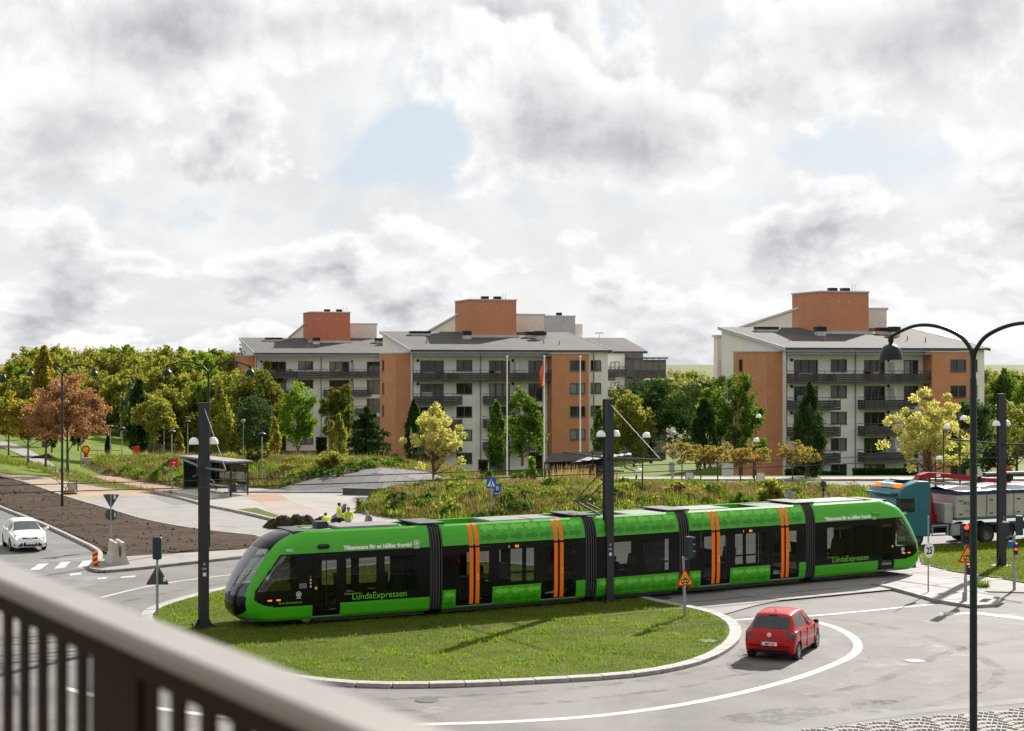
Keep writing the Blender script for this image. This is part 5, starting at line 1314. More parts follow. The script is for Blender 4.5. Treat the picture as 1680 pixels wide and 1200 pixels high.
# the wood behind the lawn: each tree its own object, crowns shared between alike ones
def build_wood():
    protos = []
    for k, (mat, hgt, r) in enumerate((('olive', 14, 4.6), ('olive', 15, 5.0), ('olive', 14, 4.8), ('lime', 13.5, 4.6), ('olive', 14, 4.4), ('olive', 13, 4.8))):
        c = crown_round(hgt * .10, hgt, r, 7500, .27, egg=.15, clumps=110, ragged=.14, crad=.20, shell=.55)
        t = make_tree('forest_tree', (0, 0, 0), c, mat, .25, hgt * .15, hgt, .22, 'tree in the dense wood behind the lawn', group='wood behind the lawn', nl=8)
        protos.append((t, hgt))
    used = [False] * len(protos)
    lab = {'rows': 0}
    spots = []
    for row, (Y, toplo, hi) in enumerate(((228, 640, 605), (243, 612, 592), (262, 585, 570), (282, 575, 560))):
        xs = np.arange(-30, 425, 29 - row * 1.2) + rng.uniform(-8, 8, len(np.arange(-30, 425, 29 - row * 1.2)))
        for x in xs: spots.append((x + row * 9, Y + rng.uniform(-5, 5), rng.uniform(hi, toplo)))
    for (p, Y, top) in spots:
        if p < 25 and top < 590: top += 18 + (25 - p) * .5
        k = int(rng.integers(0, len(protos))); pr, hg = protos[k]
        x = (p - 840) / F * Y
        if not used[k]: o = pr; used[k] = True
        else: o = copy_tree(pr)
        z0 = tz(x, Y); h = P(p, top, Y).z - z0; s = h / hg
        o.location = (x, Y, z0 - .1); o.scale = (s * rng.uniform(.95, 1.2), s * 1.0, s); o.rotation_euler = (0, 0, rng.uniform(0, 6.28))
    # trees far off between and beyond the blocks
    far = [(1085, 330, 612, 1), (1110, 420, 606, 2), (1060, 300, 618, 0), (1165, 300, 616, 3), (1128, 300, 622, 2), (1620, 420, 602, 2), (1665, 380, 603, 0), (1640, 330, 612, 2), (1700, 300, 606, 0), (1180, 420, 611, 1), (1140, 520, 605, 0), (1625, 300, 622, 1)]
    for (p, Y, top, k) in far:
        pr, hg = protos[k]; o = copy_tree(pr); x = (p - 840) / F * Y; z0 = tz(x, Y); h = P(p, top, Y).z - z0; s = h / hg
        o.location = (x, Y, z0 - .1); o.scale = (s, s, s); o['label'] = 'distant tree beyond the apartment blocks'; o['group'] = 'distant trees'
build_wood()

# hedges, shrubs and broad-leaved plants
def hedge(x0, x1, Y, h, d, label):
    z0 = tz((x0 + x1) / 2, Y); n = int((x1 - x0) * h * 420)
    p = np.stack([rng.uniform(x0, x1, n), rng.uniform(Y, Y + d, n), z0 + rng.random(n) ** .7 * h], -1) - np.array([(x0 + x1) / 2, Y, z0])
    v, q = leaves(p, .12); o = np_mesh('hedge', v, quads=q, mats=[LM['dark']], rnd=rng.random(n)); o.location = ((x0 + x1) / 2, Y, z0)
    tag(o, label, 'hedge', 'hedges in front of the blocks')
def hx(p, Y): return (p - 840) / F * Y
hedge(hx(1402, 176), hx(1500, 176), 176, 1.9, 1.2, 'clipped dark hedge under the right block balconies')
hedge(hx(1345, 175), hx(1388, 175), 175, 1.6, 1.2, 'short clipped hedge left of the downpipe, right block')
hedge(hx(1290, 174), hx(1330, 174), 174, 1.8, 1.2, 'clipped hedge at the right block front corner')
hedge(hx(785, 198), hx(800, 198), 198, 1.9, 1.2, 'small clipped hedge under the middle block')
hedge(hx(518, 245), hx(535, 245), 245, 2.6, 1.2, 'clipped hedge in front of the far left block')
def shrub(p, Y, w, h, mat, label, n=900, size=.11, base=None):
    x = hx(p, Y); z0 = bank_z(x, Y) if base is None else base; r = w * Y / F / 2; hh = h * Y / F
    c = crown_round(-.1, hh, r, n, size, egg=.2, clumps=35, ragged=.2, crad=.3)
    make_tree('shrub', (x, Y, z0), c, mat, size, .05, hh, .03, label, 'shrub', 'shrubs on the planted banks', nl=6)
shrub(541, 131, 60, 34, 'olive', 'round yellow-green bush on the left bank crest', 1800)
shrub(1265, 107, 46, 50, 'olive', 'rounded yellow-green shrub at the right end of the bank', 1700)
shrub(872, 115, 22, 52, 'lime', 'upright yellow-green shrub beside the black shelter', 900)
shrub(803, 118, 46, 34, 'green', 'green shrub beside the first flagpole foot', 1100)
shrub(850, 117, 44, 30, 'green', 'low green shrub left of the black shelter', 1000)
shrub(1213, 105, 40, 30, 'green', 'dark weedy shrub low on the right of the bank', 900)
shrub(1280, 104, 34, 26, 'lime', 'small leafy shrub beneath the rounded one', 700)
shrub(648, 112, 30, 16, 'rose', 'dry brown shrub on the bank edge above the paving', 600)
shrub(590, 109, 12, 16, 'green', 'tiny shrub at the paved edge of the bank', 250)
shrub(420, 136, 36, 24, 'autumntop', 'brownish shrub behind the bus shelter', 800)
shrub(470, 131, 30, 16, 'olive', 'low weedy shrub left of the round bush', 600)
shrub(700, 120, 40, 16, 'olive', 'weedy growth beneath the pale yellow tree', 700)
shrub(1110, 108, 34, 18, 'olive', 'weedy shrub low in the middle of the bank', 600)
shrub(1010, 104, 36, 20, 'green', 'green shrub on the bank beside the middle mast', 700)
shrub(735, 118, 60, 20, 'olive', 'weedy thicket right of the pale yellow tree', 900)

def big_leaf_proto():
    out = []
    for k in range(4):
        n = 75; a = rng.uniform(0, 6.28, n); r = rng.random(n) ** .6 * .75; z = .12 + (.75 - r) * .55 + rng.random(n) * .15
        p = np.stack([r * np.cos(a), r * np.sin(a), z], -1); o = np.stack([np.cos(a), np.sin(a), -.25 + 0 * a], -1) * 1.6
        out.append((leaves(p, .17, 1.5, 0.1, o), rng.random(n)))
    return out
def big_leaves():
    protos = []
    spots = [(684, 805, 2), (712, 812, 2), (742, 806, 2), (700, 826, 2), (775, 820, 2), (718, 796, 2), (760, 797, 2), (770, 795, 2), (655, 822, 2), (650, 838, 2), (835, 828, 2), (785, 855, 2), (850, 837, 2), (862, 820, 2), (846, 808, 2), (935, 812, 2), (963, 828, 2), (1022, 799, 2), (1050, 803, 2), (1166, 808, 2), (1160, 830, 2), (1128, 820, 2), (1000, 815, 2), (905, 800, 2), (825, 806, 2), (1222, 828, 2), (740, 845, 2), (815, 845, 2),
             (455, 785, 1), (480, 789, 1), (500, 787, 1), (525, 782, 1), (548, 783, 1), (575, 776, 1), (600, 770, 1), (640, 768, 1), (395, 788, 1), (615, 765, 1), (655, 764, 1), (210, 776, 1), (235, 782, 1), (265, 785, 1), (300, 790, 1), (285, 768, 1)]
    me = []
    for (v, q), rn in big_leaf_proto():
        o = np_mesh('broadleaf_plant', v, quads=q, mats=[LM['bigleaf']], rnd=rn); me.append(o.data); bpy.data.objects.remove(o)
    for i, (p, y, b) in enumerate(spots):
        bk = bank2 if b == 2 else bank1; d = None
        # walk along the pixel ray until it meets the bank
        for Y in np.arange(92, 150, .25):
            z = H - (y - 600) / F * Y; x = hx(p, Y)
            if z <= float(bk.z(np.array([x]), np.array([Y]))[0]): d = (x, Y, z); break
        if d is None: continue
        o = bpy.data.objects.new('broadleaf_plant', me[i % 4]); link(o); o.location = (d[0], d[1], float(bk.z(np.array([d[0]]), np.array([d[1]]))[0]) - .05); s = rng.uniform(.75, 1.15) * (1.0 if b == 2 else 1.1); o.scale = (s, s, s * rng.uniform(.8, 1.2)); o.rotation_euler = (0, 0, rng.uniform(0, 6.28))
        tag(o, 'dark broad-leaved plant growing on the weedy bank', 'plant', 'broad-leaved plants on the banks')
big_leaves()

def blades(pts, hgt, wid, mat, name, label, bend=.35, hvar=.5, noise=None):
    n = len(pts); a = rng.uniform(0, 6.28, n); h = hgt * (1 - hvar + 2 * hvar * rng.random(n)); d = np.stack([np.cos(a), np.sin(a), 0 * a], -1)
    tip = pts + np.stack([d[:, 0] * h * bend * rng.random(n) * 1.6, d[:, 1] * h * bend * rng.random(n) * 1.6, h], -1)
    s = np.stack([-d[:, 1], d[:, 0], 0 * a], -1) * (wid * (.6 + .8 * rng.random((n, 1))))
    v = np.stack([pts - s, pts + s, tip], 1).reshape(-1, 3)
    nz = .5 + .5 * np.sin(pts[:, 0] * .9 + 1.7 * np.sin(pts[:, 1] * .6)) * np.cos(pts[:, 1] * .8 + pts[:, 0] * .35)
    rn = np.clip(.60 * nz + .40 * rng.random(n), 0, 1)
    o = np_mesh(name, v, tris=np.arange(3 * n).reshape(-1, 3), mats=[LM[mat]], rnd=rn); o['kind'] = 'stuff'; tag(o, label, 'grass'); return o
def poly_scatter(poly, n, margin=.1, z=0.0, ok=None):
    x0, x1 = min(p[0] for p in poly), max(p[0] for p in poly); y0, y1 = min(p[1] for p in poly), max(p[1] for p in poly)
    X = rng.uniform(x0, x1, n * 2); Y = rng.uniform(y0, y1, n * 2); k = poly_dist(X, Y, poly) > margin
    if ok is not None: k &= ok(X, Y)
    X, Y = X[k][:n], Y[k][:n]; return np.stack([X, Y, np.full(len(X), z)], -1)
ip = [(p.x, p.y) for p in island]
def off_rails(p, w=.16, keep=.12):
    k = np.ones(len(p), bool)
    for off in (0.0, -3.55):
        for g in (.7175, -.7175):
            ln = np.array([(q.x, q.y) for q in offset_line(centre, off + g + .05)]); d2 = np.full(len(p), 1e9)
            for a, b in zip(ln, ln[1:]):
                e = b - a; t = np.clip(((p[:, :2] - a) @ e) / (e @ e), 0, 1); d2 = np.minimum(d2, ((p[:, :2] - a - t[:, None] * e) ** 2).sum(1))
            lim = w * (.5 + .9 * np.abs(np.sin(p[:, 0] * 1.9 + g * 3) * np.sin(p[:, 0] * .7)))
            k &= (d2 > lim ** 2) | (rng.random(len(p)) < keep)
    return p[k]
blades(off_rails(poly_scatter(ip, 110000, .3, .10)), .055, .012, 'grass', 'island_grass', 'short green grass on the roundabout island')
k = poly_scatter(ip, 4600, .3, .10); k = k[(np.sin(k[:, 0] * 1.3 + np.sin(k[:, 1] * 2.1) * 1.5) * np.sin(k[:, 1] * 1.1 + k[:, 0] * .4)) > .1]
kk = (k[:, None, :] + rng.normal(size=(len(k), 7, 3)) * np.array([.07, .07, 0])).reshape(-1, 3)
blades(kk, .10, .016, 'lime', 'island_tufts', 'taller bright tufts in the roundabout grass')
tp = [(p.x, p.y) for p in px([(1506, 902), (1700, 884), (1800, 876), (1800, 980), (1700, 961), (1640, 950), (1560, 938), (1512, 927)])]
blades(poly_scatter(tp, 30000, .1, .07), .085, .016, 'grass', 'track_grass', 'short grass along the tram track on the right')
for bk, n, nm in ((bank2, 60000, 'front'), (bank1, 52000, 'rear')):
    stone = px([(400, 803), (490, 806), (650, 811), (690, 800), (700, 775), (655, 768), (600, 780)])
    sp_ = [(p.x, p.y) for p in stone]
    ok = None
    pts = bk.scatter(n, ok)
    if bk is bank1:
        pts = pts[poly_dist(pts[:, 0], pts[:, 1], [(-21.5, 122), (-7, 121), (-4.5, 131), (-7.2, 133.5)]) < 0]
    blades(pts, .30, .028, 'dry', 'bank_grass', 'dry yellowing grass and weeds on the %s planted bank' % nm, bend=.7)
    sel = pts[(np.sin(pts[:, 0] * .55 + 2) * np.sin(pts[:, 1] * .7 + pts[:, 0] * .2)) > .25][:4500]
    blades(sel, .62, .02, 'rose', 'dry_weeds', 'brown dry weed stalks on the %s planted bank' % nm, bend=.3)
    sel = pts[(np.sin(pts[:, 0] * .8 + 5) * np.cos(pts[:, 1] * .9)) > .1][:13000]
    blades(sel, .36, .045, 'lime', 'green_weeds', 'fresh green weeds on the %s planted bank' % nm, bend=.8)
k = np.concatenate([G(p, y)[:] + rng.normal(size=(140, 3)) * np.array([.35, .3, 0]) for p, y in ((925, 815), (942, 815), (958, 815))]) if False else None
for p in (922, 938, 955):
    Y = 116.5; x = hx(p, Y); c = np.array([x, Y, bank_z(x, Y)]) + rng.normal(size=(170, 3)) * np.array([.45, .4, 0])
    blades(c, 1.25, .035, 'straw', 'pampas_grass', 'pale feathery grass tuft by the black shelter', bend=.35)
gs = [(p.x, p.y) for p in px([(-40, 757), (0, 762), (60, 772), (100, 787), (180, 800), (240, 806), (262, 811), (300, 812), (240, 803), (180, 791), (130, 777), (78, 764), (40, 757), (0, 748), (-40, 742)])]
pts = poly_scatter(gs, 16000, .1); blades(pts, .32, .03, 'dry', 'strip_grass', 'rough grass under the avenue trees')
pts = poly_scatter(gs, 9000, .1); blades(pts[np.sin(pts[:, 0] * .5) * np.cos(pts[:, 1] * .35) > 0], .3, .04, 'lime', 'strip_weeds', 'fresh green weeds under the avenue trees')
# flat verge between the grass strip and the platform
c = np.array(G(1610, 965)) + rng.normal(size=(90, 3)) * np.array([.16, .12, 0]); c[:, 2] = .05
blades(c, .3, .03, 'lime', 'weed_tuft', 'green weed tuft at the foot of the right signal post', bend=.7)

def weed_clumps():
    """low leafy weeds that cover the banks between the single plants"""
    for bk, n, nm in ((bank2, 260, 'front'), (bank1, 200, 'rear')):
        c = bk.scatter(n, None, .6)
        if bk is bank1: c = c[poly_dist(c[:, 0], c[:, 1], [(-21.5, 122), (-7, 121), (-4.5, 131), (-7.2, 133.5)]) < -.5]
        for mat, sel, sz in (('green', slice(0, None, 3), .10), ('olive', slice(1, None, 3), .09), ('rose', slice(2, None, 3), .08)):
            cc = c[sel]; r = rng.uniform(.35, .85, len(cc)); k = 110; d = unit(len(cc) * k).reshape(len(cc), k, 3); d[..., 2] = np.abs(d[..., 2]) * .75
            p = (cc[:, None, :] + d * r[:, None, None] * (rng.random((len(cc), k, 1)) ** .5)).reshape(-1, 3)
            v, q = leaves(p, sz, 1.6, .3); o = np_mesh('weed_clumps', v, quads=q, mats=[LM[mat]], rnd=rng.random(len(q))); o['kind'] = 'stuff'
            tag(o, '%s low weeds spread over the %s planted bank' % ({'green': 'green', 'olive': 'yellowish', 'rose': 'brown withered'}[mat], nm), 'weeds')
weed_clumps()
# ------------------------------------------------------------------ street furniture
M['board_white'] = surf('board_white', (.62, .62, .60), (.55, .55, .53), 2, .6)
M['redlamp'] = emit('signal_red', (1.0, .03, .02), 1.2)
M['amberoff'] = surf('signal_amber_off', (.10, .045, .01), rough=.3)
M['lens_off'] = surf('signal_lens_off', (.02, .022, .022), rough=.25)
M['sigblue'] = surf('signal_housing', (.022, .040, .052), rough=.5)
M['signgrey'] = surf('sign_grey', (.28, .29, .30), rough=.6)
M['concrete_block'] = surf('concrete_block', (.34, .33, .31), (.42, .41, .385), 2, .9, fine=(10, .1))
M['glass_clear'] = glassmat('shelter_glass', (.82, .86, .84), base=.06)

def street_lamp(x, y, h, yaw, label, arm=2.1, z=0):
    r = empty('street_lamp', (x, y, z), yaw); tag(r, label, 'street lamp', 'double-arm street lamps'); s = h / 9.6
    mb = MB(); mb.tube([(0, 0, -.1), (0, 0, 1.2), (0, 0, 1.25), (0, 0, h * .885), (0, 0, h * .89), (0, 0, h * .935)], [.095, .095, .082, .07, .055, .052], n=14); mb.build('pole', M['green_metal'], r, smooth=True)
    mb = MB(); mb.box((-.3, -.3, -.05), (.3, .3, .04)); mb.build('foot', M['concrete_block'], r)
    for sg in (-1, 1):
        pts = catmull([(0, 0, h * .925), (sg * .07, 0, h * .948), (sg * .32, 0, h * .975), (sg * .85, 0, h * .995), (sg * 1.4, 0, h * .996), (sg * arm, 0, h * .975)], 6)
        mb = MB(); mb.tube(pts, [.05 - .018 * i / len(pts) for i in range(len(pts))], n=10); a = mb.build('arm', M['green_metal'], r, smooth=True)
        T = Matrix.Translation((sg * arm, 0, h * .975))
        mb = MB(); mb.lathe([(.03, .04), (.06, -.02), (.06, -.10), (.045, -.12), (.05, -.16), (.10, -.175), (.17, -.22), (.225, -.31), (.25, -.42), (.255, -.50), (.235, -.50), (.2, -.35), (.001, -.25)], n=22, M=T); mb.build('lamp_shade', M['green_metal'], a, smooth=50)
        mb = MB(); mb.lathe([(.001, -.47), (.22, -.47), (.22, -.485), (.001, -.49)], n=18, M=T); mb.build('diffuser', M['lampwhite'], a)
def at_px(p, Y): return (p - 840) / F * Y
street_lamp(at_px(1597, 34.5), 34.5, 10.28, R(-44), 'tall dark green double-arm street lamp in the right foreground', arm=1.95)
p = G(102, 835); street_lamp(p.x, p.y, 9.45, 0, 'dark green double-arm street lamp standing in the brown soil bed')
p = G(342, 903); street_lamp(p.x, p.y, 9.62, R(3), 'dark green double-arm street lamp just behind the left black mast')
street_lamp(at_px(-36, 138), 138, 9.0, 0, 'far double-arm street lamp cut by the left picture edge')

def dome(mb, T, r=.17, mat=None):
    """white half-dome lantern"""
    mb.lathe([(r, 0), (r, .02), (r * .97, r * .45), (r * .82, r * .85), (r * .5, r * 1.2), (.001, r * 1.32)], mat, n=16, M=T)
def mast(px_, py_, label, far=3.3, near=3.6):
    b = G(px_, py_); i = int(np.argmin([(p - b).length for p in centre])); t = (centre[min(i + 1, len(centre) - 1)] - centre[max(i - 1, 0)]).normalized()
    yaw = math.atan2(t.y, t.x); r = empty('catenary_mast', (b.x, b.y, .05), yaw); tag(r, label, 'mast', 'tram catenary masts')
    mb = MB(); mb.box((-.13, -.15, 0), (.13, .15, 8.0)); mb.box((-.165, -.15, 0), (-.13, -.11, 8.0)); mb.box((.13, -.15, 0), (.165, -.11, 8.0)); mb.box((-.165, .11, 0), (-.13, .15, 8.0)); mb.box((.13, .11, 0), (.165, .15, 8.0)); mb.box((-.17, -.16, 8.0), (.17, .16, 8.03)); mb.build('column', M['mast'], r)
    mb = MB(); mb.box((-.42, -.42, -.02), (.42, .42, .05)); 
    for a, c in ((-.33, -.33), (.33, -.33), (.33, .33), (-.33, .33)): mb.tube([(a, c, .05), (a, c, .14)], .03, n=6)
    mb.prism([(-.34, .05), (-.165, .05), (-.165, .42)], -.02, .02, 'y'); mb.prism([(.34, .05), (.165, .05), (.165, .42)], -.02, .02, 'y'); mb.build('base_plate', M['mast'], r)
    zA = 5.70
    mb = MB(); mb.tube([(0, .15, zA), (0, far, zA + .10)], .045, n=8); mb.tube([(0, -.15, zA), (0, -near, zA + .10)], .045, n=8); mb.tube([(-.05, -.2, zA - .02), (-.05, .2, zA - .02)], .08, n=8); mb.build('bracket_arm', M['darkmetal'], r)
    mb = MB(); mb.tube([(0, -.15, 7.82), (0, -near + .15, zA + .15)], .012, n=6); mb.build('stay_rod', M['signgrey'], r)
    for y in (1.78, -1.78):
        mb = MB(); mb.tube([(0, y * .62, zA - .0), (0, y * .62, zA - .32), (0, y * 1.02, zA - .42)], .022, n=6); mb.tube([(0, y * .62, zA + .2), (0, y * .62, zA - .0)], .03, n=6); mb.build('registration_arm', M['darkmetal'], r)
    for x in (-.34, .34):
        mb = MB(); dome(mb, Matrix.Translation((x, -.0, 6.55)), .19); l = mb.build('lantern', M['lampwhite'], r, smooth=50)
        mb = MB(); mb.tube([(x * .4, 0, 6.68), (x, 0, 6.68)], .025, n=6); mb.build('lantern_bracket', M['mast'], l)
    v, f = text_mesh('A', .14); v2, f2 = text_mesh('199', .12)
    mb = MB(); mb.add([(q[0] - .05, -.152, q[1] + 2.25) for q in v], f); mb.add([(q[0] - .11, -.152, q[1] + 2.08) for q in v2], f2); mb.box((-.06, -.155, 1.86), (.06, -.151, 1.99)); mb.build('number_plate', M['white'], r)
    return r
mast(334, 1033, 'black square tram mast with twin white lanterns at the left, before the tram nose')
mast(998, 991, 'black square tram mast in the middle, beside the third tram car')
mast(1643, 931, 'black square tram mast on the turf at the right')
def wires():
    for off, nm in ((0.0, 'over the tram'), (-3.55, 'over the empty track')):
        pts = [p + Vector((0, 0, 5.32)) for p in offset_line(centre, off)]
        mb = MB(); mb.tube(pts, .017, n=5); o = mb.build('contact_wire', M['wire']); tag(o, 'thin dark contact wire %s' % nm, 'wire', 'overhead tram wires')
wires()

def pole(mb, h, r=.04, n=10, z0=-.05): mb.tube([(0, 0, z0), (0, 0, h)], r, n=n)
def tri_pts(w, up=True):
    h = w * .866; a = [(-w / 2, 0), (w / 2, 0), (0, h)] if up else [(-w / 2, h), (w / 2, h), (0, 0)]
    out = []; r = .12
    for i in range(3):
        p, q, s = Vector(a[i - 1]), Vector(a[i]), Vector(a[(i + 1) % 3])
        out += [tuple(q.lerp(p, r)), tuple(q.lerp(p, r * .3).lerp(q.lerp(s, r * .3), .5)), tuple(q.lerp(s, r))]
    return out
def plate(mb, pts, x, z, y, t=.012, mat=None): mb.prism([(x + a, z + b) for a, b in pts], y - t, y, 'y', mat)
def circ(r, n=24): return [(r * math.cos(2 * math.pi * k / n), r * math.sin(2 * math.pi * k / n)) for k in range(n)]
def post(name, px_, py_, yaw, label, cat, group=None, z=0.0, Y=None):
    b = G(px_, py_, z) if Y is None else Vector((at_px(px_, Y), Y, z))
    r = empty(name, b, yaw); tag(r, label, cat, group); return r
def hgt(py_, Y, z=0.0): return P(0, py_, Y).z - z

# yield sign seen from behind, on the soil bed
r = post('yield_sign', 182, 902, R(8), 'back of a triangular yield sign over a round sign on the soil bed', 'road sign'); Y = G(182, 902).y
mb = MB(); pole(mb, hgt(812, Y), .035); mb.build('post', M['galv'], r)
mb = MB(); plate(mb, tri_pts(.84, False), 0, hgt(835, Y), .06); b = mb.build('sign_plate', M['signback'], r); mb = MB(); mb.box((.14, -.0, hgt(835, Y) + .50), (.24, .046, hgt(835, Y) + .68)); mb.build('sticker', M['white'], b)
mb = MB(); plate(mb, circ(.30), 0, hgt(845, Y), .06); b = mb.build('sign_plate', M['signback'], r); mb = MB(); mb.box((.17, -.0, hgt(845, Y) - .1), (.23, .046, hgt(845, Y) + .1)); mb.build('sticker', M['white'], b)
# crossing signal seen from behind
r = post('traffic_signal', 258, 1012, R(4), 'back of a signal head and triangular sign on a pale post', 'traffic signal', 'traffic signals'); Y = G(258, 1012).y
mb = MB(); mb.tube([(0, 0, -.05), (0, 0, 1.25), (0, 0, 1.26), (0, 0, hgt(916, Y))], [.055, .055, .045, .045], n=12); mb.build('post', M['galv'], r)
mb = MB(); mb.box((-.165, -.12, hgt(918, Y)), (.165, .12, hgt(881, Y)), bev=.04); b = mb.build('signal_head', M['sigblue'], r)
mb = MB(); plate(mb, tri_pts(.88), 0, hgt(960, Y), .075); b = mb.build('sign_plate', M['signback'], r); mb = MB(); mb.box((.22, -.0, hgt(960, Y) + .12), (.31, .06, hgt(960, Y) + .28)); mb.build('sticker', M['white'], b)
mb = MB(); mb.lathe([(.052, 0), (.052, .06)], n=10, M=Matrix.Translation((0, 0, hgt(977, Y)))); mb.build('clamp', M['black'], r)

def tram_warning(r, z, w=.80, x=0.0):
    """triangular tram warning: red rim, yellow field, black tram with pantograph"""
    y = -.07
    mb = MB(); plate(mb, tri_pts(w), x, z, y); s = mb.build('warning_sign', M['red'], r)
    mb = MB(); k = .74; h = w * .866; plate(mb, [(a * k, b * k + h * .333 * (1 - k)) for a, b in tri_pts(w)], x, z, y - .013, .004); mb.build('sign_face', M['yellow'], s)
    mb = MB(); yy = y - .019; u = w / .80
    def q(a, b, c, d): mb.box((x + a * u, yy, z + b * u), (x + c * u, yy + .002, z + d * u))
    q(-.17, .12, .17, .15); q(-.17, .23, .17, .26); q(-.17, .15, -.13, .23); q(.13, .15, .17, .23); q(-.05, .15, -.02, .23); q(.04, .15, .07, .23); q(-.14, .075, -.06, .12); q(.06, .075, .14, .12); q(-.12, .26, .12, .285)
    for a, b, c, d in ((0, .285, -.07, .35), (-.07, .35, 0, .41), (0, .41, .07, .35), (.07, .35, 0, .285)):
        mb.add([(x + a * u - .012, yy, z + b * u), (x + a * u + .012, yy, z + b * u), (x + c * u + .012, yy, z + d * u), (x + c * u - .012, yy, z + d * u)], [(0, 1, 2, 3)])
    mb.build('tram_symbol', M['black'], s)
def signal_front(r, x, z0, z1, lamps, w=.30, y=-.10, lit=0):
    mb = MB(); mb.box((x - w / 2, y, z0), (x + w / 2, y + .24, z1), bev=.03); h = mb.build('signal_head', M['sigblue'], r)
    mb = MB(); mb.box((x - w / 2 + .025, y - .006, z0 + .03), (x + w / 2 - .025, y, z1 - .03)); mb.build('backplate', M['black'], h)
    n = len(lamps); d = (z1 - z0) / n
    for i, m in enumerate(lamps):
        zc = z1 - d * (i + .5); rr = min(d, w) * .36
        mb = MB(); mb.lathe([(rr, 0), (rr * .8, .02), (.001, .035)], n=16, M=Matrix.Translation((x, y - .008, zc)) @ Matrix.Rotation(R(90), 4, 'X')); mb.build('lens', m, h)
        mb = MB(); mb.add([(x + rr * 1.1 * math.cos(a), y - .008 - k, zc + rr * 1.1 * math.sin(a)) for k in (0, .12) for a in np.linspace(R(15), R(165), 9)], [(i, i + 1, 10 + i, 9 + i) for i in range(8)]); mb.build('visor', M['black'], h)
# tram warning post on the island tip
r = post('tram_warning_sign', 1124, 1016, R(24), 'red and yellow tram warning sign on a leaning post at the island tip', 'road sign', 'tram warning posts'); Y = G(1124, 1016).y; r.rotation_euler = (0, R(-2), R(24))
mb = MB(); mb.tube([(0, 0, -.05), (0, 0, 1.2), (0, 0, 1.21), (0, 0, hgt(914, Y))], [.06, .06, .048, .048], n=12); mb.build('post', M['galv'], r)
tram_warning(r, hgt(961, Y), .78)
mb = MB(); mb.box((.05, -.30, hgt(916, Y)), (.27, -.04, hgt(880, Y)), bev=.03); h_ = mb.build('signal_head', M['sigblue'], r)
for i in range(3):
    zc = hgt(880, Y) - .14 - .26 * i; mb = MB(); mb.lathe([(.10, 0), (.11, .14), (.105, .14), (.09, 0)], n=14, caps=False, M=Matrix.Translation((.27, -.17, zc)) @ Matrix.Rotation(R(90), 4, 'Y')); mb.build('visor', M['black'], h_)
mb = MB(); mb.tube([(0, 0, hgt(918, Y)), (.16, -.15, hgt(916, Y))], .03, n=6); mb.build('bracket', M['galv'], r)
# speed 25 sign
r = post('speed_sign', 1523, 976, R(38), 'round white sign with 25 on a thin grey post by the tram rear', 'road sign'); Y = G(1523, 976).y
mb = MB(); pole(mb, hgt(847, Y), .03); mb.build('post', M['galv'], r)
mb = MB(); plate(mb, circ(.31, 32), 0, hgt(903, Y), -.04); s = mb.build('sign_plate', M['lampwhite'], r)
v, f = text_mesh('25', .40, .012); w = max(q[0] for q in v); mb = MB(); mb.add([(q[0] - w / 2, -.055, q[1] + hgt(903, Y) - .145) for q in v], f); mb.build('digits', M['black'], s)
# signal with tram warning on the traffic island
r = post('traffic_signal', 1584, 986, R(8), 'red-lit signal over a tram warning sign on the traffic island', 'traffic signal', 'traffic signals', z=.1); Y = G(1584, 986, .1).y
mb = MB(); mb.tube([(0, 0, -.05), (0, 0, .9), (0, 0, .91), (0, 0, hgt(893, Y))], [.065, .065, .05, .05], n=12); mb.box((-.11, -.05, .0), (-.02, .06, .35)); mb.build('post', M['galv'], r)
signal_front(r, .0, hgt(893, Y, .1), hgt(859, Y, .1), [M['redlamp'], M['amberoff'], M['lens_off']])
tram_warning(r, hgt(923, Y, .1), .84, x=.06)
signal_front(r, .10, hgt(943, Y, .1), hgt(926, Y, .1), [M['redlamp'], M['amberoff'], M['lens_off']], w=.17, y=-.16)
# signal at the right edge
r = post('traffic_signal', 1664, 968, R(-14), 'signal post with two turned heads at the right edge', 'traffic signal', 'traffic signals', z=.05); Y = G(1664, 968, .05).y
mb = MB(); mb.tube([(0, 0, -.05), (0, 0, 1.0), (0, 0, 1.01), (0, 0, hgt(880, Y))], [.065, .065, .052, .052], n=12); mb.build('post', M['galv'], r)
for x, a, b, yy in ((-.34, 882, 859, .0), (.20, 880, 848, -.05)):
    mb = MB(); mb.box((x - .15, yy - .1, hgt(a, Y)), (x + .15, yy + .14, hgt(b, Y)), bev=.03); h_ = mb.build('signal_head', M['sigblue'], r)
    mb = MB(); mb.tube([(0, 0, hgt(a, Y) - .02), (x, yy, hgt(a, Y) + .02)], .025, n=6); mb.build('bracket', M['galv'], h_)
signal_front(r, .06, hgt(912, Y), hgt(893, Y), [M['blue'], M['redlamp'], M['amberoff']], w=.17, y=-.16)
mb = MB(); mb.box((-.22, -.1, hgt(900, Y)), (-.06, .08, hgt(890, Y))); mb.build('push_button_box', M['blue'], r)
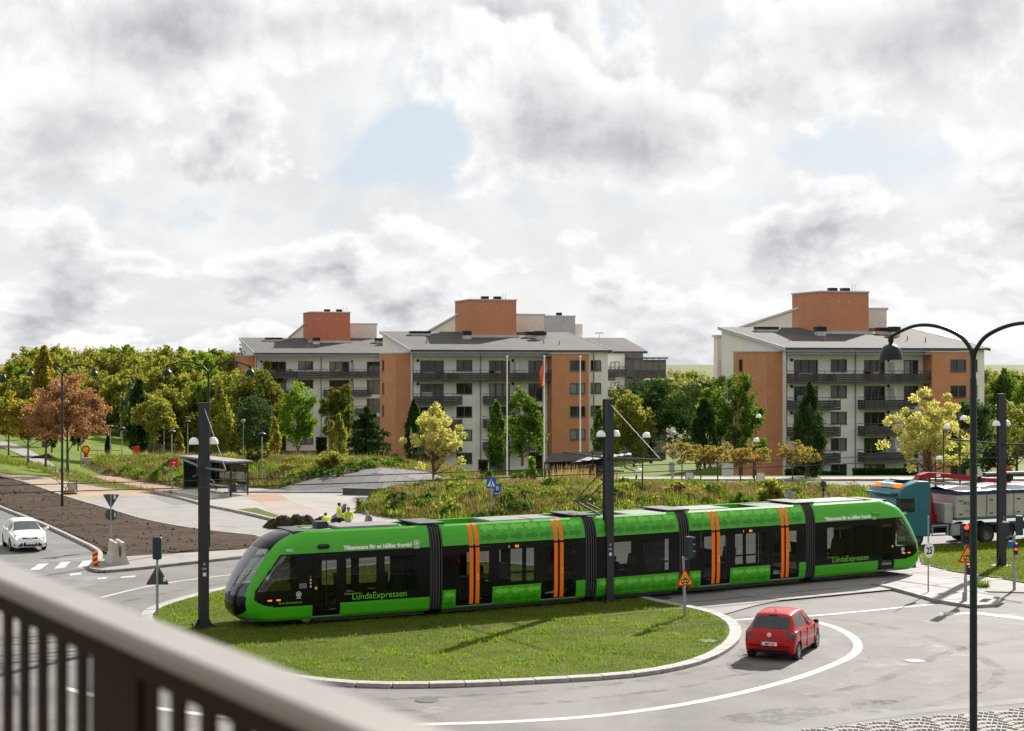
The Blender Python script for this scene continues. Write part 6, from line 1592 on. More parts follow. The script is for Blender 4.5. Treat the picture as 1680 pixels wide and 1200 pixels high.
# pedestrian crossing signs beyond the tram
r = post('pedestrian_sign', 806, 860, 0, 'square blue pedestrian crossing sign behind the tram roof', 'road sign'); Y = G(806, 860).y
mb = MB(); pole(mb, hgt(784, Y), .035); mb.build('post', M['galv'], r)
z0 = hgt(801.5, Y); mb = MB(); mb.box((-.29, -.06, z0), (.29, -.045, z0 + .64)); s = mb.build('sign_plate', M['blue'], r)
mb = MB(); mb.prism([(-.23, z0 + .12), (.23, z0 + .12), (0, z0 + .56)], -.064, -.061, 'y'); mb.build('white_triangle', M['white'], s)
mb = MB(); mb.prism([(-.06, z0 + .15), (-.02, z0 + .15), (.0, z0 + .27), (.03, z0 + .15), (.075, z0 + .15), (.035, z0 + .32), (.05, z0 + .42), (-.03, z0 + .42), (-.04, z0 + .30)], -.068, -.066, 'y'); mb.lathe([(.035, 0), (.001, .003)], n=10, M=Matrix.Translation((0, -.066, z0 + .46)) @ Matrix.Rotation(R(90), 4, 'X'))
for k in range(5): mb.box((-.2 + k * .085, -.068, z0 + .125), (-.16 + k * .085, -.066, z0 + .15))
mb.build('walker_symbol', M['black'], s)
r = post('path_sign', 815, 851, R(25), 'round blue cycle path sign on the bank edge', 'road sign'); Y = G(815, 851).y
mb = MB(); pole(mb, hgt(794, Y), .035); mb.build('post', M['galv'], r)
mb = MB(); plate(mb, circ(.27), 0, hgt(801, Y), -.045); plate(mb, [(-.26, -.0), (.26, -.0), (.26, .26), (-.26, .26)], 0, hgt(813, Y), -.045); s = mb.build('sign_plate', M['blue'], r)
mb = MB(); mb.box((-.05, -.064, hgt(801, Y) - .15), (.0, -.06, hgt(801, Y) + .12)); mb.box((.05, -.064, hgt(801, Y) - .1), (.1, -.06, hgt(801, Y) + .08)); mb.box((-.16, -.064, hgt(813, Y) + .08), (.16, -.06, hgt(813, Y) + .15)); mb.build('white_symbol', M['white'], s)
# yield sign seen from behind on the right of the bank
r = post('yield_sign', 1296, 842, R(-4), 'grey back of a yield sign at the right end of the bank', 'road sign'); Y = G(1296, 842).y
mb = MB(); pole(mb, hgt(802, Y), .035); mb.build('post', M['galv'], r)
mb = MB(); plate(mb, tri_pts(.86, False), 0, hgt(826, Y), .055); s = mb.build('sign_plate', M['signgrey'], r); mb = MB(); mb.box((.24, .0, hgt(826, Y) + .6), (.3, .042, hgt(826, Y) + .68)); mb.build('sticker', M['white'], s)
r = post('round_sign', 1351, 830, 0, 'grey back of a small round sign on a post by the street', 'road sign'); Y = G(1351, 830).y
mb = MB(); pole(mb, hgt(789, Y), .04); mb.build('post', M['mast'], r); mb = MB(); plate(mb, circ(.22), 0, hgt(795, Y), .05); mb.build('sign_plate', M['signback'], r); mb = MB(); mb.box((-.12, -.1, hgt(806, Y)), (.12, .06, hgt(801, Y)), bev=.02); mb.build('box', M['black'], r)
for i, (p, ya, yb, Yb, lab) in enumerate(((1131, 776, 797, 126, 'white upright board beside the young street trees'), (1244, 777, 802, 122, 'white leaning board behind the rounded shrub'), (1341, 785, 806, 121, 'white upright board near the street end'))):
    r = post('notice_board', p, 0, R(-10 + 12 * i), lab, 'board', 'white boards by the street', Y=Yb); h_ = hgt(ya, Yb)
    mb = MB(); mb.box((-.26, -.03, .15), (.26, .03, h_)); b = mb.build('panel', M['board_white'], r); mb = MB()
    mb.tube([(-.29, 0, -.05), (-.29, 0, h_ - .1), (-.22, 0, h_ + .06), (.22, 0, h_ + .06), (.29, 0, h_ - .1), (.29, 0, -.05)], .03, n=6); mb.build('frame', M['render_red'] if i == 2 else M['galv'], r)
    if i == 1: r.rotation_euler = (0, R(8), 0)
# direction signs far right
r = post('yellow_sign', 1632, 0, 0, 'small yellow and white notice sign behind the crane', 'road sign', Y=118); mb = MB(); pole(mb, hgt(770, 118), .03); mb.build('post', M['galv'], r)
z0 = hgt(778, 118); mb = MB(); mb.box((-.28, -.06, z0), (.28, -.045, z0 + .46)); s = mb.build('sign_plate', M['yellow'], r); mb = MB(); mb.box((-.23, -.066, z0 + .1), (.23, -.061, z0 + .38)); mb.build('sign_face', M['white'], s)
r = post('no_entry_sign', 1652, 0, 0, 'round red no-entry sign with yellow bar beside the right mast', 'road sign', Y=116); mb = MB(); pole(mb, hgt(767, 116), .03); mb.build('post', M['galv'], r)
z0 = hgt(775, 116); mb = MB(); plate(mb, circ(.36), 0, z0, -.045); s = mb.build('sign_plate', M['red'], r); mb = MB(); mb.box((-.27, -.062, z0 - .07), (.27, -.058, z0 + .07)); mb.build('bar', M['yellow'], s)
# hazard marker and concrete barrier on the kerb nose
r = post('hazard_marker', 156, 929, R(10), 'red and yellow striped marker board on the kerb nose', 'marker', z=.1); Y = G(156, 929, .1).y
mb = MB(); mb.box((-.12, -.03, .02), (.12, .03, .74)); s = mb.build('board', M['red'], r)
for k in range(3):
    mb = MB(); z0 = .08 + k * .235; mb.add([(-.115, -.034, z0), (.115, -.034, z0 + .10), (.115, -.034, z0 + .20), (-.115, -.034, z0 + .10)], [(0, 1, 2, 3)]); mb.build('stripe', M['yellow'], s)
mb = MB(); mb.box((-.2, -.12, -.02), (.2, .12, .03)); mb.build('foot', M['black'], r)
r = post('concrete_barrier', 181, 926, R(0), 'pair of leaning grey concrete barrier slabs with a yellow line', 'barrier', z=.1); Y = G(181, 926, .1).y
for k, dx in enumerate((0.0, .30)):
    mb = MB(); A = Vector((-.38 + dx, 1.5 + .1 * k, 0)); B = Vector((.36 + dx, -.25 + .1 * k, 0)); d = (B - A).normalized(); n_ = Vector((d.y, -d.x, 0))
    for z0, z1, t0, t1, m in ((0, .45, .28, .10, 'concrete_block'), (.45, .56, .10, .09, 'yellow'), (.56, 1.02, .09, .06, 'concrete_block')):
        q = [A - n_ * (-t0), A - n_ * t0, B - n_ * t0, B + n_ * t0]; q2 = [A + n_ * t1, A - n_ * t1, B - n_ * t1, B + n_ * t1]
        mm = M[m] if m != 'yellow' else surf('worn_yellow', (.50, .42, .18), (.42, .38, .25), 3, .8)
        mb.loft([[(v.x, v.y, z0) for v in q], [(v.x, v.y, z1) for v in q2]], mm)
    mb.build('barrier_slab', None, r)
# bus stop flag
r = post('bus_stop_sign', 283, 803, R(-4), 'red bus stop flag on a pale post left of the shelter', 'sign'); Y = G(283, 803).y
mb = MB(); pole(mb, hgt(750, Y), .035); mb.build('post', M['galv'], r)
z0 = hgt(766, Y); mb = MB(); mb.box((-.17, -.04, z0), (.42, -.015, z0 + .62)); s = mb.build('flag_plate', M['red'], r); mb = MB(); mb.box((.02, -.046, z0 + .28), (.26, -.041, z0 + .34)); mb.box((.0, -.046, z0 + .06), (.2, -.041, z0 + .11)); mb.build('print', M['white'], s)
r = post('round_works_sign', 141, 753, 0, 'round yellow and red road works sign at the path end', 'road sign'); Y = G(141, 753).y
mb = MB(); mb.box((-.2, -.06, 0), (.2, .06, .6)); mb.build('stand', M['red'], r); mb = MB(); plate(mb, circ(.44), 0, .92, -.03); s = mb.build('sign_plate', M['red'], r); mb = MB(); plate(mb, circ(.28), 0, .92, -.044, .004); mb.build('sign_face', M['yellow'], s)
r = post('works_marker', 223, 748, 0, 'small red-orange marker box behind the bank', 'marker', z=.0, Y=171); mb = MB(); z0 = hgt(746, 171); mb.box((-.2, -.2, -.1), (.2, .2, .35), M['white']); mb.box((-.3, -.1, .35), (.3, .1, 1.1), M['red'], bev=.05); mb.build('body', None, r)
r = post('handrail', 161, 755, R(4), 'low grey handrail beside the path ramp', 'railing'); mb = MB()
for k in range(4): mb.tube([(-1.3 + k * 1.2, 0, -.05), (-1.3 + k * 1.2, 0, .95)], .03, n=6)
for z0 in (.5, .95): mb.tube([(-1.3, 0, z0), (2.3, 0, z0)], .025, n=6)
mb.build('rails', M['darkmetal'], r); mb = MB(); mb.box((-1.6, -.2, -.1), (2.6, .1, .25)); mb.build('kerb_wall', M['concrete_block'], r)

# path lamps
def path_lamp(px_, py_, top, label, Y=None, style='hat', z=0.0, dark=False):
    b = G(px_, py_) if Y is None else Vector((at_px(px_, Y), Y, z)); h = P(px_, top, b.y).z - b.z
    r = empty('path_lamp', b); tag(r, label, 'lamp post', 'park path lamps'); m = M['mast'] if dark else M['galv']
    mb = MB(); mb.tube([(0, 0, -.3), (0, 0, 1.0), (0, 0, 1.02), (0, 0, h - .25)], [.07, .07, .05, .045], n=8); mb.build('post', m, r)
    mb = MB()
    if style == 'hat':
        mb.lathe([(.05, -.30), (.09, -.24), (.16, -.2), (.28, -.13), (.29, -.09), (.2, -.02), (.08, .03), (.001, .05)], n=16, M=Matrix.Translation((0, 0, h))); mb.build('lamp_head', M['mast'], r, smooth=50)
    elif style == 'globe':
        mb.lathe([(.05, -.32), (.18, -.25), (.26, -.1), (.24, .02), (.14, .1), (.001, .13)], n=16, M=Matrix.Translation((0, 0, h))); mb.build('lamp_head', M['signgrey'], r, smooth=50)
    else:
        dome(mb, Matrix.Translation((.25, 0, h - .15)), .26); mb.build('lamp_head', M['lampwhite'], r, smooth=50)
    return r
path_lamp(181, 755, 698, 'hat lamp at the end of the red path, by the handrail'); path_lamp(200, 773, 701, 'hat lamp in front of the left bank, beside the red path')
path_lamp(133, 761, 706, 'slim headless-looking lamp post beside the rust tree'); path_lamp(269, 742, 688, 'globe lamp on the lawn behind the park bench', style='globe')
path_lamp(282, 801, 706, 'hat lamp right behind the red bus stop flag'); path_lamp(308, 748, 690, 'hat lamp left of the left black mast')
path_lamp(399, 752, 690, 'globe lamp in front of the blue-green tree', style='globe'); path_lamp(430, 798, 710, 'hat lamp standing on the bank edge right of the shelter')
path_lamp(1104, 786, 710, 'grey globe lamp beside the litter box at the street', style='globe'); path_lamp(1240, 0, 683, 'white bell lamp before the right block bay', Y=150, style='bell', dark=True, z=-1.0)
path_lamp(1054, 842, 714, 'dark lamp post with white bell right of the middle mast', style='bell', dark=True); path_lamp(1548, 812, 700, 'dark lamp post with white bell in front of the yellow tree', style='bell', dark=True)
path_lamp(1044, 0, 773, 'lower white bell lamp behind the bank', Y=127, style='bell', dark=True); path_lamp(1575, 0, 686, 'white bell lamp behind the right street lamp pole', Y=128, style='bell', dark=True); path_lamp(1236, 0, 722, 'lower white bell lamp among the young trees', Y=138, style='bell', dark=True); path_lamp(1535, 0, 752, 'lower white bell lamp at the yellow tree trunk', Y=126, style='bell', dark=True)
r = post('litter_box', 1102, 0, 0, 'small grey litter box on a post near the street lawn', 'bin', Y=137); mb = MB(); pole(mb, 1.0, .04); mb.build('post', M['galv'], r); mb = MB(); mb.box((-.22, -.2, .6), (.22, .2, 1.5), bev=.05); mb.build('body', M['signgrey'], r)

# flagpoles and flag
for px_, lab in ((832, 'leftmost white flagpole, without a flag'), (893, 'middle white flagpole with the hanging orange flag'), (952, 'rightmost white flagpole, without a flag')):
    Y = 130; r = empty('flagpole', (at_px(px_, Y), Y, 0)); tag(r, lab, 'flagpole', 'white flagpoles'); t = P(0, 586, Y).z
    mb = MB(); mb.tube([(0, 0, -.1), (0, 0, t)], [.065, .04], n=10); mb.build('pole', M['lampwhite'], r); mb = MB(); mb.lathe([(.001, .1), (.07, .06), (.075, 0), (.001, -.02)], n=10, M=Matrix.Translation((0, 0, t))); mb.build('finial', M['lampwhite'], r)
Y = 130; x0 = at_px(893, Y); mb = MB(); rows = []
for k in range(15):
    s = k / 14; row = []
    for j in range(9):
        u = j / 8; row.append((x0 - .06 - u * (.06 + .34 * s + .10 * math.sin(s * 5)) + .02 * math.sin(9 * u + 4 * s), Y - .03 + .10 * math.sin(u * 7 + s * 3) * (.3 + s), P(0, 592, Y).z - s * 2.05 - u * .25 * (1 - s)))
    rows.append(row)
mb.loft(rows, closed=False); o = mb.build('flag', surf('flag_orange', (.62, .10, .03), (.70, .16, .05), 1.5, .8), smooth=True); tag(o, 'limp orange flag hanging from the middle flagpole', 'flag')
md = o.modifiers.new('thick', 'SOLIDIFY'); md.thickness = .01

# bus shelter, bin, bench
def bus_shelter():
    b = G(303, 803); e = G(378, 815); d = (e - b); d.z = 0; L = d.length; r = empty('bus_shelter', (b.x, b.y, .05), math.atan2(d.y, d.x)); tag(r, 'glass bus shelter with flat pale roof behind the left mast', 'bus shelter')
    D = 1.35
    mb = MB(); mb.box((-.35, -.35, 2.36), (L + .35, D + .25, 2.50), bev=.03); mb.build('roof', M['kerb_dark'], r); mb = MB(); mb.box((-.2, -.2, 2.28), (L + .2, D + .1, 2.36)); mb.build('roof_frame', M['darkmetal'], r)
    for x in (0, L * .33, L * .66, L):
        mb = MB(); mb.box((x - .04, D - .04, 0), (x + .04, D + .04, 2.3)); mb.build('post', M['green_metal'], r)
    for x in (L * .55, L):
        mb = MB(); mb.box((x - .04, -.04, 0), (x + .04, .04, 2.3)); mb.build('post', M['green_metal'], r)
    for k in range(3):
        mb = MB(); mb.box((L * k / 3 + .06, D - .008, .25), (L * (k + 1) / 3 - .06, D + .008, 2.15)); mb.build('glass_pane', M['glass_clear'], r)
    mb = MB(); mb.box((L - .008, .06, .25), (L + .008, D - .06, 2.15)); mb.build('glass_pane', M['glass_clear'], r)
    mb = MB(); mb.box((-.05, -.1, 0), (.1, D, 2.25)); a = mb.build('advert_case', M['green_metal'], r)
    mb = MB(); mb.box((L * .2, D - .55, .42), (L * .75, D - .15, .48)); mb.box((L * .25, D - .4, 0), (L * .28, D - .3, .42)); mb.box((L * .7, D - .4, 0), (L * .73, D - .3, .42)); mb.build('bench', M['concrete_block'], r)
    mb = MB(); mb.box((L * .78, D - .03, .95), (L * .95, D - .012, 1.6)); mb.build('timetable', M['board_white'], r)
bus_shelter()
r = post('litter_bin', 384, 817, 0, 'dark litter bin on a post beside the bus shelter', 'bin'); mb = MB(); mb.tube([(-.2, 0, -.05), (-.2, 0, .9)], .035, n=6); mb.build('post', M['mast'], r); mb = MB(); mb.box((-.2, -.2, .42), (.2, .2, 1.0), bev=.03); mb.build('body', M['mast'], r)
mb = MB(); mb.box((-.16, -.21, .86), (.16, -.2, .95)); mb.build('slot', M['black'], r)
r = empty('park_bench', (at_px(254, 178), 178, 0)); tag(r, 'dark park bench on the lawn beneath the open tree', 'bench'); mb = MB(); mb.box((-.8, -.25, .42), (.8, .25, .48)); mb.build('seat', M['bark'], r); mb = MB(); mb.box((-.8, .22, .5), (.8, .28, .95)); mb.build('backrest', M['bark'], r)
for x in (-.6, .6): mb = MB(); mb.box((x - .04, -.22, -.05), (x + .04, .22, .42)); mb.build('leg', M['darkmetal'], r)
r = empty('park_bin', (at_px(247, 178.5), 178.5, 0)); tag(r, 'dark round litter bin beside the park bench', 'bin'); mb = MB(); mb.lathe([(.25, -.05), (.27, .8), (.22, .95), (.001, .95)], n=12); mb.build('body', M['darkmetal'], r)

# stone-faced slope, bench and black shelter
def stone_slope():
    r = empty('stone_slope', (0, 0, 0)); r.location = (-12, 123, 0); tag(r, 'grey stone slab facing on the rear planted bank', 'stone slope')
    m = [surf('slab_grey%d' % k, c, tuple(v * 1.15 for v in c), 1.2, .85, fine=(9, .1)) for k, c in enumerate(((.075, .074, .077), (.088, .085, .084), (.10, .093, .086), (.08, .08, .086)))]
    def zb(x, y): return float(bank1.z(np.array([x]), np.array([y]))[0])
    xs = np.linspace(-21.2, -5.2, 15); ys = np.linspace(0, 1, 6)
    def pt(u, v):
        x = -21.2 + 16 * u; y0 = 122.3 + (x + 21.2) * (-.055); y1 = y0 + 12.2 * min(1, u * 1.45); return x + v * 1.0, y0 + (y1 - y0) * v
    for i in range(14):
        for j in range(4):
            off = .5 * (j % 2) / 14
            u0, u1 = min(1, i / 14 + off), min(1, (i + 1) / 14 + off - .002); v0, v1 = j / 4 + .004, (j + 1) / 4 - .002
            if u1 - u0 < .01: continue
            q = [pt(u0, v0), pt(u1, v0), pt(u1, v1), pt(u0, v1)]
            if abs(q[2][1] - q[1][1]) < .12: continue
            mb = MB(); top = [(x + 12, y - 123, zb(x, y) + .07 + (.05 if zb(x, y) > 0 else .3)) for x, y in q]; bot = [(x, y, z - .14) for x, y, z in top]; mb.loft([bot, top]); mb.build('stone', m[int(rng.integers(0, 4))], r)
    b = G(562, 813); e = G(646, 815); d = e - b
    w = empty('stone_bench', b, math.atan2(d.y, d.x)); tag(w, 'low grey stone bench wall at the foot of the slab slope', 'bench'); L = d.length
    for k in range(4):
        mb = MB(); mb.box((L * k / 4 + .01, 0, -.05), (L * (k + 1) / 4 - .01, .5, .46)); mb.build('block', m[k % 4], w)
    mb = MB(); mb.box((-.04, -.04, .46), (L + .04, .54, .54)); mb.build('seat', m[2], w)
stone_slope()
def black_shelter():
    Y = 121.0; r = empty('black_shelter', (at_px(950, Y), Y, 0)); tag(r, 'black kiosk with slanting roof and coloured bars behind the bank', 'kiosk')
    def X(p): return at_px(p, Y) - at_px(950, Y)
    def Z(y): return P(0, y, Y).z
    mb = MB(); mb.box((X(903), 0, -.1), (X(1001), 3.5, Z(757))); mb.build('body', M['black'], r)
    mb = MB(); mb.add([(X(892), -1.0, Z(758)), (X(1004), -1.0, Z(752)), (X(1008), 3.9, Z(744)), (X(905), 3.9, Z(749)), (X(892), -1.0, Z(760)), (X(1004), -1.0, Z(754)), (X(1008), 3.9, Z(746)), (X(905), 3.9, Z(751))], [(0, 1, 2, 3), (7, 6, 5, 4), (0, 4, 5, 1), (1, 5, 6, 2), (2, 6, 7, 3), (3, 7, 4, 0)]); mb.build('roof', surf('matt_black', (.008, .008, .008), rough=.95, spec=.02), r)
    mb = MB(); n = 14
    top = [(X(936 + (1034 - 936) * k / n), -1.3, Z(758 - 13 * k / n) + .05 * (k % 2)) for k in range(n + 1)]; bk = [(X(960 + (1036 - 960) * k / n), .3, Z(752 - 8 * k / n) + .05 * (k % 2)) for k in range(n + 1)]
    mb.loft([top, bk], closed=False); c = mb.build('translucent_canopy', M['roofbox'], r); c.modifiers.new('t', 'SOLIDIFY').thickness = .03
    for p in (893, 902): mb = MB(); mb.box((X(p) - .04, -.9, -.1), (X(p) + .04, -.82, Z(758))); mb.build('post', M['black'], r)
    mb = MB(); mb.box((X(893), -.9, Z(775)), (X(903), -.86, Z(774))); mb.build('rail', M['black'], r)
    for p, a, b, m in ((961, 764, 780, 'red'), (976, 762, 777, 'yellow'), (984, 782, 796, 'red'), (969, 783, 795, 'blue'), (1007, 775, 791, 'yellow'), (1012, 775, 791, 'yellow')):
        mb = MB(); mb.box((X(p) - .05, -.06, Z(b)), (X(p) + .05, -.02, Z(a))); mb.build('coloured_bar', M[m], r)
    for k in range(4): mb = MB(); mb.tube([(X(1006 + 9 * k), -.6, Z(757)), (X(1012 + 9 * k), -.9, Z(757) - .1), (X(1020 + 8 * k), -1.0, Z(768))], .03, n=5); mb.build('canopy_rib', M['galv'], r)
black_shelter()
# ------------------------------------------------------------------ cars
M['car_red'] = surf('car_red', (.36, .003, .006), rough=.25, spec=.22, coat=.15)
M['car_white'] = surf('car_white', (.70, .70, .70), rough=.25, spec=.5, coat=.6)
M['car_glass'] = surf('car_glass', (.012, .016, .016), rough=.04, spec=.6)
M['car_glass_l'] = surf('car_glass_light', (.05, .065, .060), rough=.04, spec=.6)
M['tail_red'] = surf('tail_lamp', (.10, .002, .004), rough=.15, spec=.6)
M['head_clear'] = surf('head_lamp', (.50, .52, .53), rough=.12, spec=.7)
M['alloy'] = surf('alloy_wheel', (.40, .41, .42), rough=.35, metal=.6)
M['plate_white'] = surf('number_plate', (.70, .70, .68), rough=.5)
def cubic(T, x):
    """smooth interpolation of a table"""
    xs = [t[0] for t in T]; ys = [t[1] for t in T]; n = len(T)
    if x <= xs[0]: return ys[0]
    if x >= xs[-1]: return ys[-1]
    i = next(k for k in range(n - 1) if x <= xs[k + 1]); h = xs[i + 1] - xs[i]; t = (x - xs[i]) / h
    def sl(k):
        if k == 0 or k == n - 1: return 0 if k == 0 else (ys[-1] - ys[-2]) / (xs[-1] - xs[-2])
        a = (ys[k] - ys[k - 1]) / (xs[k] - xs[k - 1]); b = (ys[k + 1] - ys[k]) / (xs[k + 1] - xs[k]); return 0 if a * b <= 0 else 2 * a * b / (a + b)
    m0, m1 = sl(i) * h, sl(i + 1) * h
    return (2 * t ** 3 - 3 * t * t + 1) * ys[i] + (t ** 3 - 2 * t * t + t) * m0 + (-2 * t ** 3 + 3 * t * t) * ys[i + 1] + (t ** 3 - t * t) * m1
def build_car(name, loc, yaw, label, paint, L, W, ZT, WM, WT, ZS, ZB, axles, rw, side_x, bpillar, rear_win, wind, lamps=None):
    """a lofted car body: x runs from the tail to the nose"""
    root = empty(name, loc, yaw); tag(root, label, 'car')
    nx = 110; xs = [L * (.5 - .5 * math.cos(math.pi * i / nx)) * .35 + L * i / nx * .65 for i in range(nx + 1)]
    def section(x):
        zt, wm, wt, zs, zb = cubic(ZT, x), cubic(WM, x), cubic(WT, x), cubic(ZS, x), cubic(ZB, x)
        zs = min(zs, zt - .035); p4z = max(zs + .012, zt - .10); f = (p4z - zs) / max(.02, zt - zs)
        pts = [(wm * .84, zb), (wm * .95, zb + .05), (wm * .985, zb + .16), (wm, zb + (zs - zb) * .55), (wm * .985, zs - .03), (wm * .965, zs), (wm * .965 + (wt - wm * .965) * .5, zs + (p4z - zs) * .5), (wt, p4z), (wt * .93, zt - .035), (wt * .78, zt - .008), (wt * .4, zt + .008), (0, zt + .013)]
        P2 = catmull([(a, b, 0) for a, b in pts], 3); return [(x, q[0], q[1]) for q in P2]
    secs = [section(x) for x in xs]; n = len(secs[0]); groups = {}
    def cls(x, y, z, j):
        zt, zs, wt = cubic(ZT, x), cubic(ZS, x), cubic(WT, x)
        for ax in axles:
            if (x - ax) ** 2 + (z - rw) ** 2 < (rw + .055) ** 2 and y > W * .34: return None
        lm = lamps(x, y, z) if lamps else None
        if lm: return lm
        if rear_win[0] < x < rear_win[1] and y < wt * .97 and j >= 24: return 'rear_window'
        if wind[0] < x < wind[1] and y < wt * .95 and j >= 24: return 'windscreen'
        if side_x[0] < x < side_x[1] and zs + .035 < z < zt - .115 and 15 <= j <= 21 and abs(x - bpillar) > .045:
            lo = side_x[0] + (z - zs) * .55; hi = side_x[1] - max(0, (z - zs - .02)) * 1.55
            if lo < x < hi: return 'side_window' + ('_rear' if x < bpillar else '_front')
        return 'body'
    for i in range(nx):
        for j in range(n - 1):
            q = [secs[i][j], secs[i + 1][j], secs[i + 1][j + 1], secs[i][j + 1]]
            c = [sum(p[k] for p in q) / 4 for k in range(3)]; g = cls(c[0], c[1], c[2], j)
            if g is None: continue
            groups.setdefault((g, 1), []).append(q); groups.setdefault((g, -1), []).append([(p[0], -p[1], p[2]) for p in q][::-1])
    for e, k in ((0, 0), (nx, 1)):
        s = secs[e]; q = [(p[0], p[1], p[2]) for p in s] + [(p[0], -p[1], p[2]) for p in s[::-1]]; groups.setdefault(('body', 0), []).append(q)
    merged = {}
    for (g, s), qs in groups.items():
        key = g if g in ('body', 'rear_window', 'windscreen', 'grille') else (g, s); merged.setdefault(key, []).extend(qs)
    for g, qs in merged.items():
        nm = g if isinstance(g, str) else ('side_window' if g[0].startswith('side') else g[0]); key = {}; V = []; Fc = []
        for q in qs:
            ids = []
            for p in q:
                k = tuple(round(u, 4) for u in p)
                if k not in key: key[k] = len(V); V.append(p)
                if key[k] not in ids: ids.append(key[k])
            if len(ids) > 2: Fc.append(tuple(ids))
        mb = MB(); mb.add(V, Fc); mb.build(nm, {'body': paint, 'tail_lamp': M['tail_red'], 'headlamp': M['head_clear'], 'grille': M['black'], 'windscreen': M['car_glass_l']}.get(nm, M['car_glass']), root, smooth=55)
    mb = MB(); mb.box((.25, -W * .40, .22), (L - .25, W * .40, .62)); mb.build('underbody', M['black'], root)
    for ax in axles:
        for s in (-1, 1):
            T = Matrix.Translation((ax, s * (W / 2 - .115), rw)) @ Matrix.Rotation(R(-90 * s), 4, 'X')
            mb = MB(); mb.lathe([(rw * .62, .10), (rw * .93, .10), (rw, .06), (rw, -.08), (rw * .9, -.11), (rw * .6, -.11)], n=28, M=T, caps=False); w = mb.build('wheel', M['rubber'], root, smooth=40)
            mb = MB(); mb.lathe([(.001, .085), (rw * .18, .09), (rw * .2, .07), (rw * .62, .075), (rw * .64, .10)], n=28, M=T, caps=False)
            for k in range(5):
                a = 2 * math.pi * k / 5; d = Vector((math.cos(a), math.sin(a), 0)); e = Vector((-math.sin(a), math.cos(a), 0))
                mb.add([d * rw * .16 + e * .035 + Vector((0, 0, .10)), d * rw * .16 - e * .035 + Vector((0, 0, .10)), d * rw * .6 - e * .025 + Vector((0, 0, .105)), d * rw * .6 + e * .025 + Vector((0, 0, .105))], [(0, 1, 2, 3)], M=T)
            mb.build('rim', M['alloy'], w)
    return root, section
def on_car(sec, x, frac_y):
    s = sec(x); return s
def red_car():
    rr = G(1307, 1083); fr_ = G(1336, 1064); d = (fr_ - rr); d.z = 0; d.normalize(); d = Vector((.405, .914, 0)); yaw = math.atan2(d.y, d.x)
    lft = Vector((-d.y, d.x, 0)); o = rr + lft * .74 - d * .62
    root, sec = build_car('hatchback', (o.x, o.y, .004), yaw, 'red five-door hatchback driving round the roundabout', M['car_red'], 3.97, 1.68,
        [(0, .60), (.03, .80), (.10, .93), (.16, .985), (.36, 1.20), (.52, 1.37), (.64, 1.435), (1.0, 1.468), (1.6, 1.475), (2.05, 1.44), (2.4, 1.30), (2.86, 1.04), (3.05, .985), (3.4, .93), (3.7, .84), (3.88, .70), (3.97, .52)],
        [(0, .66), (.05, .76), (.15, .81), (.4, .835), (2.5, .84), (3.2, .82), (3.6, .76), (3.85, .64), (3.97, .50)],
        [(0, .60), (.1, .64), (.2, .655), (.5, .60), (1.5, .60), (2.0, .595), (2.4, .60), (2.86, .68), (3.3, .66), (3.7, .58), (3.97, .40)],
        [(0, .55), (.1, .88), (.5, .95), (1.5, .93), (2.6, .90), (3.0, .88), (3.6, .78), (3.97, .46)], [(0, .36), (.12, .24), (.4, .20), (3.4, .19), (3.8, .22), (3.97, .32)],
        (.62, 3.09), .305, (.50, 2.62), 1.62, (.175, .50), (2.10, 2.84), lambda x, y, z: 'tail_lamp' if (x < .30 and y > .53 and .70 < z < .955) else None)
    for s in (-1, 1):
        mb = MB(); mb.box((2.42, s * .84, .93), (2.56, s * 1.0, 1.06), bev=.035); mb.build('wing_mirror', M['black'], root)
        for x in (1.35, 2.3):
            mb = MB(); mb.box((x - .08, s * .835, .79), (x + .08, s * .86, .82)); mb.build('door_handle', M['car_red'], root)
    for x in (1.62, 2.62, .78):
        for s in (-1, 1):
            mb = MB(); mb.box((x - .006, s * .825, .30), (x + .006, s * .847, .90)); mb.build('door_seam', M['black'], root)
    mb = MB(); mb.box((-.018, -.26, .50), (.0, .26, .61)); pl = mb.build('licence_plate', M['plate_white'], root); mb = MB(); mb.box((-.021, .215, .503), (-.019, .26, .607)); mb.build('plate_band', M['blue'], pl)
    v, f = text_mesh('MJG 144', .085, .004); w = max(q[0] for q in v); mb = MB(); mb.add([(-.021, w / 2 - q[0] - .02, .525 + q[1]) for q in v], f); mb.build('plate_text', M['black'], pl)
    mb = MB(); mb.lathe([(.068, 0), (.072, .015), (.055, .018), (.05, .01), (.001, .012)], n=20, M=Matrix.Translation((.035, 0, .835)) @ Matrix.Rotation(R(-78), 4, 'Y')); mb.build('badge', M['head_clear'], root)
    v, f = text_mesh('POLO', .055, .003); mb = MB(); mb.add([(.028, .52 - q[0], .70 + q[1]) for q in v], f); mb.build('badge_text', M['head_clear'], root)
    mb = MB(); mb.box((-.01, -.62, .355), (.03, .62, .375)); mb.build('bumper_crease', M['black'], root)
    mb = MB(); mb.box((.50, -.14, 1.385), (.56, .14, 1.415)); mb.build('brake_lamp', M['tail_red'], root)
    mb = MB(); mb.tube([(.9, 0, 1.47), (.78, 0, 1.56)], [.018, .006], n=6); mb.build('antenna', M['black'], root)
    mb = MB(); mb.tube([(.17, .03, .995), (.20, -.32, 1.03)], .012, n=5); mb.build('rear_wiper', M['black'], root)
red_car()
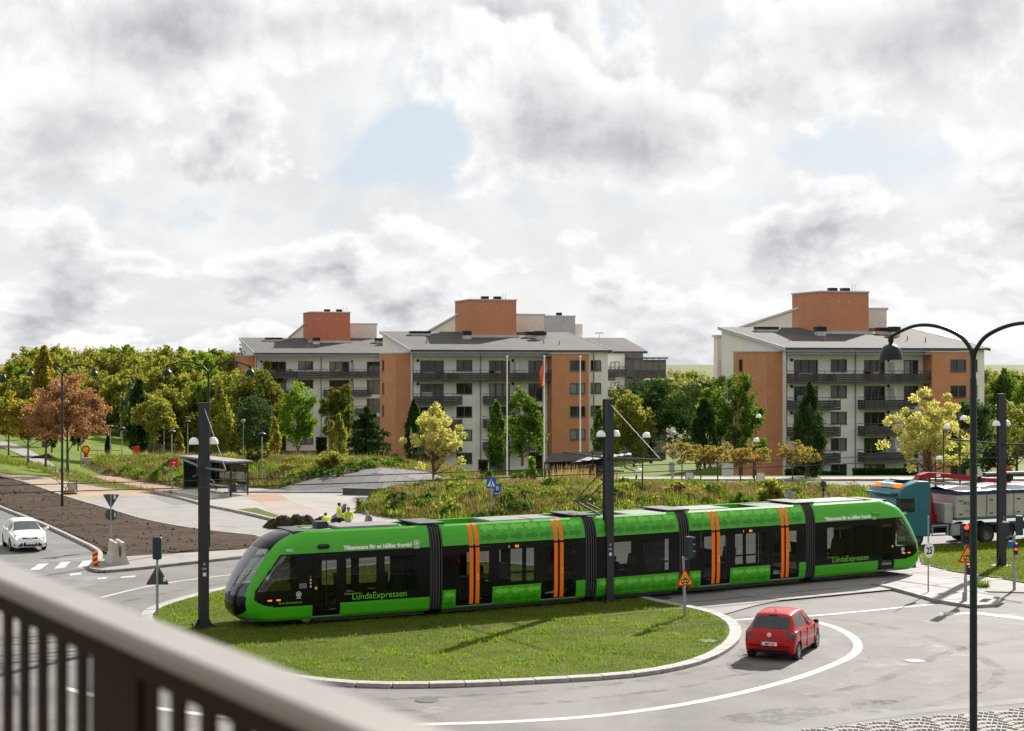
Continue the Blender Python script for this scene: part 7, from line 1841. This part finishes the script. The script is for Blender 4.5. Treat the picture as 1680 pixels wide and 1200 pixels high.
def white_car():
    a = R(24); d = Vector((math.sin(a), -math.cos(a), 0)); yaw = math.atan2(d.y, d.x); c = G(49, 906)
    L = 4.36; o = c - d * (L - .2)
    root, sec = build_car('hatchback', (o.x, o.y, .010), yaw, 'white hatchback waiting with lit headlamp at the crossing', M['car_white'], L, 1.82,
        [(0, .62), (.05, .90), (.14, 1.02), (.34, 1.22), (.55, 1.38), (.75, 1.45), (1.3, 1.485), (1.9, 1.48), (2.3, 1.42), (2.7, 1.26), (3.25, 1.02), (3.45, .97), (3.8, .89), (4.1, .78), (4.27, .66), (4.36, .50)],
        [(0, .70), (.06, .80), (.2, .87), (.5, .905), (2.8, .91), (3.5, .89), (3.95, .83), (4.22, .72), (4.36, .58)],
        [(0, .64), (.2, .68), (.6, .62), (1.6, .61), (2.2, .61), (2.7, .65), (3.25, .74), (3.8, .72), (4.2, .58), (4.36, .45)],
        [(0, .56), (.1, .92), (.6, 1.0), (1.6, .98), (3.0, .93), (3.4, .90), (4.0, .74), (4.36, .45)], [(0, .36), (.12, .26), (.4, .21), (3.8, .19), (4.2, .2), (4.36, .26)],
        (.72, 3.37), .315, (.65, 2.95), 1.85, (.2, .62), (2.36, 3.22), lambda x, y, z: 'headlamp' if (3.62 < x < 4.26 and y > .50 and .62 + (4.26 - x) * .22 < z < .70 + (4.26 - x) * .34) else ('grille' if (x > 4.1 and y < .40 and .66 < z < .72) else None))
    for s in (-1, 1):
        if s == -1: mb = MB(); mb.lathe([(.001, .03), (.06, .025), (.07, 0)], n=14, M=Matrix.Translation((4.13, -.60, .735)) @ Matrix.Rotation(R(75), 4, 'Y')); mb.build('lit_bulb', emit('lit_headlamp', (1, .95, .82), 1.2), root)
        mb = MB(); mb.box((2.80, s * .91, .97), (2.96, s * 1.10, 1.11), bev=.04); mb.build('wing_mirror', M['car_white'], root)
        mb = MB(); mb.prism([(s * .36, .30), (s * .60, .30), (s * .42, .50)], 4.22, 4.372, 'x'); mb.build('air_intake', M['black'], root)
        mb = MB(); mb.lathe([(.001, .01), (.05, .01), (.06, 0)], n=12, M=Matrix.Translation((4.20, s * .72, .38)) @ Matrix.Rotation(R(90), 4, 'Y')); mb.build('fog_lamp', M['lens_off'], root)
    mb = MB(); mb.box((4.2, -.33, .29), (4.376, .33, .50), bev=.02); g = mb.build('grille', M['black'], root)
    mb = MB(); mb.lathe([(.001, .02), (.06, .015), (.075, 0)], n=16, M=Matrix.Translation((4.295, 0, .668)) @ Matrix.Rotation(R(90), 4, 'Y') @ Matrix.Diagonal((.6, 1.2, 1, 1))); mb.build('badge', M['head_clear'], root)
    mb = MB(); mb.box((4.378, -.26, .40), (4.390, .26, .50)); pl = mb.build('licence_plate', M['plate_white'], root); mb = MB(); mb.box((4.391, -.26, .402), (4.393, -.215, .498)); mb.build('plate_band', M['blue'], pl)
white_car()

# ------------------------------------------------------------------ crane tipper truck
def truck():
    M['teal'] = surf('truck_teal', (.006, .125, .165), rough=.3, spec=.5, coat=.4); M['crane_red'] = surf('crane_red', (.30, .012, .014), rough=.4)
    M['tip_grey'] = surf('tipper_grey', (.40, .37, .32), (.46, .43, .375), 1.2, .7, fine=(6, .06), stain=(.33, .30, .25), sscale=.8, slo=.55, shi=.75)
    M['navy'] = surf('truck_navy', (.012, .035, .12), rough=.4); M['tarp'] = surf('tarp', (.55, .55, .55), (.48, .48, .49), 1.5, .6)
    a = R(24); d = Vector((math.cos(a), math.sin(a), 0)); w0 = G(1620, 893); n_ = Vector((-d.y, d.x, 0)); o = w0 - d * 5.95 + n_ * 1.25
    r = empty('crane_truck', (o.x, o.y, .01), a); tag(r, 'teal crane lorry with grey tipper body passing behind the tram', 'truck')
    def part(nm, mat, *boxes, bev=0.0):
        mb = MB()
        for b in boxes: mb.box(b[0], b[1], bev=bev)
        return mb.build(nm, mat, r)
    # cab with a rounded high roof
    mb = MB(); rings = []
    prof_ = [(.10, .55), (.0, .9), (.0, 1.75), (.06, 2.0), (.28, 2.75), (.40, 3.0), (.75, 3.22), (1.5, 3.42), (2.15, 3.40), (2.28, 3.25), (2.28, .55)]
    for y, s in ((-1.25, .97), (-1.22, 1.0), (1.22, 1.0), (1.25, .97)): rings.append([(1.14 + (x - 1.14) * s, y, 1.9 + (z - 1.9) * s) for x, z in prof_])
    mb.loft(rings); cab = mb.build('cab', M['teal'], r, bevel=.03)
    mb = MB(); mb.add([(.045, -1.1, 1.95), (.045, 1.1, 1.95), (.275, 1.05, 2.72), (.275, -1.05, 2.72)], [(0, 1, 2, 3)]); mb.build('windscreen', M['car_glass_l'], cab)
    mb = MB(); mb.box((-.25, -1.12, 2.78), (.28, 1.12, 2.86)); mb.build('sun_visor', M['teal'], cab)
    mb = MB(); mb.box((.35, -1.262, 1.85), (1.25, -1.252, 2.55)); mb.build('door_window', M['car_glass'], cab)
    mb = MB(); mb.box((1.55, -1.262, 1.6), (2.1, -1.252, 2.6)); mb.build('side_panel', M['teal'], cab)
    mb = MB(); mb.tube([(.1, -1.3, 1.9), (.0, -1.5, 2.0), (.0, -1.5, 2.6)], .02, n=5); mb.box((-.06, -1.58, 1.85), (.08, -1.40, 2.65), bev=.03); mb.build('wing_mirror', M['mast'], cab)
    mb = MB(); mb.box((.42, -1.0, 3.08), (.75, -.55, 3.30), M['amber'], bev=.03); mb.box((.42, .55, 3.08), (.75, 1.0, 3.30), M['amber'], bev=.03); mb.box((.42, -.53, 3.08), (.72, .53, 3.30), M['board_white']); mb.build('light_bar', None, cab)
    mb = MB(); mb.box((1.0, -.5, 3.40), (1.8, .5, 3.47)); mb.build('roof_hatch', M['mast'], cab)
    v, f = text_mesh('Anchovys Åkeri AB', .17, .004); mb = MB(); mb.add([(.75 + q[0] * .75, -1.235, 2.98 + q[1]) for q in v], f); mb.build('lettering', M['white'], cab)
    part('chassis', M['darkmetal'], ((.4, -.45, .6), (10.5, .45, .95)), ((2.4, -1.2, .95), (3.7, 1.2, 1.15)))
    part('step_frame', M['galv'], ((2.35, -1.25, .55), (3.4, -1.2, .62)), ((2.35, -1.25, 1.05), (3.4, -1.2, 1.12)), ((2.35, -1.25, .62), (2.42, -1.2, 1.05)), ((3.33, -1.25, .62), (3.4, -1.2, 1.05)))
    part('fuel_tank', M['galv'], ((3.6, -1.24, .5), (4.2, -.7, 1.1)), ((4.25, -1.24, .5), (5.0, -.7, 1.05)), bev=.05)
    # tipper body
    mb = MB(); mb.box((3.9, -1.25, 1.45), (10.6, 1.25, 2.62)); tp = mb.build('tipper_body', M['tip_grey'], r)
    mb = MB(); mb.box((3.88, -1.28, 1.30), (10.62, 1.28, 1.45)); mb.build('tipper_sill', M['teal'], tp); mb = MB(); mb.box((3.88, -1.28, 2.62), (10.62, 1.28, 2.80)); mb.build('top_rail', M['navy'], tp)
    for x in (5.9, 7.7, 9.5):
        mb = MB(); mb.box((x - .02, -1.275, 1.46), (x + .02, -1.252, 2.61)); mb.build('panel_joint', M['roofbox'], tp)
    for x in (4.2, 6.2, 8.0, 9.8):
        for z in (1.6, 2.3): mb = MB(); mb.box((x - .1, -1.29, z), (x + .1, -1.252, z + .05)); mb.build('hinge', M['darkmetal'], tp)
    mb = MB(); rows = []
    for i in range(15):
        x = 3.95 + 6.6 * i / 14; rows.append([(x, -1.22 + 2.44 * j / 8, 2.80 + .16 * math.sin(math.pi * j / 8) + .05 * math.sin(x * 2.1 + j)) for j in range(9)])
    mb.loft(rows, closed=False); mb.build('tarpaulin', M['tarp'], tp, smooth=True)
    v, f = text_mesh('Miljöbil', .30, .004); mb = MB(); mb.add([(4.35 + q[0], -1.254, 2.1 + q[1]) for q in v], f); v, f = text_mesh('euro 6', .26); mb.add([(4.5 + q[0], -1.254, 1.72 + q[1]) for q in v], f); mb.build('lettering', surf('print_green', (.04, .25, .07), rough=.5), tp)
    mb = MB()
    for k, (x, z) in enumerate(((8.4, 2.2), (8.5, 2.05), (8.9, 2.2), (8.9, 2.05), (8.9, 1.9))): mb.box((x, -1.256, z), (x + .8, -1.252, z + .07))
    mb.build('lettering', M['red'], tp)
    # loader crane folded back over the body
    mb = MB(); mb.box((2.7, -.45, .95), (3.3, .45, 1.6)); mb.prism([(2.65, 1.6), (3.3, 1.6), (3.1, 2.6), (2.75, 3.5), (2.45, 3.5), (2.6, 2.4)], -.3, .3, 'y'); cr = mb.build('crane_column', M['crane_red'], r)
    mb = MB(); mb.prism([(2.2, 3.3), (2.45, 3.66), (3.0, 3.78), (4.6, 3.66), (6.3, 3.46), (6.5, 3.26), (5.9, 3.24), (4.2, 3.44), (3.0, 3.48)], -.2, .2, 'y'); mb.build('boom', M['crane_red'], cr)
    mb = MB(); mb.prism([(6.0, 3.12), (6.25, 3.42), (7.0, 3.36), (8.2, 3.30), (8.5, 3.08), (7.6, 3.1), (6.8, 3.16)], -.18, .18, 'y'); mb.build('jib', M['crane_red'], cr)
    mb = MB(); mb.box((6.8, -.16, 3.42), (11.2, .16, 3.66)); mb.box((11.1, -.2, 3.05), (11.35, .2, 3.7)); mb.build('telescope', M['mast'], cr)
    mb = MB(); mb.tube([(3.0, -.28, 3.25), (6.0, -.28, 3.02)], .06, n=6); mb.tube([(3.05, -.1, 1.6), (2.95, -.1, 3.3)], .07, n=6); mb.tube([(6.7, -.22, 3.60), (11.2, -.22, 3.60)], .04, n=6); mb.build('hydraulic_ram', M['galv'], cr)
    for x in (2.45, 6.25, 8.35): mb = MB(); mb.tube([(x, -.27, 3.33), (x, .27, 3.33)], .17, n=12); mb.build('crane_joint', M['black'], cr)
    mb = MB(); mb.tube([(2.6, -.24, 3.2), (3.6, -.26, 3.3), (5.0, -.25, 3.12), (6.3, -.24, 3.2)], .03, n=6); mb.build('hydraulic_hose', M['black'], cr)
    mb = MB(); mb.lathe([(.13, 0), (.001, .004)], n=16, M=Matrix.Translation((3.6, -.202, 3.60)) @ Matrix.Rotation(R(90), 4, 'X') @ Matrix.Diagonal((1.2, .75, 1, 1))); mb.build('maker_plate', M['white'], cr)
    mb = MB(); mb.tube([(11.2, 0, 3.05), (11.2, 0, 2.9)], .07, n=6); mb.build('hook', M['black'], cr)
    part('stowage', M['concrete_block'], ((3.3, -1.1, 1.15), (3.85, 1.1, 2.2)), bev=.04)
    for x in (1.35, 5.95, 7.3):
        for s in (-1, 1):
            T = Matrix.Translation((x, s * 1.08, .50)) @ Matrix.Rotation(R(-90 * s), 4, 'X')
            mb = MB(); mb.lathe([(.28, .16), (.46, .16), (.5, .10), (.5, -.12), (.45, -.17)], n=28, M=T, caps=False); w = mb.build('wheel', M['rubber'], r, smooth=40)
            mb = MB(); mb.lathe([(.001, .05), (.12, .06), (.13, .0), (.24, .02), (.28, .16)], n=24, M=T, caps=False); mb.build('rim', M['roofbox'], w)
    for x in (5.95, 7.3):
        mb = MB(); arc = [(x + .62 * math.cos(t), .50 + .62 * math.sin(t)) for t in np.linspace(R(5), R(175), 12)]
        mb.loft([[(a_, -1.26, b_) for a_, b_ in arc], [(a_, -.75, b_) for a_, b_ in arc]], closed=False); m_ = mb.build('mudguard', M['mast'], r); m_.modifiers.new('t', 'SOLIDIFY').thickness = .02
truck()

# ------------------------------------------------------------------ road works: workers, heaps, machines
M['hivis'] = surf('hi_vis_yellow', (.55, .70, .03), rough=.8); M['trouser'] = surf('work_trousers', (.012, .013, .018), rough=.85); M['skin'] = surf('skin', (.42, .24, .17), rough=.6); M['hair'] = surf('hair_dark', (.03, .02, .014), rough=.8)
M['reflect'] = surf('reflective_tape', (.55, .55, .55), rough=.4); M['machine_yellow'] = surf('machine_yellow', (.55, .32, .02), rough=.5)
def person(loc, yaw, label, pose, hair='hair', group='road workers', wear=None):
    """one continuous skinned body; joints in metres"""
    root = empty('person', loc, yaw); tag(root, label, 'person', group)
    J = {'pelvis': (0, 0, .95), 'waist': (0, 0, 1.12), 'chest': (0, 0, 1.38), 'neck': (0, 0, 1.50), 'hl': (.10, 0, .93), 'hr': (-.10, 0, .93), 'kl': (.11, .03, .50), 'kr': (-.11, .03, .50), 'al': (.12, -.01, .10), 'ar': (-.12, -.01, .10), 'tl': (.13, .15, .05), 'tr': (-.13, .15, .05),
         'sl': (.19, 0, 1.42), 'sr': (-.19, 0, 1.42), 'el': (.25, .04, 1.15), 'er': (-.25, .04, 1.15), 'wl': (.22, .22, .98), 'wr': (-.22, .22, .98)}
    J.update({k: v for k, v in pose.items() if k != '_face'})
    RA = {'pelvis': .15, 'waist': .145, 'chest': .165, 'neck': .06, 'hl': .10, 'hr': .10, 'kl': .065, 'kr': .065, 'al': .05, 'ar': .05, 'tl': .045, 'tr': .045, 'sl': .075, 'sr': .075, 'el': .05, 'er': .05, 'wl': .036, 'wr': .036}
    names = list(J); E = [('pelvis', 'waist'), ('waist', 'chest'), ('chest', 'neck'), ('pelvis', 'hl'), ('hl', 'kl'), ('kl', 'al'), ('al', 'tl'), ('pelvis', 'hr'), ('hr', 'kr'), ('kr', 'ar'), ('ar', 'tr'), ('chest', 'sl'), ('sl', 'el'), ('el', 'wl'), ('chest', 'sr'), ('sr', 'er'), ('er', 'wr')]
    me = bpy.data.meshes.new('body'); me.from_pydata([J[k] for k in names], [(names.index(a), names.index(b)) for a, b in E], [])
    o = bpy.data.objects.new('tmp_body', me); COL.objects.link(o); o.modifiers.new('s', 'SKIN').use_smooth_shade = True; o.modifiers.new('d', 'SUBSURF').levels = 2
    for k, sv in zip(names, me.skin_vertices[0].data): sv.radius = (RA[k], RA[k] * (.78 if k in ('pelvis', 'waist', 'chest') else 1)); sv.use_root = (k == 'pelvis')
    dg = bpy.context.evaluated_depsgraph_get(); em = bpy.data.meshes.new_from_object(o.evaluated_get(dg)); bpy.data.objects.remove(o)
    em.materials.clear(); [em.materials.append(m) for m in (wear or (M['hivis'], M['trouser'], M['reflect'], M['skin']))]
    pz = J['pelvis'][2]; cz = Vector(J['chest']); pv = Vector(J['pelvis']); ax = (cz - pv)
    for p in em.polygons:
        c = p.center; t = (c - pv).dot(ax) / ax.length_squared
        dw = min((c - Vector(J['wl'])).length, (c - Vector(J['wr'])).length)
        p.material_index = 3 if dw < .06 else (1 if (t < .0 and dw > .25) else (2 if .18 < t < .30 or .52 < t < .62 else 0)); p.use_smooth = True
    b = bpy.data.objects.new('body', em); link(b, root)
    n = Vector(J['neck']); hd = (n - cz).normalized(); fw = Vector(pose.get('_face', (0, 1, 0))).normalized(); hc = n + hd * .14 + fw * .03
    mb = MB(); T = Matrix.Translation(hc)
    mb.lathe([(.001, -.125), (.045, -.12), (.075, -.07), (.085, -.01), (.088, .05), (.075, .095), (.04, .12), (.001, .125)], n=14, M=T @ Matrix.Diagonal((.88, 1.08, 1, 1))); yq = hc + fw * .09
    mb.lathe([(.001, .03), (.018, .0), (.014, -.02), (.001, -.025)], n=8, M=Matrix.Translation(yq + Vector((0, 0, -.01)))); h = mb.build('head', M['skin'], root, smooth='all')
    for s in (-1, 1): mb = MB(); mb.lathe([(.001, .03), (.02, .01), (.018, -.02), (.001, -.03)], n=8, M=Matrix.Translation(hc + Vector((s * .078, 0, 0)))); mb.build('ear', M['skin'], h)
    mb = MB(); mb.lathe([(.092, .015), (.095, .06), (.082, .10), (.045, .13), (.001, .137)], n=14, M=Matrix.Translation(hc - fw * .012) @ Matrix.Diagonal((.92, 1.1, 1, 1)), caps=False); mb.build('hair', M[hair], h, smooth='all')
    for k in ('wl', 'wr'):
        w = Vector(J[k]); e = Vector(J['e' + k[1]]); dd = (w - e).normalized(); sd_ = dd.orthogonal().normalized(); mb = MB()
        mb.tube([w, w + dd * .06, w + dd * .09], [.032, .042, .036], n=8)
        for i in range(4): mb.tube([w + dd * .085 + sd_ * (.03 - .02 * i), w + dd * (.13 - .008 * abs(i - 1)) + sd_ * (.033 - .022 * i), w + dd * (.155 - .01 * abs(i - 1)) + sd_ * (.03 - .02 * i) - dd.cross(sd_) * .02], [.010, .009, .007], n=6)
        mb.tube([w + dd * .03 + sd_ * .035, w + dd * .07 + sd_ * .062, w + dd * .10 + sd_ * .066], [.012, .011, .008], n=6); mb.build('hand', M['skin'], root)
    return root
Yw = 92.0
person((at_px(556, Yw), Yw, .05), R(-65), 'standing road worker in hi-vis vest and dark trousers by the soil heap', {'wl': (.12, .26, 1.12), 'wr': (-.2, .2, 1.0), '_face': (0, 1, -.3)})
person((at_px(571, Yw - .4), Yw - .4, .05), R(190), 'road worker in hi-vis jacket turned away, right of the standing one', {'pelvis': (0, 0, .80), 'waist': (0, .06, .98), 'chest': (0, .16, 1.20), 'neck': (0, .22, 1.33), 'sl': (.19, .16, 1.24), 'sr': (-.19, .16, 1.24), 'el': (.25, .28, 1.0), 'er': (-.25, .28, 1.0), 'wl': (.15, .45, .9), 'wr': (-.15, .45, .9), 'hl': (.10, 0, .79), 'hr': (-.10, 0, .79), 'kl': (.13, .14, .46), 'kr': (-.13, .14, .46), '_face': (0, 1, -.5)}, hair='trouser')
person((at_px(538, Yw + .6), Yw + .6, .05), R(20), 'crouching road worker in yellow vest behind the soil heap', {'pelvis': (0, 0, .50), 'waist': (0, .12, .66), 'chest': (0, .30, .84), 'neck': (0, .42, .92), 'sl': (.19, .30, .86), 'sr': (-.19, .30, .86), 'el': (.24, .46, .66), 'er': (-.24, .46, .66), 'wl': (.15, .6, .5), 'wr': (-.15, .6, .5), 'hl': (.12, 0, .48), 'hr': (-.12, 0, .48), 'kl': (.17, .34, .50), 'kr': (-.17, .34, .50), 'al': (.15, .05, .10), 'ar': (-.15, .05, .10), 'tl': (.16, .2, .05), 'tr': (-.16, .2, .05), '_face': (0, 1, -.7)})
sit = {'pelvis': (0, 0, .52), 'waist': (0, -.03, .70), 'chest': (0, -.05, .95), 'neck': (0, -.03, 1.07), 'sl': (.19, -.05, .99), 'sr': (-.19, -.05, .99), 'el': (.24, .06, .74), 'er': (-.24, .06, .74), 'wl': (.14, .28, .66), 'wr': (-.14, .28, .66), 'hl': (.10, .02, .52), 'hr': (-.10, .02, .52), 'kl': (.12, .42, .50), 'kr': (-.12, .42, .50), 'al': (.12, .42, .10), 'ar': (-.12, .42, .10), 'tl': (.12, .57, .05), 'tr': (-.12, .57, .05)}
M['coat'] = surf('dark_coat', (.012, .012, .014), rough=.85)
def in_tram(fr, x, y): return fr.C + fr.t * x + Vector((-fr.t.y, fr.t.x, 0)) * y
dark = (M['coat'], M['trouser'], M['coat'], M['skin'])
q = in_tram(FR[2], FR[2].s_px(1022), -.72); person((q.x, q.y, .47), FR[2].rz + R(90), 'tram passenger in a dark coat seated at the third car window', sit, group='people in the tram', wear=dark)
q = in_tram(FR[0], 1.62, -.1); person((q.x, q.y, .47), FR[0].rz + R(90), 'tram driver in dark clothes seated in the front cab', {**sit, 'wl': (.2, .40, .74), 'wr': (-.2, .40, .74)}, group='people in the tram', wear=dark)
def heap(px_, py_, rx, ry, h, label, mat='soil_heap', seed=0):
    b = G(px_, py_); V = []; Q = []; nr, na = 14, 36
    for i in range(nr + 1):
        t = i / nr
        for k in range(na):
            a = 2 * math.pi * k / na; w = 1 + .18 * math.sin(3 * a + seed) + .10 * math.sin(7 * a + seed * 2)
            x, y = rx * t * w * math.cos(a), ry * t * w * math.sin(a); z = h * (1 - t * t) * (.72 + .28 * math.sin(x * 3.1 + seed) * math.cos(y * 3.7 + seed)) + (rng.normal() * .045 * h * (1 if .02 < t < .95 else 0)) - .03 * t
            V.append((x, y, z))
    for i in range(nr):
        for k in range(na): Q.append((i * na + k, i * na + (k + 1) % na, (i + 1) * na + (k + 1) % na, (i + 1) * na + k))
    o = np_mesh('soil_heap', np.array(V), quads=np.array(Q), mats=[M[mat]], smooth=True); o.location = (b.x, b.y, .04); tag(o, label, 'soil heap', 'dug soil heaps'); return o
heap(462, 866, 1.15, .8, .75, 'dark dug soil heap at the left end by the kerb', seed=1); heap(492, 868, 1.1, .9, 1.05, 'tallest dark soil heap beside the road workers', seed=2.2); heap(525, 872, 1.6, .9, .85, 'wide dark soil heap in front of the crouching worker', seed=4); heap(72, 752, 1.3, .8, .5, 'low soil mound on the grass between the avenue trunks', seed=3); heap(545, 884, 1.2, .8, .55, 'low spread of soil at the workers feet', seed=5)
r = post('kerb_block_stack', 622, 872, R(-6), 'pale concrete kerb blocks lying beside the workers', 'concrete block'); 
for k, (x, y, z, l) in enumerate(((-1.3, 0, 0, 1.4), (.2, .1, 0, 1.3), (-.8, .05, .28, 1.3))):
    mb = MB(); mb.box((x, y - .18, z), (x + l, y + .18, z + .26), bev=.02); mb.build('block', M['concrete_block'], r)
r = post('drill_machine', 602, 872, R(-10), 'grey upright drilling machine with a red motor beside the workers', 'machine'); mb = MB(); mb.box((-.3, -.3, 0), (.3, .3, .12)); mb.box((-.07, -.07, .12), (.07, .07, 1.15)); mb.tube([(-.25, 0, .12), (-.05, 0, .8)], .035, n=6); mb.build('stand', M['galv'], r); mb = MB(); mb.lathe([(.12, 0), (.14, .05), (.14, .4), (.06, .48)], n=12, M=Matrix.Translation((.18, -.05, .45))); mb.build('motor', M['roofbox'], r); mb = MB(); mb.box((.12, -.22, .5), (.26, -.18, .62)); mb.build('motor_cap', M['red'], r)
r = post('pump', 616, 878, 0, 'small yellow pump set on the ground by the blocks', 'machine'); mb = MB(); mb.box((-.4, -.2, 0), (.4, .2, .34), bev=.06); mb.build('housing', M['machine_yellow'], r); mb = MB(); mb.tube([(-.42, -.2, .4), (.42, -.2, .4)], .025, n=6); mb.tube([(-.42, .2, .4), (.42, .2, .4)], .025, n=6); mb.build('frame', M['darkmetal'], r)
r = post('steel_plate', 545, 858, R(20), 'curved dark steel digging bucket standing behind the workers', 'bucket'); mb = MB(); rows = []
for i in range(9):
    t = i / 8; rows.append([(-1.1 + 1.9 * t, y, .05 + 1.05 * t ** 2.6) for y in (-.35, .35)])
mb.loft(rows, closed=False); mb.prism([(-1.1, .05), (-.2, .08), (.45, .5), (.8, 1.1), (.95, 1.0), (.9, .05)], .33, .37, 'y'); o = mb.build('bucket_shell', M['darkmetal'], r); o.modifiers.new('t', 'SOLIDIFY').thickness = .03
# plate compactor on the sand
r = post('plate_compactor', 116, 811, R(12), 'yellow and black plate compactor standing on the sand strip', 'machine'); mb = MB(); mb.box((-.45, -.3, .02), (.45, .3, .1)); mb.prism([(-.6, .3), (-.45, .05), (-.40, .05), (-.40, .12)], -.3, .3, 'y'); mb.build('base_plate', M['darkmetal'], r)
mb = MB(); mb.box((-.42, -.27, .1), (.3, .27, .32), bev=.03); mb.build('exciter', M['machine_yellow'], r); mb = MB(); mb.box((-.2, -.26, .32), (.42, .26, .78), bev=.05); mb.build('engine_cover', M['concrete_block'], r); mb = MB()
for y in (-.28, .28): mb.tube([(-.4, y, .25), (-.1, y, .95), (.42, y, .95), (.45, y, .15)], .025, n=6)
mb.build('guard_frame', M['black'], r); mb = MB(); mb.tube([(-.35, 0, .4), (-.95, 0, 1.0), (-1.15, 0, 1.15)], .04, n=6); mb.box((-1.25, -.2, 1.1), (-1.1, .2, 1.25)); mb.build('handle', M['machine_yellow'], r)
# ------------------------------------------------------------------ balcony railing in the foreground
def balcony_rail():
    zt = H - .388
    A = P(-60, 925, 3.42); B = P(640, 1215, 1.80)
    d = Vector((B.x - A.x, B.y - A.y, 0)); L = d.length; yaw = math.atan2(d.y, d.x)
    r = empty('balcony_railing', (A.x, A.y, zt - 1.1), yaw); tag(r, 'brown balcony railing with pale grey top rail, out of focus in front', 'railing')
    rail = surf('rail_top', (.225, .213, .203), (.25, .237, .226), 3, .5); brown = surf('rail_brown', (.016, .0068, .0042), (.02, .0088, .0055), 3, .7, spec=.12)
    T = 1.1
    mb = MB(); mb.box((-1.2, -.045, T - .03), (L + 1.6, .045, T), bev=.008); mb.build('top_rail', rail, r)
    mb = MB(); mb.box((-1.2, -.012, T - .075), (L + 1.6, .012, T - .031)); mb.build('upper_rail', brown, r)
    mb = MB(); mb.box((-1.2, -.03, .06), (L + 1.6, .03, .11)); mb.build('lower_rail', brown, r)
    x = -1.15; k = 0; proto = None
    while x < L + 1.5:
        if abs(x - 1.00) < .13: x += .02; continue
        if proto is None:
            mb = MB(); mb.box((-.024, -.004, .11), (.024, .004, T - .075)); proto = mb.build('baluster', brown, r); o = proto
        else: o = proto.copy(); COL.objects.link(o)
        o.location = (x, 0, 0); x += .115
    for x in (1.00, L + 1.5):
        mb = MB(); mb.box((x - .11, -.012, -.02), (x + .11, .012, T - .075)); mb.build('post', brown, r)
    mb = MB(); mb.box((-1.4, -1.9, -.25), (L + 1.8, .12, -.02)); mb.build('balcony_floor', M['concrete_block'], r)
balcony_rail()

def own_building():
    """the block whose balcony the picture is taken from"""
    b = surf('own_facade', (.20, .165, .14), (.24, .20, .17), .8, .85); r = empty('balcony_building', (0, -2.4, 0)); tag(r, 'brown apartment block behind the balcony, out of the picture', 'building')
    mb = MB(); mb.box((-30, -8, -.2), (24, 0, 21)); mb.build('wall', b, r)
    for k in range(6):
        for i in range(9):
            mb = MB(); mb.box((-27 + i * 5.6, -.02, 1.0 + k * 3.3), (-24.4 + i * 5.6, .04, 2.7 + k * 3.3)); mb.build('window', M['panes'][1], r)
own_building()
bpy.context.view_layer.update()
